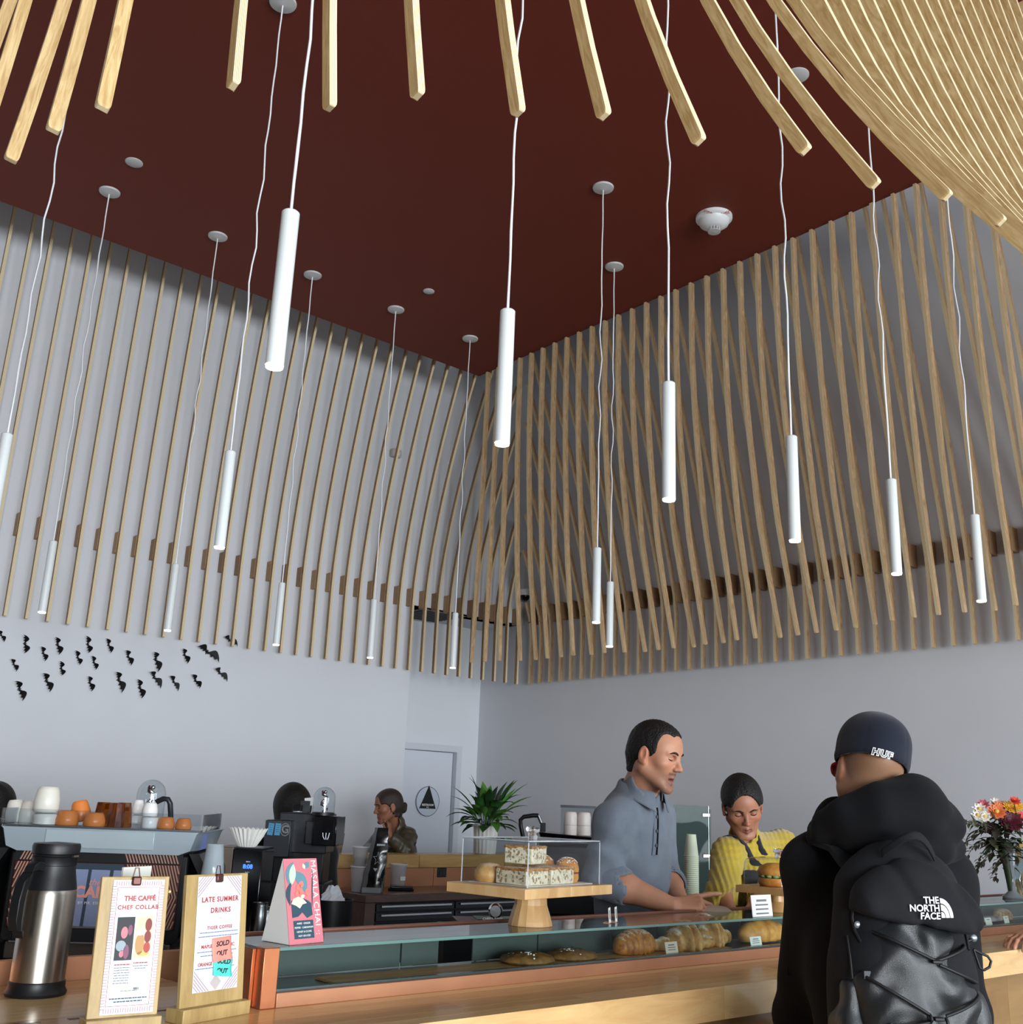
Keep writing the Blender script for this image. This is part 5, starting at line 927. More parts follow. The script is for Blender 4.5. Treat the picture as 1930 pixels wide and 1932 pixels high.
# small items seen under the covered stand: lamp puck, notebook
P = pD(925, 1738, 3.3); nb_ = thing('red_notebook', 'dark red notebook lying behind the cake stand', 'notebook', M=frame((P[0], P[1], P[2]-.02), ex, z=(0, 0, 1)) @ Rm('Z', 10)); MB().box((0, .06, .010), (.21, .15, .020)).build('cover', mat('oxblood_cover', '#4a1d18', rough=.4), nb_, bevel=.002); MB().box((0.02, .06, .0225), (.12, .11, .004)).build('lid', M_gblk, nb_); text("CHEF'S TOTS", .011, 'lettering', M_card, nb_, T(.005, -.0155, .028) @ Rm('X', 70), depth=.0003)
nbz = P[2]-.02
tl = thing('steel_tamper', 'shiny round steel tamper lying on the dark notebook', 'tamper', M=frame((P[0], P[1], nbz+.0255), ex, z=(0, 0, 1)) @ T(.015, .05, .024)); MB().lathe([(.018, 0), (.023, .006), (.023, .03), (.015, .04), (.012, .07)], Rm('X', -90) @ T(0, 0, -.045), n=28).build('body', M_sil, tl, smooth=40); MB().lathe([(.017, 0), (.001, .001)], T(0, -.0455, 0) @ Rm('X', 90), n=24).build('face', mat('face_glass', '#c9cfd2', rough=.1, metal=.6), tl)
ns = thing('low_stand', 'dark low stand under the red notebook', 'stand', M=frame((P[0], P[1], ZF), ex, z=(0, 0, 1)) @ Rm('Z', 10)); MB().box((0, .06, (nbz-ZF)/2-.0005), (.30, .2, nbz-ZF-.001)).build('block', M_drk, ns)
# ---------------------------------------------------------------- right end: bouquet and cookie jar on the glass top
Vp = pY(1912, 1700, 2.12); vs = thing('flower_vase', 'slim grey glass vase holding the bouquet at the right edge', 'vase', (Vp[0], 2.12, ZG)); kv = float((np.array([Vp[0], 2.12, 1.4])-EYE)@FW)/FPX
MB().lathe([(.040, 0), (.042, .006), (.014, .03), (.013, .08), (.022, .17), (.034, .235), (.030, .235), (.010, .06)], n=28, cap=(True, False)).build('vase_body', mat('grey_glass', '#9aa1a4', rough=.08, trans=.5, ior=1.45), vs, smooth=60)
VM = T(Vp[0], 2.12, ZG); bq = thing('bouquet', 'mixed bouquet with dark red dahlia, orange and white flowers and trailing leaves', 'bouquet', M=VM)
rx, ry = Vector((RT[0], RT[1], 0)).normalized(), Vector((-FW[0], -FW[1], 0)).normalized()
def bp(x, y, f=0): return rx*((x-1912)*kv)+ry*f+Vector((0, 0, (1700-y)*kv*1.02+.0))
def flower(x, y, f, R_, m, n=10, layers=3, name='flower', cup=.5, ctr=None):
    return flower_(x, y, f, R_*1.3, m, n, layers, name, cup, ctr)
def flower_(x, y, f, R_, m, n=10, layers=3, name='flower', cup=.5, ctr=None):
    b = MB(); o = bp(x, y, f); ax = (o-bp(1915, 1640, 0)+ry*.22).normalized(); F4 = frame(o, ax.orthogonal(), z=ax); rs = random.Random(x)
    for l in range(layers):
        for k in range(n):
            a = 2*PI*k/n+l*.4; el = .15+cup*l/layers*1.3; L_ = R_*(1-.22*l); d = Vector((math.cos(a)*math.cos(el), math.sin(a)*math.cos(el), math.sin(el))); s_ = Vector((-math.sin(a), math.cos(a), 0)); w = L_*.30
            b.add([Vector((0, 0, 0)), d*L_*.55+s_*w, d*L_+Vector((0, 0, L_*.12)), d*L_*.55-s_*w, d*L_*.5+Vector((0, 0, -.05*L_))], [(0, 1, 4), (1, 2, 4), (2, 3, 4), (3, 0, 4)], F4)
    h = b.build(name, m, bq, smooth=50)
    if ctr: c = MB().sphere((0, 0, R_*.2), R_*.22, 8, 6, F4).build('flower_centre', ctr, None); c.parent = h
    return h
M_dah = mat('dahlia_red', '#4e1222', rough=.6); M_or = mat('petal_orange', '#e07a4a', rough=.6); M_wh = mat('petal_white', '#e9e3d6', rough=.6); M_ye = mat('petal_yellow', '#e9b23a', rough=.6); M_rd3 = mat('petal_red', '#d84a3a', rough=.6); M_pk = mat('petal_pink', '#c05a68', rough=.6); M_yc = mat('flower_yellow_centre', '#d9b24a', rough=.7)
flower(1906, 1564, .06, 20*kv, M_dah, 14, 5); flower(1884, 1549, .05, 15*kv, M_or, 10, 3, ctr=M_yc); flower(1896, 1540, .03, 12*kv, M_or, 9, 3); flower(1852, 1545, .05, 11*kv, M_wh, 8, 2, ctr=M_yc); flower(1846, 1556, .06, 10*kv, M_wh, 8, 2, ctr=M_yc); flower(1857, 1558, .07, 10*kv, M_wh, 8, 2, ctr=M_yc); flower(1866, 1536, .02, 10*kv, M_pk, 8, 3); flower(1914, 1540, .04, 13*kv, M_ye, 12, 4); flower(1926, 1536, .03, 12*kv, M_ye, 12, 4); flower(1916, 1528, .07, 9*kv, M_rd3, 9, 4, cup=1.0); flower(1930, 1556, .05, 11*kv, M_rd3, 9, 3); flower(1871, 1578, .03, 12*kv, mat('dark_bloom', '#2e1a1a', rough=.7), 10, 3); flower(1895, 1532, .0, 10*kv, M_wh, 8, 2)
MG = [mat('foliage_dark', '#26331f', rough=.55, noise_amt=.2), mat('foliage_mid', '#4c5c33', rough=.5, noise_amt=.2), mat('foliage_grey', '#7d8671', rough=.55, noise_amt=.2), mat('foliage_brown', '#3a332a', rough=.6, noise_amt=.2)]
rs = random.Random(8)
tag(MB().tube([bp(1910, 1690), bp(1906, 1640), bp(1900, 1600)], [.012, .018, .03], 10).build('stem_bundle', MG[0], bq, smooth=60), kind='stuff')
for i in range(150):
    x, y = 1896+rs.gauss(0, 17), 1596+rs.gauss(0, 20); o = bp(x, y, rs.uniform(-.05, .06)); leaf3(bq, o, rs.uniform(0, 6.28), rs.uniform(-.6, .9), rs.uniform(22, 42)*kv, rs.uniform(4, 7)*kv, MG[rs.choice((0, 0, 1, 3))], droop=1.2, stem=.1)
for pth, mi_ in (([(1890, 1590), (1850, 1580), (1826, 1600), (1816, 1618)], 3), ([(1892, 1600), (1862, 1600), (1838, 1610), (1824, 1630)], 3), ([(1894, 1612), (1868, 1622), (1850, 1640), (1836, 1662)], 3), ([(1886, 1580), (1850, 1566), (1820, 1568), (1788, 1574)], 2), ([(1890, 1606), (1866, 1612), (1848, 1632), (1842, 1652)], 0), ([(1896, 1618), (1880, 1636), (1874, 1650), (1876, 1664)], 3), ([(1886, 1584), (1856, 1572), (1836, 1572), (1822, 1562)], 1)):
    pts = [bp(x, y, .04) for x, y in pth]; sm = []
    for i in range(len(pts)-1):
        for q in range(4): sm.append(pts[i].lerp(pts[i+1], q/4))
    sm.append(pts[-1]); MB().tube(sm, .0014, 5).build('sprig_stem', MG[3], bq)
    for q in range(3, len(sm), 1):
        for s_ in (-1, 1): leaf3(bq, sm[q], math.atan2(rx.y, rx.x)+PI+s_*rs.uniform(.5, 1.2), rs.uniform(-.9, .3), rs.uniform(11, 18)*kv, rs.uniform(2.2, 3.4)*kv, MG[mi_], droop=1, stem=.1)
for x, y, a in ((1840, 1568, 1.2), (1858, 1580, 1.4), (1916, 1585, .5), (1878, 1560, 1.2)): leaf3(bq, bp(x, y+8, .07), math.atan2(rx.y, rx.x)+PI, a, 26*kv, 5*kv, mat('sage_leaf', '#a9b39a', rough=.5), droop=.6, stem=.1)
MB().tube([bp(1916, 1531, .06), bp(1921, 1560, .06), bp(1926, 1590, .05)], .0022, 6).build('flower_stem', MG[3], bq)
Jp = pY(1932, 1700, 2.10); jr = thing('biscotti_jar', 'glass jar of biscotti with wooden lid cut by the right edge', 'jar', (Jp[0]+.035, 2.10, ZG)); kj = float((np.array([Jp[0], 2.1, 1.4])-EYE)@FW)/FPX
MB().lathe([(.072, 0), (.075, .006), (.075, 86*kj), (.070, 92*kj), (.068, 92*kj), (.072, 84*kj), (.072, .008)], n=32, cap=(True, False)).build('jar_glass', M_clr, jr, smooth=50); MB().lathe([(.072, 92.5*kj), (.074, 94*kj), (.074, 98*kj), (.001, 98.5*kj)], n=32).build('wooden_lid', M_live, jr, smooth=40)
JM = ROOTM[jr.name]
for i in range(6):
    a = i*1.05+2.2; q = .030; t = thing('biscotti', ['lowest', 'second lowest', 'third lowest', 'third highest', 'second highest', 'topmost'][i]+' golden biscotti stick in the lidded glass jar', 'biscuit', M=JM @ T(q*math.cos(a), q*math.sin(a), .040+.027*i) @ Rm('Z', rs.uniform(0, 360)) @ Rm('Y', rs.uniform(55, 115)), group='biscotti in the jar'); MB().rings([[(-.034+.0113*j, y*w, z) for y, z in ((-.010, -.005), (.010, -.005), (.008, .006), (-.008, .006))] for j, w in enumerate((.5, .85, 1, 1, 1, .85, .5))]).build('biscuit', crust('biscotti_crust', '#a8763c', '#d9b070', 0, 80), t, smooth=40)
# ================================================================ people: one smooth surface per body from blended limbs
class SDF:
    def __init__(s): s.p = []
    def cap(s, a, b, ra, rb=None, k=.02, sub=False):
        a, b = np.array(a, float), np.array(b, float); rb = ra if rb is None else rb
        s.p.append(('c', a, b, ra, rb, k, sub, (a+b)/2, np.linalg.norm(b-a)/2+max(ra, rb))); return s
    def ell(s, c, r, k=.02, R=None, sub=False):
        c = np.array(c, float); r = np.array(r if hasattr(r, '__len__') else (r, r, r), float); s.p.append(('e', c, r, R, None, k, sub, c, r.max())); return s
    def plane(s, c, n, k=.004):      # cut everything on the side n points to
        n = np.array(n, float); s.p.append(('p', np.array(c, float), n/np.linalg.norm(n), None, None, k, True, np.array(c, float), 1e9)); return s
    @staticmethod
    def prim(q, P):
        if q[0] == 'c':
            a, b, ra, rb = q[1:5]; ab = b-a; t = np.clip((P-a)@ab/max(ab@ab, 1e-12), 0, 1); return np.linalg.norm(P-a-t[:, None]*ab, axis=1)-(ra+(rb-ra)*t)
        if q[0] == 'e':
            X = P-q[1]
            if q[3] is not None: X = X@q[3]
            k0 = np.linalg.norm(X/q[2], axis=1); k1 = np.linalg.norm(X/(q[2]**2), axis=1); return k0*(k0-1)/np.maximum(k1, 1e-9)
        return -((P-q[1])@q[2])
    def ev(s, P, c=None, R=None):
        d = np.full(len(P), 1e3)
        for q in s.p:
            k = q[5]
            if c is not None and np.linalg.norm(q[7]-c) > q[8]+R+2*k+.01: continue
            v = s.prim(q, P)
            if q[6]:
                h = np.clip(.5-.5*(d+v)/k, 0, 1); d = d+(-v-d)*h+k*h*(1-h)
            else:
                h = np.clip(.5+.5*(d-v)/k, 0, 1); d = d+(v-d)*h-k*h*(1-h)
        return d
def axis(lo, hi, coarse, fine):
    """grid lines from lo to hi, coarse steps but fine ones inside the given (a, b, step) spans"""
    out = [lo]
    while out[-1] < hi:
        st = coarse
        for a, b, f in fine:
            if a-coarse <= out[-1] <= b: st = min(st, f)
        out.append(out[-1]+st)
    return np.array(out)
def mesh_sdf(S_, X, Y, Z, disp=None, B=14):
    nx, ny, nz = len(X), len(Y), len(Z); D = np.full((nx, ny, nz), 1.0, np.float32)
    for i in range(0, nx, B):
        for j in range(0, ny, B):
            for k in range(0, nz, B):
                xs, ys_, zs = X[i:i+B], Y[j:j+B], Z[k:k+B]; c = np.array([(xs[0]+xs[-1])/2, (ys_[0]+ys_[-1])/2, (zs[0]+zs[-1])/2]); R = .5*math.sqrt((xs[-1]-xs[0])**2+(ys_[-1]-ys_[0])**2+(zs[-1]-zs[0])**2)
                dc = S_.ev(c[None])[0]
                if abs(dc) > R*1.5+.05: D[i:i+B, j:j+B, k:k+B] = math.copysign(1, dc); continue
                G = np.stack(np.meshgrid(xs, ys_, zs, indexing='ij'), -1).reshape(-1, 3); v = S_.ev(G, c, R)
                if disp is not None: v = v+disp(G)
                D[i:i+B, j:j+B, k:k+B] = v.reshape(len(xs), len(ys_), len(zs))
    D[0] = D[-1] = 1; D[:, 0] = D[:, -1] = 1; D[:, :, 0] = D[:, :, -1] = 1
    I = D < 0; cnt = np.zeros((nx-1, ny-1, nz-1), np.int8)
    for a in (0, 1):
        for b in (0, 1):
            for c in (0, 1): cnt += I[a:nx-1+a, b:ny-1+b, c:nz-1+c]
    act = (cnt > 0) & (cnt < 8); ai = np.argwhere(act); idx = np.full(act.shape, -1, np.int32); idx[act] = np.arange(len(ai))
    acc = np.zeros((len(ai), 3)); n = np.zeros(len(ai)); cor = [(a, b, c) for a in (0, 1) for b in (0, 1) for c in (0, 1)]
    def pos(ii): return np.stack([X[ii[:, 0]], Y[ii[:, 1]], Z[ii[:, 2]]], 1)
    for p in cor:
        for ax in range(3):
            if p[ax]: continue
            q = list(p); q[ax] = 1; A = ai+np.array(p); Bq = ai+np.array(q); da = D[A[:, 0], A[:, 1], A[:, 2]]; db = D[Bq[:, 0], Bq[:, 1], Bq[:, 2]]; m = (da < 0) != (db < 0)
            t = np.clip(da[m]/(da[m]-db[m]), 0, 1)[:, None]; acc[m] += pos(A[m])*(1-t)+pos(Bq[m])*t; n[m] += 1
    V = acc/np.maximum(n, 1)[:, None]; F = []
    for ax in range(3):
        sl0 = [slice(1, -1)]*3; sl1 = [slice(1, -1)]*3; sl0[ax] = slice(0, -1); sl1[ax] = slice(1, None)
        a, b = I[tuple(sl0)], I[tuple(sl1)]; e = np.argwhere(a != b); off = np.ones(3, int); off[ax] = 0; e = e+off; fl = I[e[:, 0], e[:, 1], e[:, 2]]
        u, w = (ax+1) % 3, (ax+2) % 3; Q = []
        for du, dw in ((0, 0), (-1, 0), (-1, -1), (0, -1)):
            g = e.copy(); g[:, u] += du; g[:, w] += dw; Q.append(idx[g[:, 0], g[:, 1], g[:, 2]])
        Q = np.stack(Q, 1); Q[~fl] = Q[~fl][:, ::-1]; F.append(Q)
    F = np.concatenate(F); return V, F[(F >= 0).all(1)]
def sdf_obj(name, S_, m, parent, X, Y, Z, disp=None, color=None, smooth_it=1, label=None):
    V, F = mesh_sdf(S_, X, Y, Z, disp)
    I = np.array(ROOTM[parent.name].inverted()); Vl = V@I[:3, :3].T+I[:3, 3]
    me = bpy.data.meshes.new(name); me.vertices.add(len(Vl)); me.vertices.foreach_set('co', Vl.astype(np.float32).ravel())
    me.loops.add(F.size); me.loops.foreach_set('vertex_index', F.astype(np.int32).ravel()); me.polygons.add(len(F)); me.polygons.foreach_set('loop_start', np.arange(0, F.size, 4, dtype=np.int32))
    me.update(calc_edges=True); me.validate(); me.polygons.foreach_set('use_smooth', [True]*len(me.polygons)); me.materials.append(m)
    if color is not None:
        ca = me.color_attributes.new('col', 'FLOAT_COLOR', 'POINT'); cc = np.ones((len(V), 4), np.float32); cc[:, :3] = color(V); ca.data.foreach_set('color', cc.ravel())
    o = bpy.data.objects.new(name, me); C.objects.link(o); o.parent = parent
    if smooth_it: md = o.modifiers.new('soft', 'SMOOTH'); md.factor = .5; md.iterations = smooth_it
    if label: o['label'] = label
    return o
def skin_mat(name):
    m = mat(name, '#b98a70', rough=.46, sss=.12, spec=.4); nt = m.node_tree; a = nt.nodes.new('ShaderNodeVertexColor'); a.layer_name = 'col'
    nt.links.new(a.outputs[0], nt.nodes['Principled BSDF'].inputs['Base Color']); return m
M_skin = skin_mat('skin')
A3 = lambda *a: np.array(a, float)
class Fig:
    """helper: head frame + limbs in world space"""
    def __init__(s, head, face, roll=0, pitch=0, hs=1.0):
        f = Vector(face).normalized(); x = f.cross(Vector((0, 0, 1))).normalized(); M = frame(head, x, y=f) @ Rm('X', pitch) @ Rm('Y', roll); s.H = np.array(M); s.hs = hs; s.M = M
    def h(s, x, y, z): return s.H[:3, :3]@(A3(x, y, z)*s.hs)+s.H[:3, 3]
    @property
    def R(s): return s.H[:3, :3]
    def head(s, S_, open_=0, fem=False, nose=1.0, jaw=1.0, neck=None, nr=.056):
        n0 = len(S_.p); h, k_, R = s.h, s.hs, s.R; e = lambda c, r, k=.012, sub=False: S_.ell(h(*c), [q*k_ for q in r], k=k*k_, R=R, sub=sub); c_ = lambda a, b, ra, rb, k=.012, sub=False: S_.cap(h(*a), h(*b), ra*k_, rb*k_, k=k*k_, sub=sub)
        e((0, -.018, .032), (.076, .097, .086)); e((0, .028, .020), (.064, .060, .070), .03); e((0, .032, -.045), (.054*jaw, .052, .062), .03)
        for sg in (-1, 1):
            c_((sg*.056*jaw, -.006, -.055), (sg*.020, .066, -.104), .020, .015, .022); e((sg*.043, .050, -.024), (.022, .024, .018), .02)
            e((sg*.030, .080, .003), (.017, .014, .0115), .008, True); e((sg*.031, .0665, .0005), (.0145, .0145, .0125), .004)
            c_((sg*.012, .083, .022), (sg*.045, .070, .018), .0055, .0045, .010); e((sg*.0115*nose, .092, -.034), (.0075*nose, .010, .0075), .006)
            e((sg*.0065, .101, -.0405), (.0035, .0045, .003), .003, True)
            e((sg*.079, -.012, -.008), (.0075, .019, .031), .006); e((sg*.0865, -.008, -.004), (.006, .010, .018), .004, True); e((sg*.078, -.002, -.034), (.006, .008, .009), .005)
        c_((0, .082, .012), (0, .101*1.0, -.028), .0075, .0095*nose, .010); e((0, .104, -.031), (.010*nose, .010, .0085), .007)
        z0 = -.064; g = .006*open_
        c_((-.021, .071, z0-.004), (0, .082, z0), .0045, .0058, .006); c_((.021, .071, z0-.004), (0, .082, z0), .0045, .0058, .006)
        c_((-.020, .070, z0-.007-g), (0, .080-.003*open_, z0-.0125-2*g), .0045, .0065, .006); c_((.020, .070, z0-.007-g), (0, .080-.003*open_, z0-.0125-2*g), .0045, .0065, .006)
        c_((-.020, .080, z0-.0058-g*.6), (.020, .080, z0-.0058-g*.6), .0012+.55*g, .0012+.55*g, .002, True)
        e((0, .070, -.103-g*1.5), (.021*jaw, .017, .015), .012)
        s.HS = SDF(); s.HS.p = list(S_.p[n0:])
        if neck is not None: S_.cap(h(0, -.022, -.050), neck, nr, nr*1.08, k=.03)
    def hair(s, S_, t=.008, front=(0, .062, .062), fn=(0, 1, -.25), nape=-.055, ear=True, sides=.0):
        h, k_, R = s.h, s.hs, s.R
        S_.ell(h(0, -.018, .032), [(.076+t)*k_, (.097+t)*k_, (.086+t)*k_], R=R); S_.ell(h(0, .020, .030), [(.064+t)*k_, (.062+t)*k_, (.066+t)*k_], k=.02, R=R); S_.cap(h(0, -.060, -.02), h(0, -.058, -.06), (.055+t)*k_, (.045+t)*k_, k=.03)
    def onface(s, x, z, lift):
        d = -(s.R@A3(0, 1, 0)); p = s.h(x, .125, z)
        for _ in range(50): p = p+d*np.clip(s.HS.ev(p[None])[0], -.02, .05)*.8
        return p-d*lift*s.hs
    def brows(s, par, m, dz=0, tilt=0, w=.0028):
        b = MB()
        for sg in (-1, 1):
            n = 8; b.tube([s.onface(sg*(.0125+.036*i/n), .0205+dz+tilt*(n/2-i)*.5+.0045*math.sin(PI*min(1, i/n*1.15))-.003*(i/n)**3, .0004) for i in range(n+1)], [w*s.hs*(.75+.6*math.sin(PI*(i/n)**.7))*(1-.5*(i/n)**4) for i in range(n+1)], 6)
        return b.build('eyebrows', m, par, world=True, smooth=60)
    def lashes(s, par, m, dz=-.0058):
        b = MB()
        for sg in (-1, 1): b.tube([s.onface(sg*(.0308+.0135*u), dz+.0042*u*u, .0003) for u in [-1+.2*i for i in range(11)]], [.0007+.0009*math.sin(PI*i/10)+.0003 for i in range(11)], 6)
        b.build('eyelashes', m, par, world=True); b = MB()
        for sg in (-1, 1): b.tube([s.onface(sg*(.0308+.0150*u), .0072-.0045*u*u, -.0002) for u in [-1+.2*i for i in range(11)]], .0007, 5)
        return b.build('eyelid_crease_shade', mat('lid_crease_shade', '#5a3a2e', rough=.6), par, world=True)  # brown line laid in the lid fold, its shade put in as colour
def hand(S_, W, fdir, up, side=1, curl=(20, 30, 20), spread=6, thumb=(30, 20), sc=1.0, curls=None):
    """five-fingered hand: W wrist, fdir finger direction, up = back of the hand, side=+1 thumb towards fdir x up"""
    f = Vector(fdir).normalized(); u = Vector(up); sd = f.cross(u).normalized()*side; u = (sd.cross(f)*side).normalized(); u = u if u.dot(Vector(up)) > 0 else -u
    P = lambda a, b, c: np.array(Vector(W)+(f*a+sd*b+u*c)*sc)
    base = [(.088, .027), (.092, .008), (.088, -.010), (.080, -.027)]; L3 = [(.040, .024, .020), (.044, .028, .021), (.041, .026, .020), (.032, .019, .018)]; rad = [.0083, .0085, .0080, .0070]
    for i, (bx_, by) in enumerate(base):
        S_.cap(P(.006, by*.55, 0), P(bx_, by, 0), .0135*sc, .0105*sc, k=.012*sc)
        a = math.radians(spread*(1.5-i)); d = Vector((math.cos(a), math.sin(a))); p = A3(bx_, by, 0); ang = 0; cu = curls[i] if curls else curl
        for L_, cc, r0, r1 in zip(L3[i], cu, (1, .95, .88), (.95, .88, .74)):
            ang += math.radians(cc); q = p+A3(d.x*math.cos(ang)*L_, d.y*math.cos(ang)*L_, -math.sin(ang)*L_); S_.cap(P(*p), P(*q), rad[i]*r0*sc, rad[i]*r1*sc, k=.004*sc); p = q
    a0, dn = math.radians(thumb[0]), math.radians(thumb[1]); p = A3(.018, .020, -.004); S_.cap(P(.01, .01, 0), P(*p), .014*sc, .013*sc, k=.012*sc)
    for L_, r0, r1, t in ((.045, .013, .0105, 1.0), (.033, .0102, .0092, .75), (.027, .0092, .0072, .55)):
        q = p+A3(math.cos(a0*t)*math.cos(dn)*L_, math.sin(a0*t)*math.cos(dn)*L_, -math.sin(dn)*L_); S_.cap(P(*p), P(*q), r0*sc, r1*sc, k=.006*sc); p = q
def face_color(F_, base, lip, stub=None, open_=0):
    base, lip = A3(*lin(base)[:3]), A3(*lin(lip)[:3]); Hi = np.linalg.inv(F_.H)
    def col(V):
        L_ = (V@Hi[:3, :3].T+Hi[:3, 3])/F_.hs; x, y, z = L_.T; c = np.tile(base, (len(V), 1))
        nz = np.array([noise.noise(Vector(p*30)) for p in V]) if len(V) < 4000 else np.sin(V[:, 0]*71+3*np.sin(V[:, 2]*43))*np.sin(V[:, 1]*67+V[:, 2]*59)
        c *= (1+.05*nz)[:, None]
        w = np.exp(-(((np.abs(x)-.042)/.022)**2+((z+.03)/.02)**2))*(y > .03); c = c*(1-.25*w[:, None])+.25*w[:, None]*A3(base[0]*1.15, base[1]*.78, base[2]*.72)
        wn = np.exp(-((x/.013)**2+((z+.032)/.014)**2))*(y > .085); c = c*(1-.3*wn[:, None])+.3*wn[:, None]*A3(base[0]*1.15, base[1]*.72, base[2]*.66)
        we = np.exp(-(((np.abs(x)-.08)/.012)**2))*(np.abs(z+.005) < .035)*(y < .02)*(y > -.05); c = c*(1-.3*we[:, None])+.3*we[:, None]*A3(base[0]*1.2, base[1]*.75, base[2]*.7)
        if stub is not None:
            st = A3(*lin(stub)[:3]); ws = np.clip((-.046-z)/.015, 0, 1)*(z > -.135)*np.clip((y+.005)/.03, 0, 1)*(np.clip(1.35-np.abs(x)/.07, 0, 1)); wm = np.exp(-(((z+.052)/.006)**2))*(np.abs(x) < .026)*(y > .06); ws = np.clip(.45*ws+.6*wm+.35*np.exp(-((x/.014)**2+((z+.088)/.01)**2))*(y > .05), 0, .8)[:, None]; c = c*(1-ws)+st*ws
        gz = -.0698-.0036*open_; wg = (np.exp(-(((z-gz)/(.0012+.0030*open_))**4))*(np.abs(x) < .0185)*(y > .055))[:, None]*.85
        wl = (np.exp(-(((z+.0725)/.0125)**4))*(np.abs(x) < .0215)*(y > .070))[:, None]*.75; c = c*(1-wl)+lip*wl; c = c*(1-wg)+A3(.03, .012, .010)*wg; wq = np.exp(-(((np.abs(x)-.0065)/.0036)**2+((z+.0400)/.0030)**2))*(y > .085)*.8; c = c*(1-wq[:, None])+A3(.05, .02, .015)*wq[:, None]
        return c
    return col
def cloth(name, c, rough=.85, bump=.15, scale=400, sheen=.2, noise_amt=.06, spec=.3): return mat(name, c, rough=rough, noise_amt=noise_amt, noise_scale=25, bump=bump, bump_scale=scale, sheen=sheen, spec=spec)
def folds(amp, dirs, warp=.02):
    def f(P):
        v = 0
        for (dx, dy, dz, fr, ph) in dirs: v = v+np.sin(fr*(P[:, 0]*dx+P[:, 1]*dy+P[:, 2]*dz)+ph+2.2*np.sin(fr*.31*(P[:, 2]*.8+P[:, 0]*.6-P[:, 1]*.5)+ph))
        return amp*v/len(dirs)
    return f
def smaxpt(P, c, r): return np.exp(-(((P-c)**2).sum(1))/r**2)
def bounds(pts, pad): a = np.array(pts); return a.min(0)-pad, a.max(0)+pad
M_hairk = mat('black_hair', '#14110f', rough=.5, bump=.5, bump_scale=220, spec=.4)
M_hairb = mat('brown_hair', '#2f241e', rough=.45, bump=.4, bump_scale=260, spec=.5)
def legs(S_, hipL, hipR, r=.085, ankle=.05):
    for hp in (hipL, hipR):
        hp = np.array(hp, float); S_.cap(hp, (hp[0], hp[1], ZF+.50), r, r*.66, k=.05); S_.cap((hp[0], hp[1], ZF+.50), (hp[0], hp[1], ZF+.09), r*.64, ankle, k=.03)
def shoes(par, hips, f, m):
    for hp in hips:
        M = frame((hp[0], hp[1], ZF), Vector(f).cross(Vector((0, 0, 1))), y=f); MB().rings([[(x*w, y, z) for x, z in ((-.045, .0), (.045, .0), (.045, h_*.6), (.02, h_), (-.02, h_), (-.045, h_*.6))] for y, w, h_ in ((-.085, .7, .09), (-.05, .9, .11), (.03, 1.0, .09), (.10, 1.05, .06), (.165, .7, .045))], M).build('shoe', m, par, world=True, smooth=50)
M_trs = cloth('dark_trousers', '#1c1d22'); M_shoe = mat('black_shoes', '#101012', rough=.5)
def person(label, x, y): return thing('person', label, 'person', (x, y, ZF))
def trousers(par, hl, hr, waist, m=M_trs, r=.098):
    S_ = SDF(); legs(S_, hl, hr, r, .062); S_.ell(((hl[0]+hr[0])/2, (hl[1]+hr[1])/2, hl[2]+.05), (.165, .165, .14), k=.06); S_.plane((0, 0, waist), (0, 0, 1)); S_.plane((0, 0, ZF+.07), (0, 0, -1))
    lo, hi = bounds([hl, hr], .24); return sdf_obj('trousers', S_, m, par, axis(lo[0], hi[0], .016, []), axis(lo[1], hi[1], .016, []), axis(ZF+.03, waist+.05, .018, []))
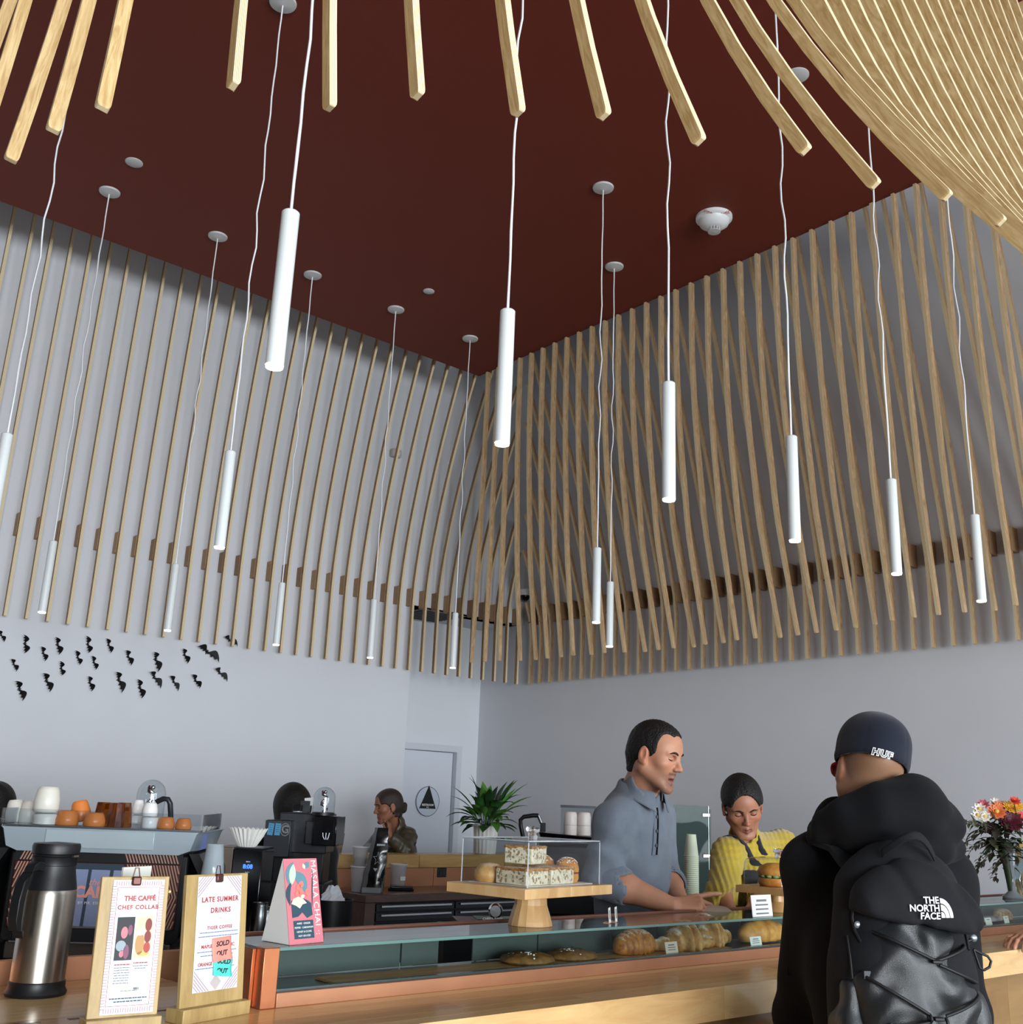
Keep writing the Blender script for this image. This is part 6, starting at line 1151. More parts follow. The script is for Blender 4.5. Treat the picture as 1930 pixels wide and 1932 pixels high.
# ---------------------------------------------------------------- man in grey behind the case
def man():
    G = lambda px, py, D: pD(px, py, D)
    F_ = Fig(G(1240, 1424, 3.50), (.20, -.98, 0), roll=-2, pitch=-13, hs=.915)
    nb = G(1202, 1502, 3.55); shR = G(1160, 1552, 3.42); shL = G(1236, 1540, 3.70); ch = G(1192, 1580, 3.55); wa = G(1196, 1690, 3.55)
    elR = G(1131, 1655, 3.36); wrR = G(1268, 1710, 3.26); elL = G(1252, 1650, 3.66); wrL = G(1284, 1702, 3.44)
    pel = A3(wa[0], max(wa[1], 2.47), .98); hipL, hipR = pel+A3(.085, .02, -.02), pel+A3(-.085, -.02, -.02)
    t = person('tall man in grey polo shirt working behind the pastry case, looking down', pel[0], pel[1])
    def torso(S_, inf, k=.05):
        S_.cap(nb-A3(0, 0, .035), shR, .066+inf, .060+inf, k=k); S_.cap(nb-A3(0, 0, .035), shL, .066+inf, .060+inf, k=k); ax = (shL-shR); ax /= np.linalg.norm(ax); fz = np.cross(ax, A3(0, 0, 1)); R = np.stack([ax, -fz, A3(0, 0, 1)], 1)
        S_.ell(ch, (.168+inf, .118+inf, .155), k=k, R=R); S_.ell((ch+wa)/2-A3(0, 0, .03), (.152+inf, .118+inf, .15), k=k, R=R); S_.ell(wa-A3(0, 0, .06), (.152+inf, .122+inf, .17), k=k, R=R)
    S_ = SDF(); F_.head(S_, open_=1.0, neck=nb, nose=1.05, jaw=1.03, nr=.058); torso(S_, -.012); S_.ell(pel, (.15, .115, .13), k=.06); legs(S_, hipL, hipR)
    for sh, el, wr in ((shR, elR, wrR), (shL, elL, wrL)):
        S_.cap(sh, el, .050, .042, k=.03); S_.cap(el, el+(wr-el)*.35, .043, .045, k=.02); S_.cap(el+(wr-el)*.35, wr, .045, .027, k=.02)
    hd = (G(1318, 1703, 3.27)-wrR); hand(S_, wrR, hd, (-.2, -.5, .8), side=-1, curls=[(4, 6, 4), (35, 45, 30), (45, 55, 35), (50, 55, 35)], thumb=(38, 25))
    hand(S_, wrL, (.6, -.75, -.22), (.3, -.3, .9), side=1, curl=(25, 35, 25), thumb=(40, 20))
    lo, hi = bounds([pel, shR, shL, elR, F_.h(0, 0, .12), wrR+hd], .15); hc = F_.H[:3, 3]; hm = (wrR+wrL+hd)/2; hx = lambda i: (min(wrR[i], wrL[i])-.06, max((wrR+hd*1.7)[i], wrL[i]+.05)+.07, .0036)
    X, Y, Z = axis(lo[0]-.05, hi[0]+.05, .014, [(hc[0]-.12, hc[0]+.12, .0026), hx(0)]), axis(lo[1]-.05, hi[1]+.05, .014, [(hc[1]-.135, hc[1]+.12, .0026), hx(1)]), axis(ZF+.03, hi[2], .016, [(hc[2]-.15, hi[2], .0026), hx(2)])
    fc = face_color(F_, '#b98468', '#9a5a50', stub='#4a3a33', open_=1)
    sdf_obj('body', S_, M_skin, t, X, Y, Z, color=fc)
    trousers(t, hipL, hipR, 1.06); shoes(t, (hipL, hipR), (.1, -1, 0), M_shoe)
    # hair
    S_ = SDF(); F_.hair(S_, t=.007); S_.ell(F_.h(0, .088, -.01), [.060, .052, .080], k=.006, R=F_.R, sub=True); S_.ell(F_.h(0, .110, .045), [.052, .056, .046], k=.008, R=F_.R, sub=True)
    for sg in (-1, 1): S_.ell(F_.h(sg*.05, .062, .03), [.030, .034, .052], k=.008, R=F_.R, sub=True); S_.ell(F_.h(sg*.088, -.012, -.026), [.026, .028, .044], k=.006, R=F_.R, sub=True); S_.ell(F_.h(sg*.075, .050, -.045), [.035, .042, .05], k=.006, R=F_.R, sub=True)
    S_.plane(F_.h(0, 0, -.085), F_.R@A3(0, .0, -1))
    a, b = hc-.15, hc+.15; sdf_obj('hair', S_, M_hairk, t, axis(a[0], b[0], .0034, []), axis(a[1], b[1], .0034, []), axis(a[2], b[2], .0034, []), disp=lambda P: .0012*np.sin(P[:, 0]*420+5*np.sin(P[:, 2]*60))*np.sin(P[:, 1]*380+P[:, 2]*90))
    F_.brows(t, M_hairk, dz=-.0015, tilt=-.0008, w=.0030); F_.lashes(t, M_hairk)
    # shirt with rolled sleeves
    M_sh = cloth('grey_polo_cloth', '#6d7580', noise_amt=.10)
    S_ = SDF(); torso(S_, .004); S_.cap(nb, F_.h(0, -.03, -.125), .064, .058, k=.03)
    for sh, el in ((shR, elR), (shL, elL)): S_.cap(sh, el, .066, .056, k=.035)
    for el, wr in ((elR, wrR), (elL, wrL)): S_.cap(el, el+(wr-el)*.16, .057, .056, k=.02)
    S_.cap(F_.h(0, .0, -.09), F_.h(0, -.01, .0), .062, .062, k=.008, sub=True)
    S_.plane((0, 0, pel[2]-.02), (0, 0, -1))
    fd = folds(.0042, [(.6, .2, .9, 55, 0), (-.5, .4, .8, 70, 1), (.2, .3, 1, 38, 2)])
    dsp = lambda P: fd(P)*(.35+1.5*smaxpt(P, elR, .12)+1.2*smaxpt(P, shR-A3(0, 0, .06), .12)+.5*smaxpt(P, wa, .2))
    lo, hi = bounds([shR, shL, elR, elL, nb, pel], .12); sdf_obj('shirt', S_, M_sh, t, axis(lo[0]-.04, hi[0]+.04, .0058, []), axis(lo[1]-.05, hi[1]+.05, .0058, []), axis(pel[2]-.06, nb[2]+.10, .0058, []), disp=dsp)
    for el, wr in ((elR, wrR), (elL, wrL)):
        d = (wr-el)/np.linalg.norm(wr-el); S_ = SDF()
        for q in (.02, .045, .068): S_.cap(el+d*q, el+d*(q+.012), .0585, .0575, k=.008)
        S_.cap(el+d*.05, wr, .046, .03, k=.004, sub=True); S_.cap(el+d*.07, el+d*.2, .05, .05, k=.004, sub=True)
        a, b = el-.12, el+.12; sdf_obj('rolled_cuff', S_, M_sh, t, axis(a[0], b[0], .006, []), axis(a[1], b[1], .006, []), axis(a[2], b[2], .006, []), disp=lambda P: fd(P)*.7)
    # collar, placket, buttons
    fr = Vector((F_.R@A3(0, 1, 0))); fr.z = 0; fr = (fr.normalized()*.6+Vector((-.05, -1, 0))*.4).normalized(); rt = fr.cross(Vector((0, 0, 1)))
    cb = Vector(nb*.55+F_.h(0, -.03, -.11)*.45)
    def pt(a, r, dz):      # a = 0 at the back of the neck, +-pi in front
        c = math.cos(a); return cb+rt*(math.sin(a)*r)+fr*(-c*r*1.05)+Vector((0, 0, dz+.022*c-.012))
    rows = []
    for dr, dz in ((0, .0), (.001, .022), (.004, .028), (.010, .022), (.020, -.004), (.024, -.012)):
        rows.append([pt(a, .062+dr+.010*max(0, -math.cos(a)), dz-(.030 if dr > .015 else .0)*max(0, -math.cos(a))**3) for a in [math.radians(-160+320*i/40) for i in range(41)]])
    o = MB().rings(rows, closed=False).build('collar', M_sh, t, world=True, smooth=70); md = o.modifiers.new('s', 'SOLIDIFY'); md.thickness = .003
    T_ = SDF(); torso(T_, .005); pl = []
    def front(u, z):       # march onto the chest surface
        p = A3(*(cb+fr*.35+rt*u)); p[2] = z
        for _ in range(40): p = p-A3(*fr)*max(T_.ev(p[None])[0], 0)*.9
        return Vector(p)
    z0 = nb[2]-.035
    for nm, w_, off, za, zb_, m_ in (('placket', .016, .0022, z0, z0-.15, M_sh), ('placket_opening', .0016, .0052, z0, z0-.15, M_hairk)):
        rg = [[front(-w_, z)+fr*off*.3, front(-w_*.9, z)+fr*off*1.6, front(w_*.9, z)+fr*off*1.6, front(w_, z)+fr*off*.3] for z in [za+(zb_-za)*i/14 for i in range(15)]]
        MB().rings(rg, closed=False).build(nm, m_, t, world=True, smooth=70)
    for k in range(3):
        p = front(.004, z0-.03-.045*k)+fr*.005; MB().lathe([(.0055, 0), (.0055, .002), (.001, .0025)], frame(p, rt, z=fr), n=12).build('button', mat('grey_button', '#4c5058', rough=.4), t, world=True)
    return F_, t, (nb, ch, wa, fr)
MAN = man()
# ---------------------------------------------------------------- woman in the mustard sweater
def woman():
    G = pD; F_ = Fig(G(1401, 1520, 3.90), (-.66, -.75, 0), roll=7, pitch=-27, hs=.885)
    nb = G(1408, 1592, 4.02); shR = G(1374, 1612, 3.90); shL = G(1474, 1596, 4.14); ch = G(1420, 1650, 4.02); wa = G(1424, 1740, 4.10)
    elR = G(1362, 1694, 3.72); wrR = G(1388, 1742, 3.56); elL = G(1478, 1680, 3.92); wrL = G(1424, 1700, 3.72)
    pel = A3(wa[0]+.08, wa[1]+.08, .95); hips = (pel+A3(-.08, .05, 0), pel+A3(.08, -.05, 0))
    t = person('woman in mustard ribbed turtleneck and black apron, looking down behind the case', pel[0], pel[1])
    ax = (shL-shR); ax[2] = 0; ax /= np.linalg.norm(ax); fz = np.array([ax[1], -ax[0], 0])*1.0; R = np.stack([ax, fz, A3(0, 0, 1)], 1); f_out = fz if fz@A3(-.66, -.75, 0) > 0 else -fz
    def torso(S_, inf, k=.045):
        S_.cap(nb-A3(0, 0, .02), shR, .046+inf, .052+inf, k=k); S_.cap(nb-A3(0, 0, .02), shL, .046+inf, .052+inf, k=k)
        S_.ell(ch, (.140+inf, .105+inf, .14), k=k, R=R); S_.ell((ch+wa)/2-A3(0, 0, .05), (.125+inf, .098+inf, .15), k=k, R=R); S_.ell(wa-A3(0, 0, .08), (.14+inf, .105+inf, .16), k=k, R=R)
        for sg in (-1, 1): S_.ell(ch+ax*.062*sg+f_out*.065-A3(0, 0, .005), (.058+inf, .055+inf, .055+inf), k=.03)
    S_ = SDF(); F_.head(S_, open_=.15, neck=nb, nose=.92, jaw=.93, nr=.045, fem=True); torso(S_, -.012); S_.ell(pel, (.14, .11, .13), k=.06); legs(S_, *hips, r=.08)
    for sh, el, wr in ((shR, elR, wrR), (shL, elL, wrL)): S_.cap(sh, el, .040, .034, k=.03); S_.cap(el, wr, .035, .022, k=.02)
    hand(S_, wrR, (.3, -.75, -.45), (-.3, -.4, .85), side=-1, curl=(25, 35, 25), thumb=(35, 20), sc=.9); hand(S_, wrL, (-.5, -.75, -.35), (0, -.4, .9), side=1, curl=(25, 35, 25), thumb=(35, 20), sc=.9)
    lo, hi = bounds([pel, shR, shL, elR, wrR, wrL, elL, F_.h(0, 0, .12)], .17); hc = F_.H[:3, 3]; hr = lambda i: (min(wrR[i], wrL[i])-.12, max(wrR[i], wrL[i])+.12, .0055)
    sdf_obj('body', S_, M_skin, t, axis(lo[0], hi[0], .014, [(hc[0]-.12, hc[0]+.12, .0025), hr(0)]), axis(lo[1], hi[1], .014, [(hc[1]-.13, hc[1]+.12, .0025), hr(1)]), axis(ZF+.03, hi[2], .016, [(hc[2]-.14, hi[2], .0025), hr(2)]), color=face_color(F_, '#9c6a52', '#7d4a46'))
    S_ = SDF(); F_.hair(S_, t=.010); S_.ell(F_.h(0, -.112, .02), .040, k=.012); S_.ell(F_.h(0, .095, -.012), [.061, .055, .085], k=.008, R=F_.R, sub=True); S_.ell(F_.h(0, .112, .040), [.045, .050, .048], k=.010, R=F_.R, sub=True)
    for sg in (-1, 1): S_.ell(F_.h(sg*.088, -.010, -.020), [.026, .030, .040], k=.006, R=F_.R, sub=True); S_.ell(F_.h(sg*.070, .055, -.040), [.030, .045, .06], k=.008, R=F_.R, sub=True)
    S_.cap(F_.h(0, .092, .088), F_.h(0, -.02, .142), .0022, .0015, k=.004, sub=True); S_.plane(F_.h(0, 0, -.080), F_.R@A3(0, 0, -1))
    a, b = hc-.17, hc+.17; sdf_obj('hair', S_, M_hairk, t, axis(a[0], b[0], .0034, []), axis(a[1], b[1], .0034, []), axis(a[2], b[2], .0034, []), disp=lambda P: .0010*np.sin(P[:, 0]*500+7*np.sin(P[:, 2]*40)))
    F_.brows(t, M_hairk, dz=-.003, tilt=-.0012, w=.0024); F_.lashes(t, M_hairk)
    M_must = cloth('mustard_knit', '#ab922c', rough=.9, bump=.3, scale=300, sheen=.35)
    S_ = SDF(); torso(S_, .008)
    for sh, el, wr in ((shR, elR, wrR), (shL, elL, wrL)): S_.cap(sh, el, .058, .058, k=.03); S_.cap(el, wr, .058, .044, k=.03)
    S_.cap(nb-A3(0, 0, .01), nb*.45+F_.h(0, -.025, -.105)*.55, .066, .058, k=.025); S_.cap(F_.h(0, -.02, -.12), F_.h(0, -.0, .0), .051, .056, k=.006, sub=True); S_.plane((0, 0, wa[2]-.16), (0, 0, -1))
    d = (wrR-elR)/np.linalg.norm(wrR-elR); S_.cap(wrR+d*.005, wrR+d*.2, .06, .08, k=.004, sub=True); d = (wrL-elL)/np.linalg.norm(wrL-elL); S_.cap(wrL+d*.005, wrL+d*.2, .06, .08, k=.004, sub=True)
    u = RT[:2]/np.linalg.norm(RT[:2])
    def ribs(P):
        q = (P[:, :2]@u); v = .0030*np.sin(q*2*PI/.021+3*np.sin(P[:, 2]*9)); zz = .0016*np.sin(P[:, 2]*2*PI/.024); up = np.clip((P[:, 2]-shR[2]+.06)/.05, 0, 1); return v*(1-.45*up)+zz*up
    lo, hi = bounds([shR, shL, elR, elL, wrR, wrL, nb, wa], .13); M_s = sdf_obj('sweater', S_, M_must, t, axis(lo[0], hi[0], .0048, []), axis(lo[1], hi[1], .0048, []), axis(wa[2]-.20, hi[2], .0048, []), disp=ribs)
    trousers(t, *hips, 1.03); shoes(t, hips, f_out, M_shoe)
    # black apron: bib and two neck straps lying on the sweater
    M_ap = cloth('black_apron_cloth', '#15151a')
    def band(a, b, w, nm, inf=.0165):
        S2 = SDF(); torso(S2, inf); S2.cap(nb-A3(0, 0, .01), nb*.6+F_.h(0, -.025, -.105)*.4, .068, .066, k=.025); ab = b-a; n = np.cross(ab, f_out); n /= np.linalg.norm(n); S2.plane(a+n*w, n, k=.002); S2.plane(a-n*w, -n, k=.002); S2.plane(b-A3(0, 0, .03), (0, 0, -1), k=.002); S2.plane(a-f_out*.11, -f_out, k=.002)
        lo, hi = bounds([a, b, shR, shL], .13); return sdf_obj(nm, S2, M_ap, t, axis(lo[0], hi[0], .006, []), axis(lo[1], hi[1], .006, []), axis(b[2]-.06, nb[2]+.05, .006, []))
    band(G(1384, 1560, 3.9), G(1418, 1618, 3.9), .0135, 'apron_strap'); band(G(1441, 1553, 3.9), G(1462, 1600, 3.9), .0135, 'apron_strap')
    S2 = SDF(); torso(S2, .016); c_ = G(1440, 1640, 3.95); S2.plane(c_, (0, 0, 1), k=.003); S2.plane(c_-f_out*.02, -f_out, k=.003); S2.plane((0, 0, .80), (0, 0, -1), k=.003); lo, hi = bounds([shR, shL, wa], .14); sdf_obj('apron_bib', S2, M_ap, t, axis(lo[0], hi[0], .009, []), axis(lo[1], hi[1], .009, []), axis(.78, c_[2]+.03, .009, []))
woman()
# ---------------------------------------------------------------- woman in the olive jacket at the far bar
def far_woman():
    G = pD; F_ = Fig(G(731, 1521, 7.40), (-.93, .20, 0), roll=0, pitch=-10, hs=.96); nb = G(748, 1566, 7.45)
    shN = G(768, 1580, 7.36); shF = G(716, 1588, 7.62); ch = G(750, 1605, 7.46); elN = pY(762, 1604, 6.20); wrN = pY(735, 1578, 6.22); elF = G(694, 1608, 7.50); wrF = pY(722, 1606, 6.21)
    pel = A3(ch[0]+.02, ch[1]+.04, .95); hips = (pel+A3(-.05, .08, 0), pel+A3(.05, -.08, 0)); t = person('woman in olive leather jacket with hair bun, chin on hand at the far bar', pel[0], pel[1])
    def torso(S_, inf, k=.05):
        for s_ in (shN, shF): S_.cap(nb-A3(0, 0, .02), s_, .048+inf, .058+inf, k=k)
        R = np.array(frame((0, 0, 0), Vector(shF-shN), z=(0, 0, 1)))[:3, :3]; S_.ell(ch-A3(0, 0, .03), (.155+inf, .12+inf, .16), k=k, R=R); S_.ell((ch+pel)/2, (.145+inf, .115+inf, .22), k=k, R=R)
    S_ = SDF(); F_.head(S_, neck=nb, nose=.95, jaw=.95, nr=.045); torso(S_, -.012); S_.ell(pel, (.14, .13, .13), k=.05); legs(S_, *hips, r=.08)
    S_.cap(shN, elN, .045, .038, k=.03); S_.cap(elN, wrN, .038, .024, k=.02); S_.cap(shF, elF, .045, .038, k=.03); S_.cap(elF, wrF, .038, .026, k=.02)
    hand(S_, wrN, (-.10, .02, 1), (.65, -.75, 0), side=-1, curl=(45, 60, 45), thumb=(30, 20), sc=.92); hand(S_, wrF, (-.6, -.5, -.2), (0, 0, 1), side=1, curl=(20, 25, 20), sc=.9)
    lo, hi = bounds([pel, shN, shF, elN, elF, wrF, F_.h(0, 0, .12)], .17); hc = F_.H[:3, 3]
    sdf_obj('body', S_, M_skin, t, axis(lo[0], hi[0], .016, [(hc[0]-.16, hc[0]+.13, .0040)]), axis(lo[1], hi[1], .016, [(hc[1]-.16, hc[1]+.13, .0040)]), axis(ZF+.03, hi[2], .018, [(hc[2]-.24, hi[2], .0040)]), color=face_color(F_, '#96654c', '#8a4f48'))
    trousers(t, *hips, 1.0); shoes(t, hips, (-.9, -.2, 0), M_shoe)
    S_ = SDF(); F_.hair(S_, t=.008); S_.ell(F_.h(0, .098, -.010), [.062, .055, .083], k=.008, R=F_.R, sub=True); S_.ell(F_.h(0, .112, .045), [.050, .052, .046], k=.010, R=F_.R, sub=True)
    for sg in (-1, 1): S_.ell(F_.h(sg*.09, -.010, -.020), [.026, .030, .040], k=.006, R=F_.R, sub=True); S_.ell(F_.h(sg*.070, .055, -.040), [.030, .045, .06], k=.008, R=F_.R, sub=True)
    S_.plane(F_.h(0, 0, -.085), F_.R@A3(0, 0, -1)); S_.ell(F_.h(0, -.115, -.035), (.036, .030, .034), k=.006); S_.ell(F_.h(.0, -.135, -.015), (.022, .018, .024), k=.006)
    a, b = hc-.20, hc+.20; sdf_obj('hair', S_, M_hairb, t, axis(a[0], b[0], .0048, []), axis(a[1], b[1], .0048, []), axis(a[2], b[2], .0048, []))
    F_.brows(t, M_hairb); F_.lashes(t, M_hairk, dz=-.003); MB().sphere((0, 0, 0), .009, 12, 8, T(*F_.h(-.083, -.012, -.050))).build('earring', mat('earring_dark', '#3a1f14', rough=.15, metal=.5), t, world=True, smooth=80)
    M_ol = cloth('olive_leather', '#4a4232', rough=.38, sheen=0, bump=.1, scale=120, spec=.6); S_ = SDF(); torso(S_, .010)
    S_.cap(shN, elN, .066, .056, k=.03); S_.cap(elN, elN+(wrN-elN)*.72, .058, .044, k=.02); S_.cap(shF, elF, .066, .056, k=.03); S_.cap(elF, elF+(wrF-elF)*.8, .056, .046, k=.02)
    S_.cap(nb-A3(0, 0, .01), nb*.5+F_.h(0, -.03, -.1)*.5, .072, .078, k=.02); S_.cap(F_.h(0, -.02, -.14), F_.h(0, .0, .02), .056, .075, k=.006, sub=True); S_.plane((0, 0, .85), (0, 0, -1))
    lo, hi = bounds([shN, shF, elN, elF, wrF, nb], .14); fd = folds(.006, [(.5, .4, .8, 90, 0), (-.4, .6, .7, 120, 1), (.3, -.5, .9, 60, 2)])
    sdf_obj('jacket', S_, M_ol, t, axis(lo[0], hi[0], .0065, []), axis(lo[1], hi[1], .0065, []), axis(.82, hi[2], .0065, []), disp=lambda P: fd(P)*(.5+smaxpt(P, elN, .16)))
far_woman()
# ---------------------------------------------------------------- two people mostly hidden by the coffee machines
def hidden(label, hx, hy, D, face, hs, long_, m=M_hairk, shirt='#131316', low=1.0):
    F_ = Fig(pD(hx, hy, D), face, pitch=-8, hs=hs); c = F_.H[:3, 3]; nb = F_.h(0, -.03, -.17); f = Vector(face).normalized(); rt = f.cross(Vector((0, 0, 1))); rt = A3(*rt); f = A3(*f)
    shs = [nb+rt*s_*.17-A3(0, 0, .05) for s_ in (-1, 1)]; pel = A3(nb[0], nb[1], .95)-f*.02; hips = (pel+rt*.08, pel-rt*.08); t = person(label, pel[0], pel[1])
    def torso(S_, inf): 
        for s_ in shs: S_.cap(nb-A3(0, 0, .02), s_, .05+inf, .06+inf, k=.05)
        R = np.stack([rt, f, A3(0, 0, 1)], 1); S_.ell(nb-A3(0, 0, .22), (.16+inf, .115+inf, .2), k=.05, R=R); S_.ell((nb+pel)/2-A3(0, 0, .05), (.15+inf, .11+inf, .25), k=.05, R=R)
    S_ = SDF(); F_.head(S_, neck=nb, nr=.05); torso(S_, -.012); S_.ell(pel, (.14, .12, .13), k=.05); legs(S_, *hips, r=.08); arms = []
    for s_, sg in zip(shs, (-1, 1)):
        el = s_+rt*sg*.05-A3(0, 0, .29)+f*.02; wr = el+f*.20+A3(0, 0, -.03); arms.append((s_, el, wr)); S_.cap(s_, el, .045, .038, k=.03); S_.cap(el, wr, .038, .025, k=.02); hand(S_, wr, f, A3(0, 0, 1), side=-sg, curl=(25, 30, 20), sc=.92)
    lo, hi = bounds([pel, *shs, F_.h(0, 0, .12)]+[a[2]+f*.12 for a in arms]+[a[1] for a in arms], .14); sdf_obj('body', S_, M_skin, t, axis(lo[0], hi[0], .016, [(c[0]-.12, c[0]+.12, .005)]), axis(lo[1], hi[1], .016, [(c[1]-.12, c[1]+.12, .005)]), axis(ZF+.03, hi[2], .018, [(c[2]-.15, hi[2], .005)]), color=face_color(F_, '#8f6450', '#7d4a46'))
    trousers(t, *hips, 1.02); shoes(t, hips, f, M_shoe)
    S_ = SDF(); F_.hair(S_, t=.014); S_.ell(F_.h(0, .105, -.012), [.060, .055, .085], k=.008, R=F_.R, sub=True)
    if long_: S_.cap(F_.h(0, -.06, .0), F_.h(0, -.085, -.22), .085, .075, k=.04)
    else: S_.ell(F_.h(0, -.09, .05), (.06, .05, .06), k=.02)
    a, b = c-.33, c+.22; sdf_obj('hair', S_, m, t, axis(a[0], b[0], .006, []), axis(a[1], b[1], .006, []), axis(a[2], b[2], .006, []))
    S_ = SDF(); torso(S_, .008); S_.plane((0, 0, .9), (0, 0, -1))
    for s_, el, wr in arms: S_.cap(s_, el, .062, .052, k=.03); S_.cap(el, el+(wr-el)*.85, .052, .04, k=.02)
    sdf_obj('top', S_, cloth('dark_top_'+shirt[1:], shirt), t, axis(lo[0], hi[0], .010, []), axis(lo[1], hi[1], .010, []), axis(.87, nb[2]+.05, .010, [])); F_.brows(t, m); F_.lashes(t, m); return F_, t
Fh_, th_ = hidden('person with long black hair mostly hidden behind the black grinder', 549, 1526, 5.1, (.35, .9, 0), .95, True)
hidden('person with dark hair at the left edge behind the espresso machine', -10, 1528, 4.75, (.45, .85, 0), .95, False)
# ---------------------------------------------------------------- customer seen from behind, with cap, hoodie and backpack
def march(S_, P, d, n=48):
    P = np.array(P, float); d = np.array(d, float)
    P0 = P.copy()
    for _ in range(n): P = P+d*np.clip(S_.ev(P), -.02, .04)[:, None]*.85
    bad = S_.ev(P) > .006; P[bad] = P0[bad]+d*.22
    return P
def customer():
    G = pD; fdir = Vector((.60, .80, 0)).normalized(); rt = A3(*fdir.cross(Vector((0, 0, 1)))); f = A3(*fdir)
    F_ = Fig(G(1641, 1452, 2.36), (.65, .76, 0), roll=8, pitch=2, hs=.88); c = F_.H[:3, 3]
    nb = G(1655, 1545, 2.36); shL = G(1543, 1640, 2.36); shR = G(1772, 1662, 2.36); elL = G(1520, 1925, 2.40); elR = G(1808, 1930, 2.36)
    pel = A3(nb[0], nb[1], .93); pel[:2] -= f[:2]*.03; hips = (pel-rt*.09, pel+rt*.09); wrL = elL+f*.22+A3(0, 0, -.06)+rt*.06; wrR = elR+f*.18+A3(0, 0, -.10)-rt*.06
    t = person('customer seen from behind in black hoodie with navy and red cap', pel[0], pel[1]); R = np.stack([rt, f, A3(0, 0, 1)], 1)
    def torso(S_, inf, k=.06):
        for s_ in (shL, shR): S_.cap(nb-A3(0, 0, .03), s_, .066+inf, .062+inf, k=k)
        S_.ell(nb-A3(0, 0, .26), (.155+inf, .120+inf, .22), k=k, R=R); S_.ell((nb+pel)/2-A3(0, 0, .08), (.155+inf, .120+inf, .28), k=k, R=R)
    S_ = SDF(); F_.head(S_, neck=nb, nr=.060, jaw=1.05); torso(S_, -.015); S_.ell(pel, (.165, .125, .14), k=.06); legs(S_, *hips, r=.09)
    for s_, el, wr, sg in ((shL, elL, wrL, -1), (shR, elR, wrR, 1)): S_.cap(s_, el, .052, .044, k=.03); S_.cap(el, wr, .044, .03, k=.02); hand(S_, wr, f-A3(0, 0, .2), A3(0, 0, 1)+rt*sg*.3, side=-sg, curl=(25, 30, 20))
    lo, hi = bounds([pel, shL, shR, elL, elR, wrL, wrR, F_.h(0, 0, .12)], .17)
    fc = face_color(F_, '#a5785a', '#8c5a50')
    def colr(V):     # close-cropped hair shade on the scalp
        base = fc(V); Hi = np.linalg.inv(F_.H); L_ = (V@Hi[:3, :3].T+Hi[:3, 3])/F_.hs; w = np.clip((L_[:, 2]+.062+.35*np.maximum(L_[:, 1], -.03))/.02, 0, 1)*(L_[:, 1] < .03)*(np.abs(L_[:, 0]) < .0785)*.42; return base*(1-w[:, None])+A3(*lin('#5a4a3c')[:3])*w[:, None]
    sdf_obj('body', S_, M_skin, t, axis(lo[0], hi[0], .016, [(c[0]-.12, c[0]+.12, .0036)]), axis(lo[1], hi[1], .016, [(c[1]-.12, c[1]+.12, .0036)]), axis(ZF+.03, hi[2], .018, [(c[2]-.16, hi[2], .0036)]), color=colr)
    # cap
    M_nav = cloth('navy_cap_cloth', '#0c1222', rough=.8, sheen=.15, bump=.2, scale=700); M_rd = cloth('red_cap_cloth', '#a61f2a', rough=.7, sheen=.1)
    cap_ = SDF(); k = F_.hs; CR = np.array((F_.M @ Rm('X', -9) @ Rm('Y', 7)).to_3x3()); CC = F_.h(0, -.012, .052); cp = lambda x, y, z: CC+CR@A3(x, y, z)*k
    def crown(S_, inf): S_.ell(cp(0, 0, -.005), [(.089+inf)*k, (.109+inf)*k, (.086+inf)*k], R=CR); S_.ell(cp(0, .0, .030), [(.074+inf)*k, (.092+inf)*k, (.060+inf)*k], k=.03, R=CR); S_.ell(cp(0, -.01, -.04), [(.084+inf)*k, (.104+inf)*k, (.06+inf)*k], k=.02, R=CR)
    crown(cap_, 0); cap_.plane(cp(0, 0, -.050), CR@A3(0, -.10, -1)); cap_.ell(cp(0, 0, -.03), [.083*k, .103*k, .09*k], k=.003, R=CR, sub=True)
    a, b = CC-.16, CC+.16; seam = lambda P: .0009*np.exp(-(((np.arctan2(((P-CC)@CR)[:, 0], ((P-CC)@CR)[:, 1])*3/PI+.0) % 1.0-.5)/.03)**2)
    sdf_obj('cap_crown', cap_, M_nav, t, axis(a[0], b[0], .0036, []), axis(a[1], b[1], .0036, []), axis(a[2], b[2], .0036, []), disp=seam)
    br = []
    for j in range(7):
        u = j/6; br.append([cp(math.sin(th)*(.078+.012*math.sin(PI*u)), .092*math.cos(th)+u*.10*max(.15, math.cos(th)), -.050-.016*u*math.cos(th)*0-.022*(math.sin(th)**2)*u) for th in [math.radians(-72+12*i) for i in range(13)]])
    o = MB().rings(br, closed=False).build('cap_brim', M_rd, t, world=True, smooth=60); md = o.modifiers.new('s', 'SOLIDIFY'); md.thickness = .004
    O_ = SDF(); crown(O_, .0005); bp = march(O_, [cp(0, .0, .2)], -(CR@A3(0, 0, 1)))[0]; MB().lathe([(.008, 0), (.0075, .003), (.004, .005), (.0005, .0055)], frame(bp-CR@A3(0, 0, .002), CR@A3(1, 0, 0), z=CR@A3(0, 0, 1)), n=14).build('cap_button', M_rd, t, world=True, smooth=60)
    for an in ():
        q = math.radians(an+30); p0 = cp(.06*math.sin(q), .075*math.cos(q), .045); d = -(p0-cp(0, 0, 0)); d /= np.linalg.norm(d); p = march(O_, [p0-d*.05], d)[0]; MB().tube([p+0.0035*(CR@A3(math.cos(w), 0, math.sin(w)))+d*.0005 for w in [i*PI/6 for i in range(13)]], .0009, 5).build('cap_eyelet', M_nav, t, world=True)
    # embroidered lettering at the back hem and a small side mark
    M_emb = mat('white_thread', '#e9e9e6', rough=.6)
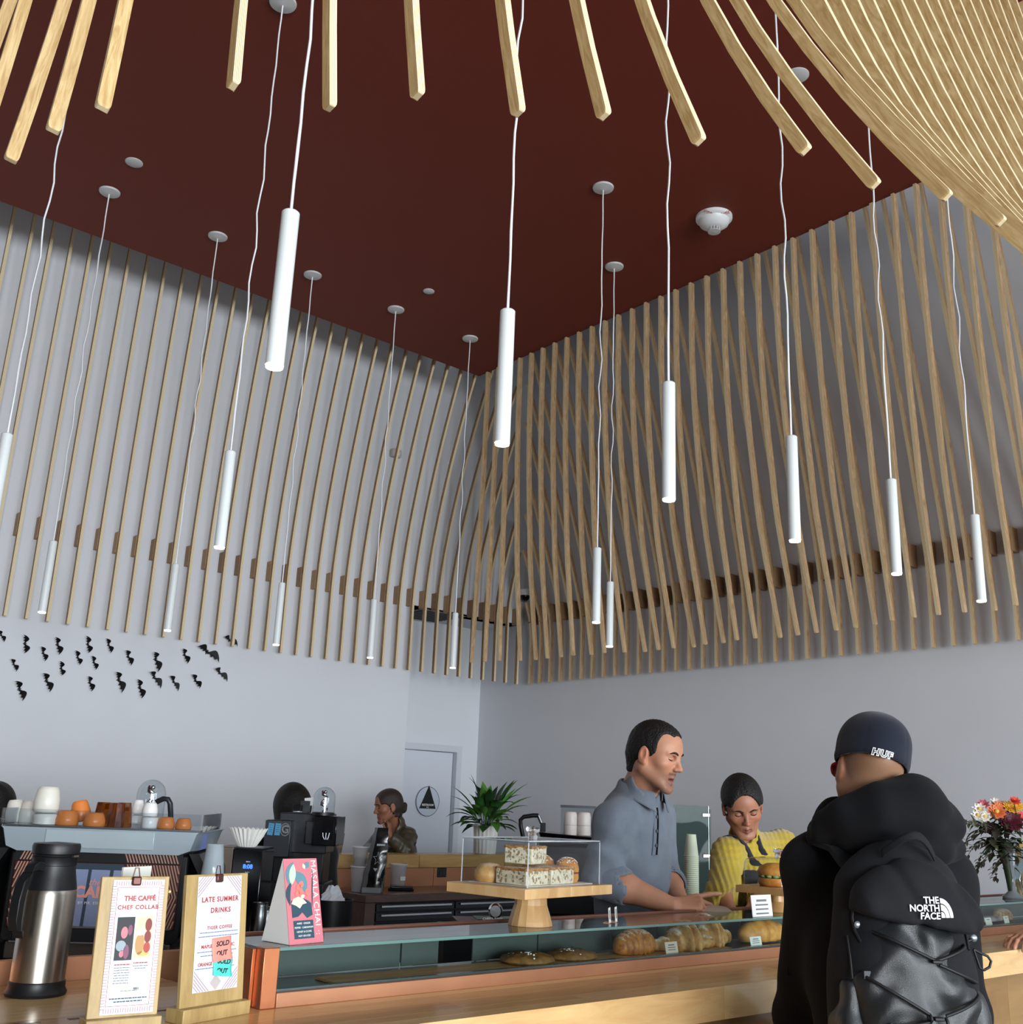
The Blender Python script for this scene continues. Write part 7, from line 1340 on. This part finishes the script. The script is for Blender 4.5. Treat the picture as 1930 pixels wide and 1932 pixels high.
    def onto(o, org, ux, uy, din, S2, lift=.0008):
        me = o.data; n = len(me.vertices); co = np.empty(n*3, np.float32); me.vertices.foreach_get('co', co); co = co.reshape(-1, 3).astype(float); P = org+co[:, :1]*ux+co[:, 1:2]*uy; Q = march(S2, P-din*.08, din)-din*(lift+co[:, 2:]*1.0)
        I = np.array(ROOTM[t.name].inverted()); me.vertices.foreach_set('co', (Q@I[:3, :3].T+I[:3, 3]).astype(np.float32).ravel()); me.update()
    hb = cp(-.012, -.11, -.036); out = CR@A3(0, -1, 0); ux = CR@A3(-1, 0, 0)*-1; ux = CR@A3(1, 0, 0); uy = CR@A3(0, 0, 1)
    o = text('HUF', .020, 'cap_lettering', M_emb, t, depth=.0006, bold=.0017, spacing=1.2, shear=.08); onto(o, hb, ux, uy, -out, O_); o = text('HUF', .020, 'cap_lettering', M_nav, t, depth=.0012, spacing=1.2, bold=-.0002, shear=.08); onto(o, hb, ux, uy, -out, O_)
    sb = cp(-.09, .045, -.035); mk = MB().prism([(-.010, -.010), (.012, -.010), (.004, .0), (-.002, .012), (-.006, .002)], .0006).build('side_mark', M_emb, t); onto(mk, sb, CR@A3(0, -1, 0), uy, CR@A3(1, 0, 0), O_)
    # hoodie
    M_hd = cloth('black_hoodie_cloth', '#0c0d11', rough=.9, bump=.12, scale=500, sheen=.02)
    S_ = SDF(); torso(S_, .012)
    for s_, el, wr in ((shL, elL, wrL), (shR, elR, wrR)): S_.cap(s_, el, .072, .066, k=.045); S_.cap(el, el+(wr-el)*.9, .066, .05, k=.03)
    S_.plane((0, 0, pel[2]-.08), (0, 0, -1)); S_.cap(F_.h(0, .02, -.09), F_.h(0, .0, .02), .066, .07, k=.008, sub=True)
    fd = folds(.0045, [(.8, .1, .6, 42, 0), (-.7, .2, .7, 55, 1), (.3, .3, .9, 30, 2)]); lo, hi = bounds([shL, shR, elL, elR, wrL, wrR, nb, pel], .13)
    sdf_obj('hoodie', S_, M_hd, t, axis(lo[0], hi[0], .0075, []), axis(lo[1], hi[1], .0075, []), axis(pel[2]-.12, hi[2], .0075, []), disp=lambda P: fd(P)*(.6+smaxpt(P, elL, .2)+smaxpt(P, elR, .2)))
    S_ = SDF(); H_ = SDF()
    pts = [(1560, 1560, 2.30, .036), (1610, 1545, 2.25, .046), (1670, 1530, 2.22, .056), (1728, 1524, 2.22, .062), (1765, 1558, 2.25, .052), (1752, 1580, 2.36, .045)]
    for (a, b) in zip(pts, pts[1:]): S_.cap(G(*a[:3]), G(*b[:3]), a[3], b[3], k=.03)
    low = [(1545, 1575, 2.33, .030), (1610, 1585, 2.25, .036), (1690, 1592, 2.20, .042), (1760, 1600, 2.22, .040), (1790, 1600, 2.30, .032)]
    for (a, b) in zip(low, low[1:]): S_.cap(G(*a[:3]), G(*b[:3]), a[3], b[3], k=.014)
    fl = [(1552, 1566, 2.40, .034), (1575, 1530, 2.46, .028), (1620, 1512, 2.50, .022)]
    for (a, b) in zip(fl, fl[1:]): S_.cap(G(*a[:3]), G(*b[:3]), a[3], b[3], k=.03)
    S_.cap(F_.h(0, .01, -.10), F_.h(0, .0, -.01), .068, .076, k=.010, sub=True)
    lo, hi = bounds([G(*p[:3]) for p in pts+low+fl], .09); fd2 = folds(.004, [(.5, .5, 1.2, 50, 0), (.9, -.3, .5, 65, 1)]); sdf_obj('hood', S_, M_hd, t, axis(lo[0], hi[0], .006, []), axis(lo[1], hi[1], .006, []), axis(lo[2], hi[2], .006, []), disp=fd2)
    trousers(t, *hips, pel[2]+.02); shoes(t, hips, f, M_shoe)
    return t
CUST = customer()
# ---------------------------------------------------------------- the backpack on his back
def backpack():
    O = pD(1704, 1800, 2.10); xa = Vector((.80, -.60, 0)).normalized(); M = frame(O, xa, z=(0, 0, 1)); M = M @ Rm('Y', 2)      # local x right, y away from viewer, z up
    t = thing('backpack', 'black backpack with bungee cords worn by the capped customer', 'backpack', M=M)
    Mi = np.array(M); L2 = lambda x, y, z: Mi[:3, :3]@A3(x, y, z)+Mi[:3, 3]; R = Mi[:3, :3]
    M_pk = cloth('backpack_canvas', '#0f1014', rough=.75, bump=.25, scale=800, sheen=.02); M_rip = cloth('backpack_ripstop', '#161a1c', rough=.34, bump=.2, scale=900, sheen=0, spec=.8); M_cord2 = mat('bungee_cord', '#0c0d0f', rough=.55); M_tab = mat('grey_tab', '#3b3d42', rough=.6)
    def main(S_, inf=0, k=.04):
        S_.ell(L2(0, .02, .085), [.135+inf, .085+inf, .135+inf], k=k, R=R); S_.cap(L2(-.045, .01, -.02), L2(.045, .01, -.02), .095+inf, k=k); S_.ell(L2(0, .01, -.10), [.148+inf, .10+inf, .17+inf], k=k, R=R); S_.ell(L2(0, .01, -.22), [.15+inf, .10+inf, .13+inf], k=k, R=R)
    S_ = SDF(); main(S_); fd = folds(.003, [(.6, .3, .8, 60, 0), (-.7, .3, .6, 48, 1)]); b6 = lambda st, zlo=-.36, zhi=.26: [axis(a-.24, a+.24, st, []) for a in O[:2]]+[axis(O[2]+zlo, O[2]+zhi, st, [])]
    sdf_obj('main_pocket', S_, M_pk, t, *b6(.0068), disp=fd)
    # upper lid panel
    S_ = SDF(); S_.ell(L2(0, -.050, .085), [.118, .048, .098], k=.03, R=R); S_.cap(L2(-.088, -.052, .088), L2(.098, -.052, .076), .036, k=.04); S_.plane(L2(0, 0, .064), R@A3(-.09, 0, -1), k=.003); S_.plane(L2(0, .0, 0), R@A3(0, 1, 0), k=.01)
    cr = lambda P: fd(P)*.6+.006*np.maximum(0, np.sin(((P-O)@R)[:, 0]*55+((P-O)@R)[:, 2]*24))**3-.002
    sdf_obj('lid_panel', S_, M_pk, t, *b6(.0055, -.02, .24), disp=cr); LID = S_
    def surf(S2, x, z, lift=.001): p = march(S2, [L2(x, -.25, z)], R@A3(0, 1, 0), 60)[0]; return p-R@A3(0, lift, 0)
    # lower front pocket in shiny ripstop with creases
    S_ = SDF(); S_.ell(L2(.0, -.045, -.075), [.122, .058, .17], k=.03, R=R); S_.ell(L2(.02, -.05, -.24), [.12, .062, .10], k=.03, R=R); S_.plane(L2(0, 0, .075), R@A3(0, 0, 1), k=.01)
    rip = lambda P: .0055*(np.sin(((P-O)@R)[:, 0]*62+3*np.sin(((P-O)@R)[:, 2]*21+1)+1.5*np.sin(((P-O)@R)[:, 0]*31))*np.clip(.6+((P-O)@R)[:, 0]*4, .15, 1.3)+.6*np.sin(((P-O)@R)[:, 2]*75+2.5*np.sin(((P-O)@R)[:, 0]*38)))
    sdf_obj('front_pocket', S_, M_rip, t, *b6(.0052, -.36, .12), disp=rip); POC = S_
    # side wings with cord loops
    for sg in (-1, 1):
        S_ = SDF(); S_.ell(L2(sg*.125, -.012, -.20), [.032, .068, .115], k=.02, R=R); S_.cap(L2(sg*.122, -.035, -.07), L2(sg*.128, -.045, -.19), .022, .026, k=.02); sdf_obj('side_pocket', S_, M_rip, t, *b6(.0065, -.36, -.02), disp=lambda P: rip(P)*.7)
    tube = lambda nm, pts, r, m: MB().tube(pts, r, 8).build(nm, m, t, world=True, smooth=60)
    BOTH = SDF(); BOTH.p = POC.p+LID.p
    def cordline(nm, zig, r=.0034):
        pts = []
        for (a, b) in zip(zig, zig[1:]):
            for i in range(9): u = i/9; pts.append(surf(POC, a[0]+(b[0]-a[0])*u, a[1]+(b[1]-a[1])*u, .0075+.006*math.sin(PI*u)))
        pts.append(surf(POC, *zig[-1], .0075)); return tube(nm, pts, r, M_cord2)
    px = lambda x, y: ((x-1704)*.00107, -(y-1800)*.00107)
    cordline('bungee_cord', [px(1606, 1753), px(1722, 1798), px(1822, 1762)]); cordline('bungee_cord', [px(1728, 1804), px(1818, 1836), px(1822, 1852), px(1735, 1887)]); cordline('bungee_cord', [px(1604, 1836), px(1704, 1886), px(1706, 1898), px(1640, 1912)]); cordline('bungee_cord', [px(1734, 1890), px(1736, 1906), px(1800, 1930)])
    for x, y in ((1722, 1799), (1720, 1892)): p = surf(POC, *px(x, y), .010); MB().box((0, 0, 0), (.020, .010, .007), frame(p, xa, z=(0, 0, 1))).build('cord_knot', M_cord2, t, world=True, bevel=.002)
    for x, y in ((1603, 1751), (1824, 1760), (1822, 1844), (1640, 1913)): p = surf(POC, *px(x, y), .006); MB().lathe([(.006, 0), (.007, .003), (.003, .005)], frame(p, xa, z=-(R@A3(0, 1, 0))), n=12).build('cord_anchor', mat('anchor_metal', '#8b9296', rough=.3, metal=.8), t, world=True, smooth=50)
    p = surf(POC, *px(1606, 1832), .004); MB().box((0, 0, 0), (.013, .004, .014), frame(p, xa, z=(0, 0, 1))).build('reflective_tab', M_tab, t, world=True)
    # haul handle, straps, zip
    hp = [L2(-.055+.11*i/10, -.035-.035*math.sin(PI*i/10), .190+.040*math.sin(PI*i/10)) for i in range(11)]; MB().rings([[p+R@A3(0, -.004, .009), p+R@A3(0, .004, .009), p+R@A3(0, .004, -.009), p+R@A3(0, -.004, -.009)] for p in hp]).build('haul_handle', M_pk, t, world=True, smooth=60, bevel=.003)
    z_ = []
    for i in range(21): a = math.radians(-20+220*i/20); z_.append(surf(S_main_(main), .115*math.cos(a), .060+.112*math.sin(a), .002))
    tube('zipper', z_, .0032, M_cord2)
    tube('zipper_pull', [surf(S_main_(main), -.126, .03, .006), surf(S_main_(main), -.128, -.01, .008), surf(S_main_(main), -.127, -.045, .008)], .0022, M_cord2)
    for sg, top in ((-1, (1588, 1588)), (1, (1795, 1610))):
        a = L2(sg*.075, .05, .15); q = [a, a+R@A3(sg*.01, .05, .035), a+R@A3(sg*.022, .12, .045), a+R@A3(sg*.03, .20, .0), a+R@A3(sg*.035, .25, -.10), a+R@A3(sg*.04, .23, -.24)]
        MB().rings([[p+R@A3(-.03, 0, .0), p+R@A3(.03, 0, 0), p+R@A3(.028, 0, .010), p+R@A3(-.028, 0, .010)] for p in q]).build('shoulder_strap', M_pk, t, world=True, smooth=60)
    # white printed logo
    M_logo = mat('white_logo_print', '#e8e9ea', rough=.5)
    def onto(o, org):
        me = o.data; n = len(me.vertices); co = np.empty(n*3, np.float32); me.vertices.foreach_get('co', co); co = co.reshape(-1, 3).astype(float); P = np.array([L2(org[0]+x, -.25, org[1]+y+.06*x) for x, y, z in co]); Q = march(LID, P, R@A3(0, 1, 0), 60)-(R@A3(0, 1, 0))*(.0060+co[:, 2:]*.8)
        I = np.array(M.inverted()); me.vertices.foreach_set('co', (Q@I[:3, :3].T+I[:3, 3]).astype(np.float32).ravel()); me.update()
    for k, s in enumerate(('THE', 'NORTH', 'FACE')): o = text(s, .0172, 'logo_lettering', M_logo, t, align='RIGHT', bold=.00035, depth=.0003, spacing=1.0); onto(o, (px(1731, 1695)[0], px(1731, 1695)[1]-.0142*k))
    for r0, r1 in ((.0, .0075), (.0090, .0165), (.0180, .0245)):
        poly = [(r1*math.cos(a), r1*math.sin(a)*1.45) for a in [i*PI/2/10 for i in range(11)]]+[(r0*math.cos(a), r0*math.sin(a)*1.45) for a in [PI/2-i*PI/2/10 for i in range(11)]]
        g = MB(); 
        if r0 == 0: poly = poly[:11]+[(0, 0)]
        n2 = len(poly)//2
        if r0 > 0:
            outer, inner = poly[:11], poly[11:][::-1]; g.rings([[(*p, .0002) for p in outer], [(*p, .0002) for p in inner]], closed=False)
        else: g.add([(x, y, .0002) for x, y in poly], [tuple(range(len(poly)))])
        o = g.build('logo_dome', M_logo, t); onto(o, (px(1733, 1724)[0], px(1733, 1724)[1]))
    # carabiner clipped at the right side
    cb = thing('carabiner', 'small black carabiner clipped to the right side of the backpack', 'carabiner', M=frame(pD(1853, 1812, 2.08), xa, z=(0, 0, 1)))
    MB().tube([(-.016, 0, .020), (-.004, 0, .014), (.012, 0, .008), (.018, 0, -.001), (.014, 0, -.012), (.002, 0, -.018), (-.006, 0, -.014), (-.016, 0, .020)], .0026, 8).build('hook', M_cord2, cb, smooth=60)
    MB().tube([(-.016, 0, .020), (-.011, 0, .003), (-.006, 0, -.014)], .0018, 8).build('gate', mat('anchor_metal', '#8b9296'), cb, smooth=60)
_cache = {}
def S_main_(main):
    if 'm' not in _cache: s = SDF(); main(s); _cache['m'] = s
    return _cache['m']
backpack()
# ---------------------------------------------------------------- neighbour whose hand rests on the bar at the right edge
def neighbour():
    W = pz(1950, 1757, CT+.050); tip = pz(1908, 1778, CT+.02); hdir = tip-W; hdir[2] = -.025; nb = A3(4.45, 1.15, 1.52); pel = A3(4.45, 1.1, .95); f = A3(0, 1, 0); rt = A3(1, 0, 0)
    shs = [nb-rt*.18-A3(0, 0, .06), nb+rt*.18-A3(0, 0, .06)]; hips = (pel-rt*.09, pel+rt*.09); el = shs[0]+A3(-.06, .12, -.26); el2 = shs[1]+A3(.05, .02, -.30); t = person('person cut by the right edge, only a hand resting on the bar', 4.45, 1.1)
    F_ = Fig(nb+A3(0, .03, .19), (-.3, 1, 0)); S_ = SDF(); F_.head(S_, neck=nb)
    def torso(S_, inf):
        for s_ in shs: S_.cap(nb-A3(0, 0, .02), s_, .055+inf, .065+inf, k=.05)
        S_.ell(nb-A3(0, 0, .24), (.17+inf, .12+inf, .2), k=.05); S_.ell((nb+pel)/2-A3(0, 0, .06), (.16+inf, .115+inf, .25), k=.05)
    torso(S_, -.012); S_.ell(pel, (.15, .12, .13), k=.05); legs(S_, *hips); S_.cap(shs[0], el, .05, .042, k=.03); S_.cap(el, W, .042, .028, k=.02); S_.cap(shs[1], el2, .05, .042, k=.03); S_.cap(el2, el2-A3(0, -.03, .24), .042, .028, k=.02)
    hand(S_, W, hdir, (0, 0, 1), side=-1, curls=[(4, 22, 18), (5, 24, 18), (5, 24, 18), (4, 22, 16)], thumb=(30, 18), sc=1.0); hand(S_, el2-A3(0, -.03, .24), (0, .05, -1), (1, 0, 0), side=1, curl=(20, 25, 20))
    lo, hi = bounds([pel, *shs, W, tip, el, el2, F_.h(0, 0, .12)], .15); sdf_obj('body', S_, M_skin, t, axis(lo[0], hi[0], .016, [(W[0]-.16, W[0]+.06, .0036)]), axis(lo[1], hi[1], .016, [(W[1]-.06, W[1]+.16, .0036)]), axis(ZF+.03, hi[2], .018, [(W[2]-.06, W[2]+.06, .0036)]), color=face_color(F_, '#bb8568', '#9a5a50'))
    S_ = SDF(); F_.hair(S_, t=.008); S_.ell(F_.h(0, .100, -.01), [.062, .055, .083], k=.008, R=F_.R, sub=True); c = F_.H[:3, 3]; a, b = c-.17, c+.17; sdf_obj('hair', S_, M_hairb, t, *[axis(a[i], b[i], .007, []) for i in range(3)])
    S_ = SDF(); torso(S_, .008); S_.plane((0, 0, .9), (0, 0, -1)); S_.cap(shs[0], el, .062, .055, k=.03); S_.cap(el, el+(W-el)*.55, .055, .045, k=.02); S_.cap(shs[1], el2, .062, .055, k=.03); sdf_obj('jumper', S_, cloth('blue_jumper', '#39445a'), t, axis(lo[0], hi[0], .011, []), axis(lo[1], hi[1], .011, []), axis(.86, nb[2]+.05, .011, []))
    trousers(t, *hips, 1.0); shoes(t, hips, f, M_shoe)
neighbour()
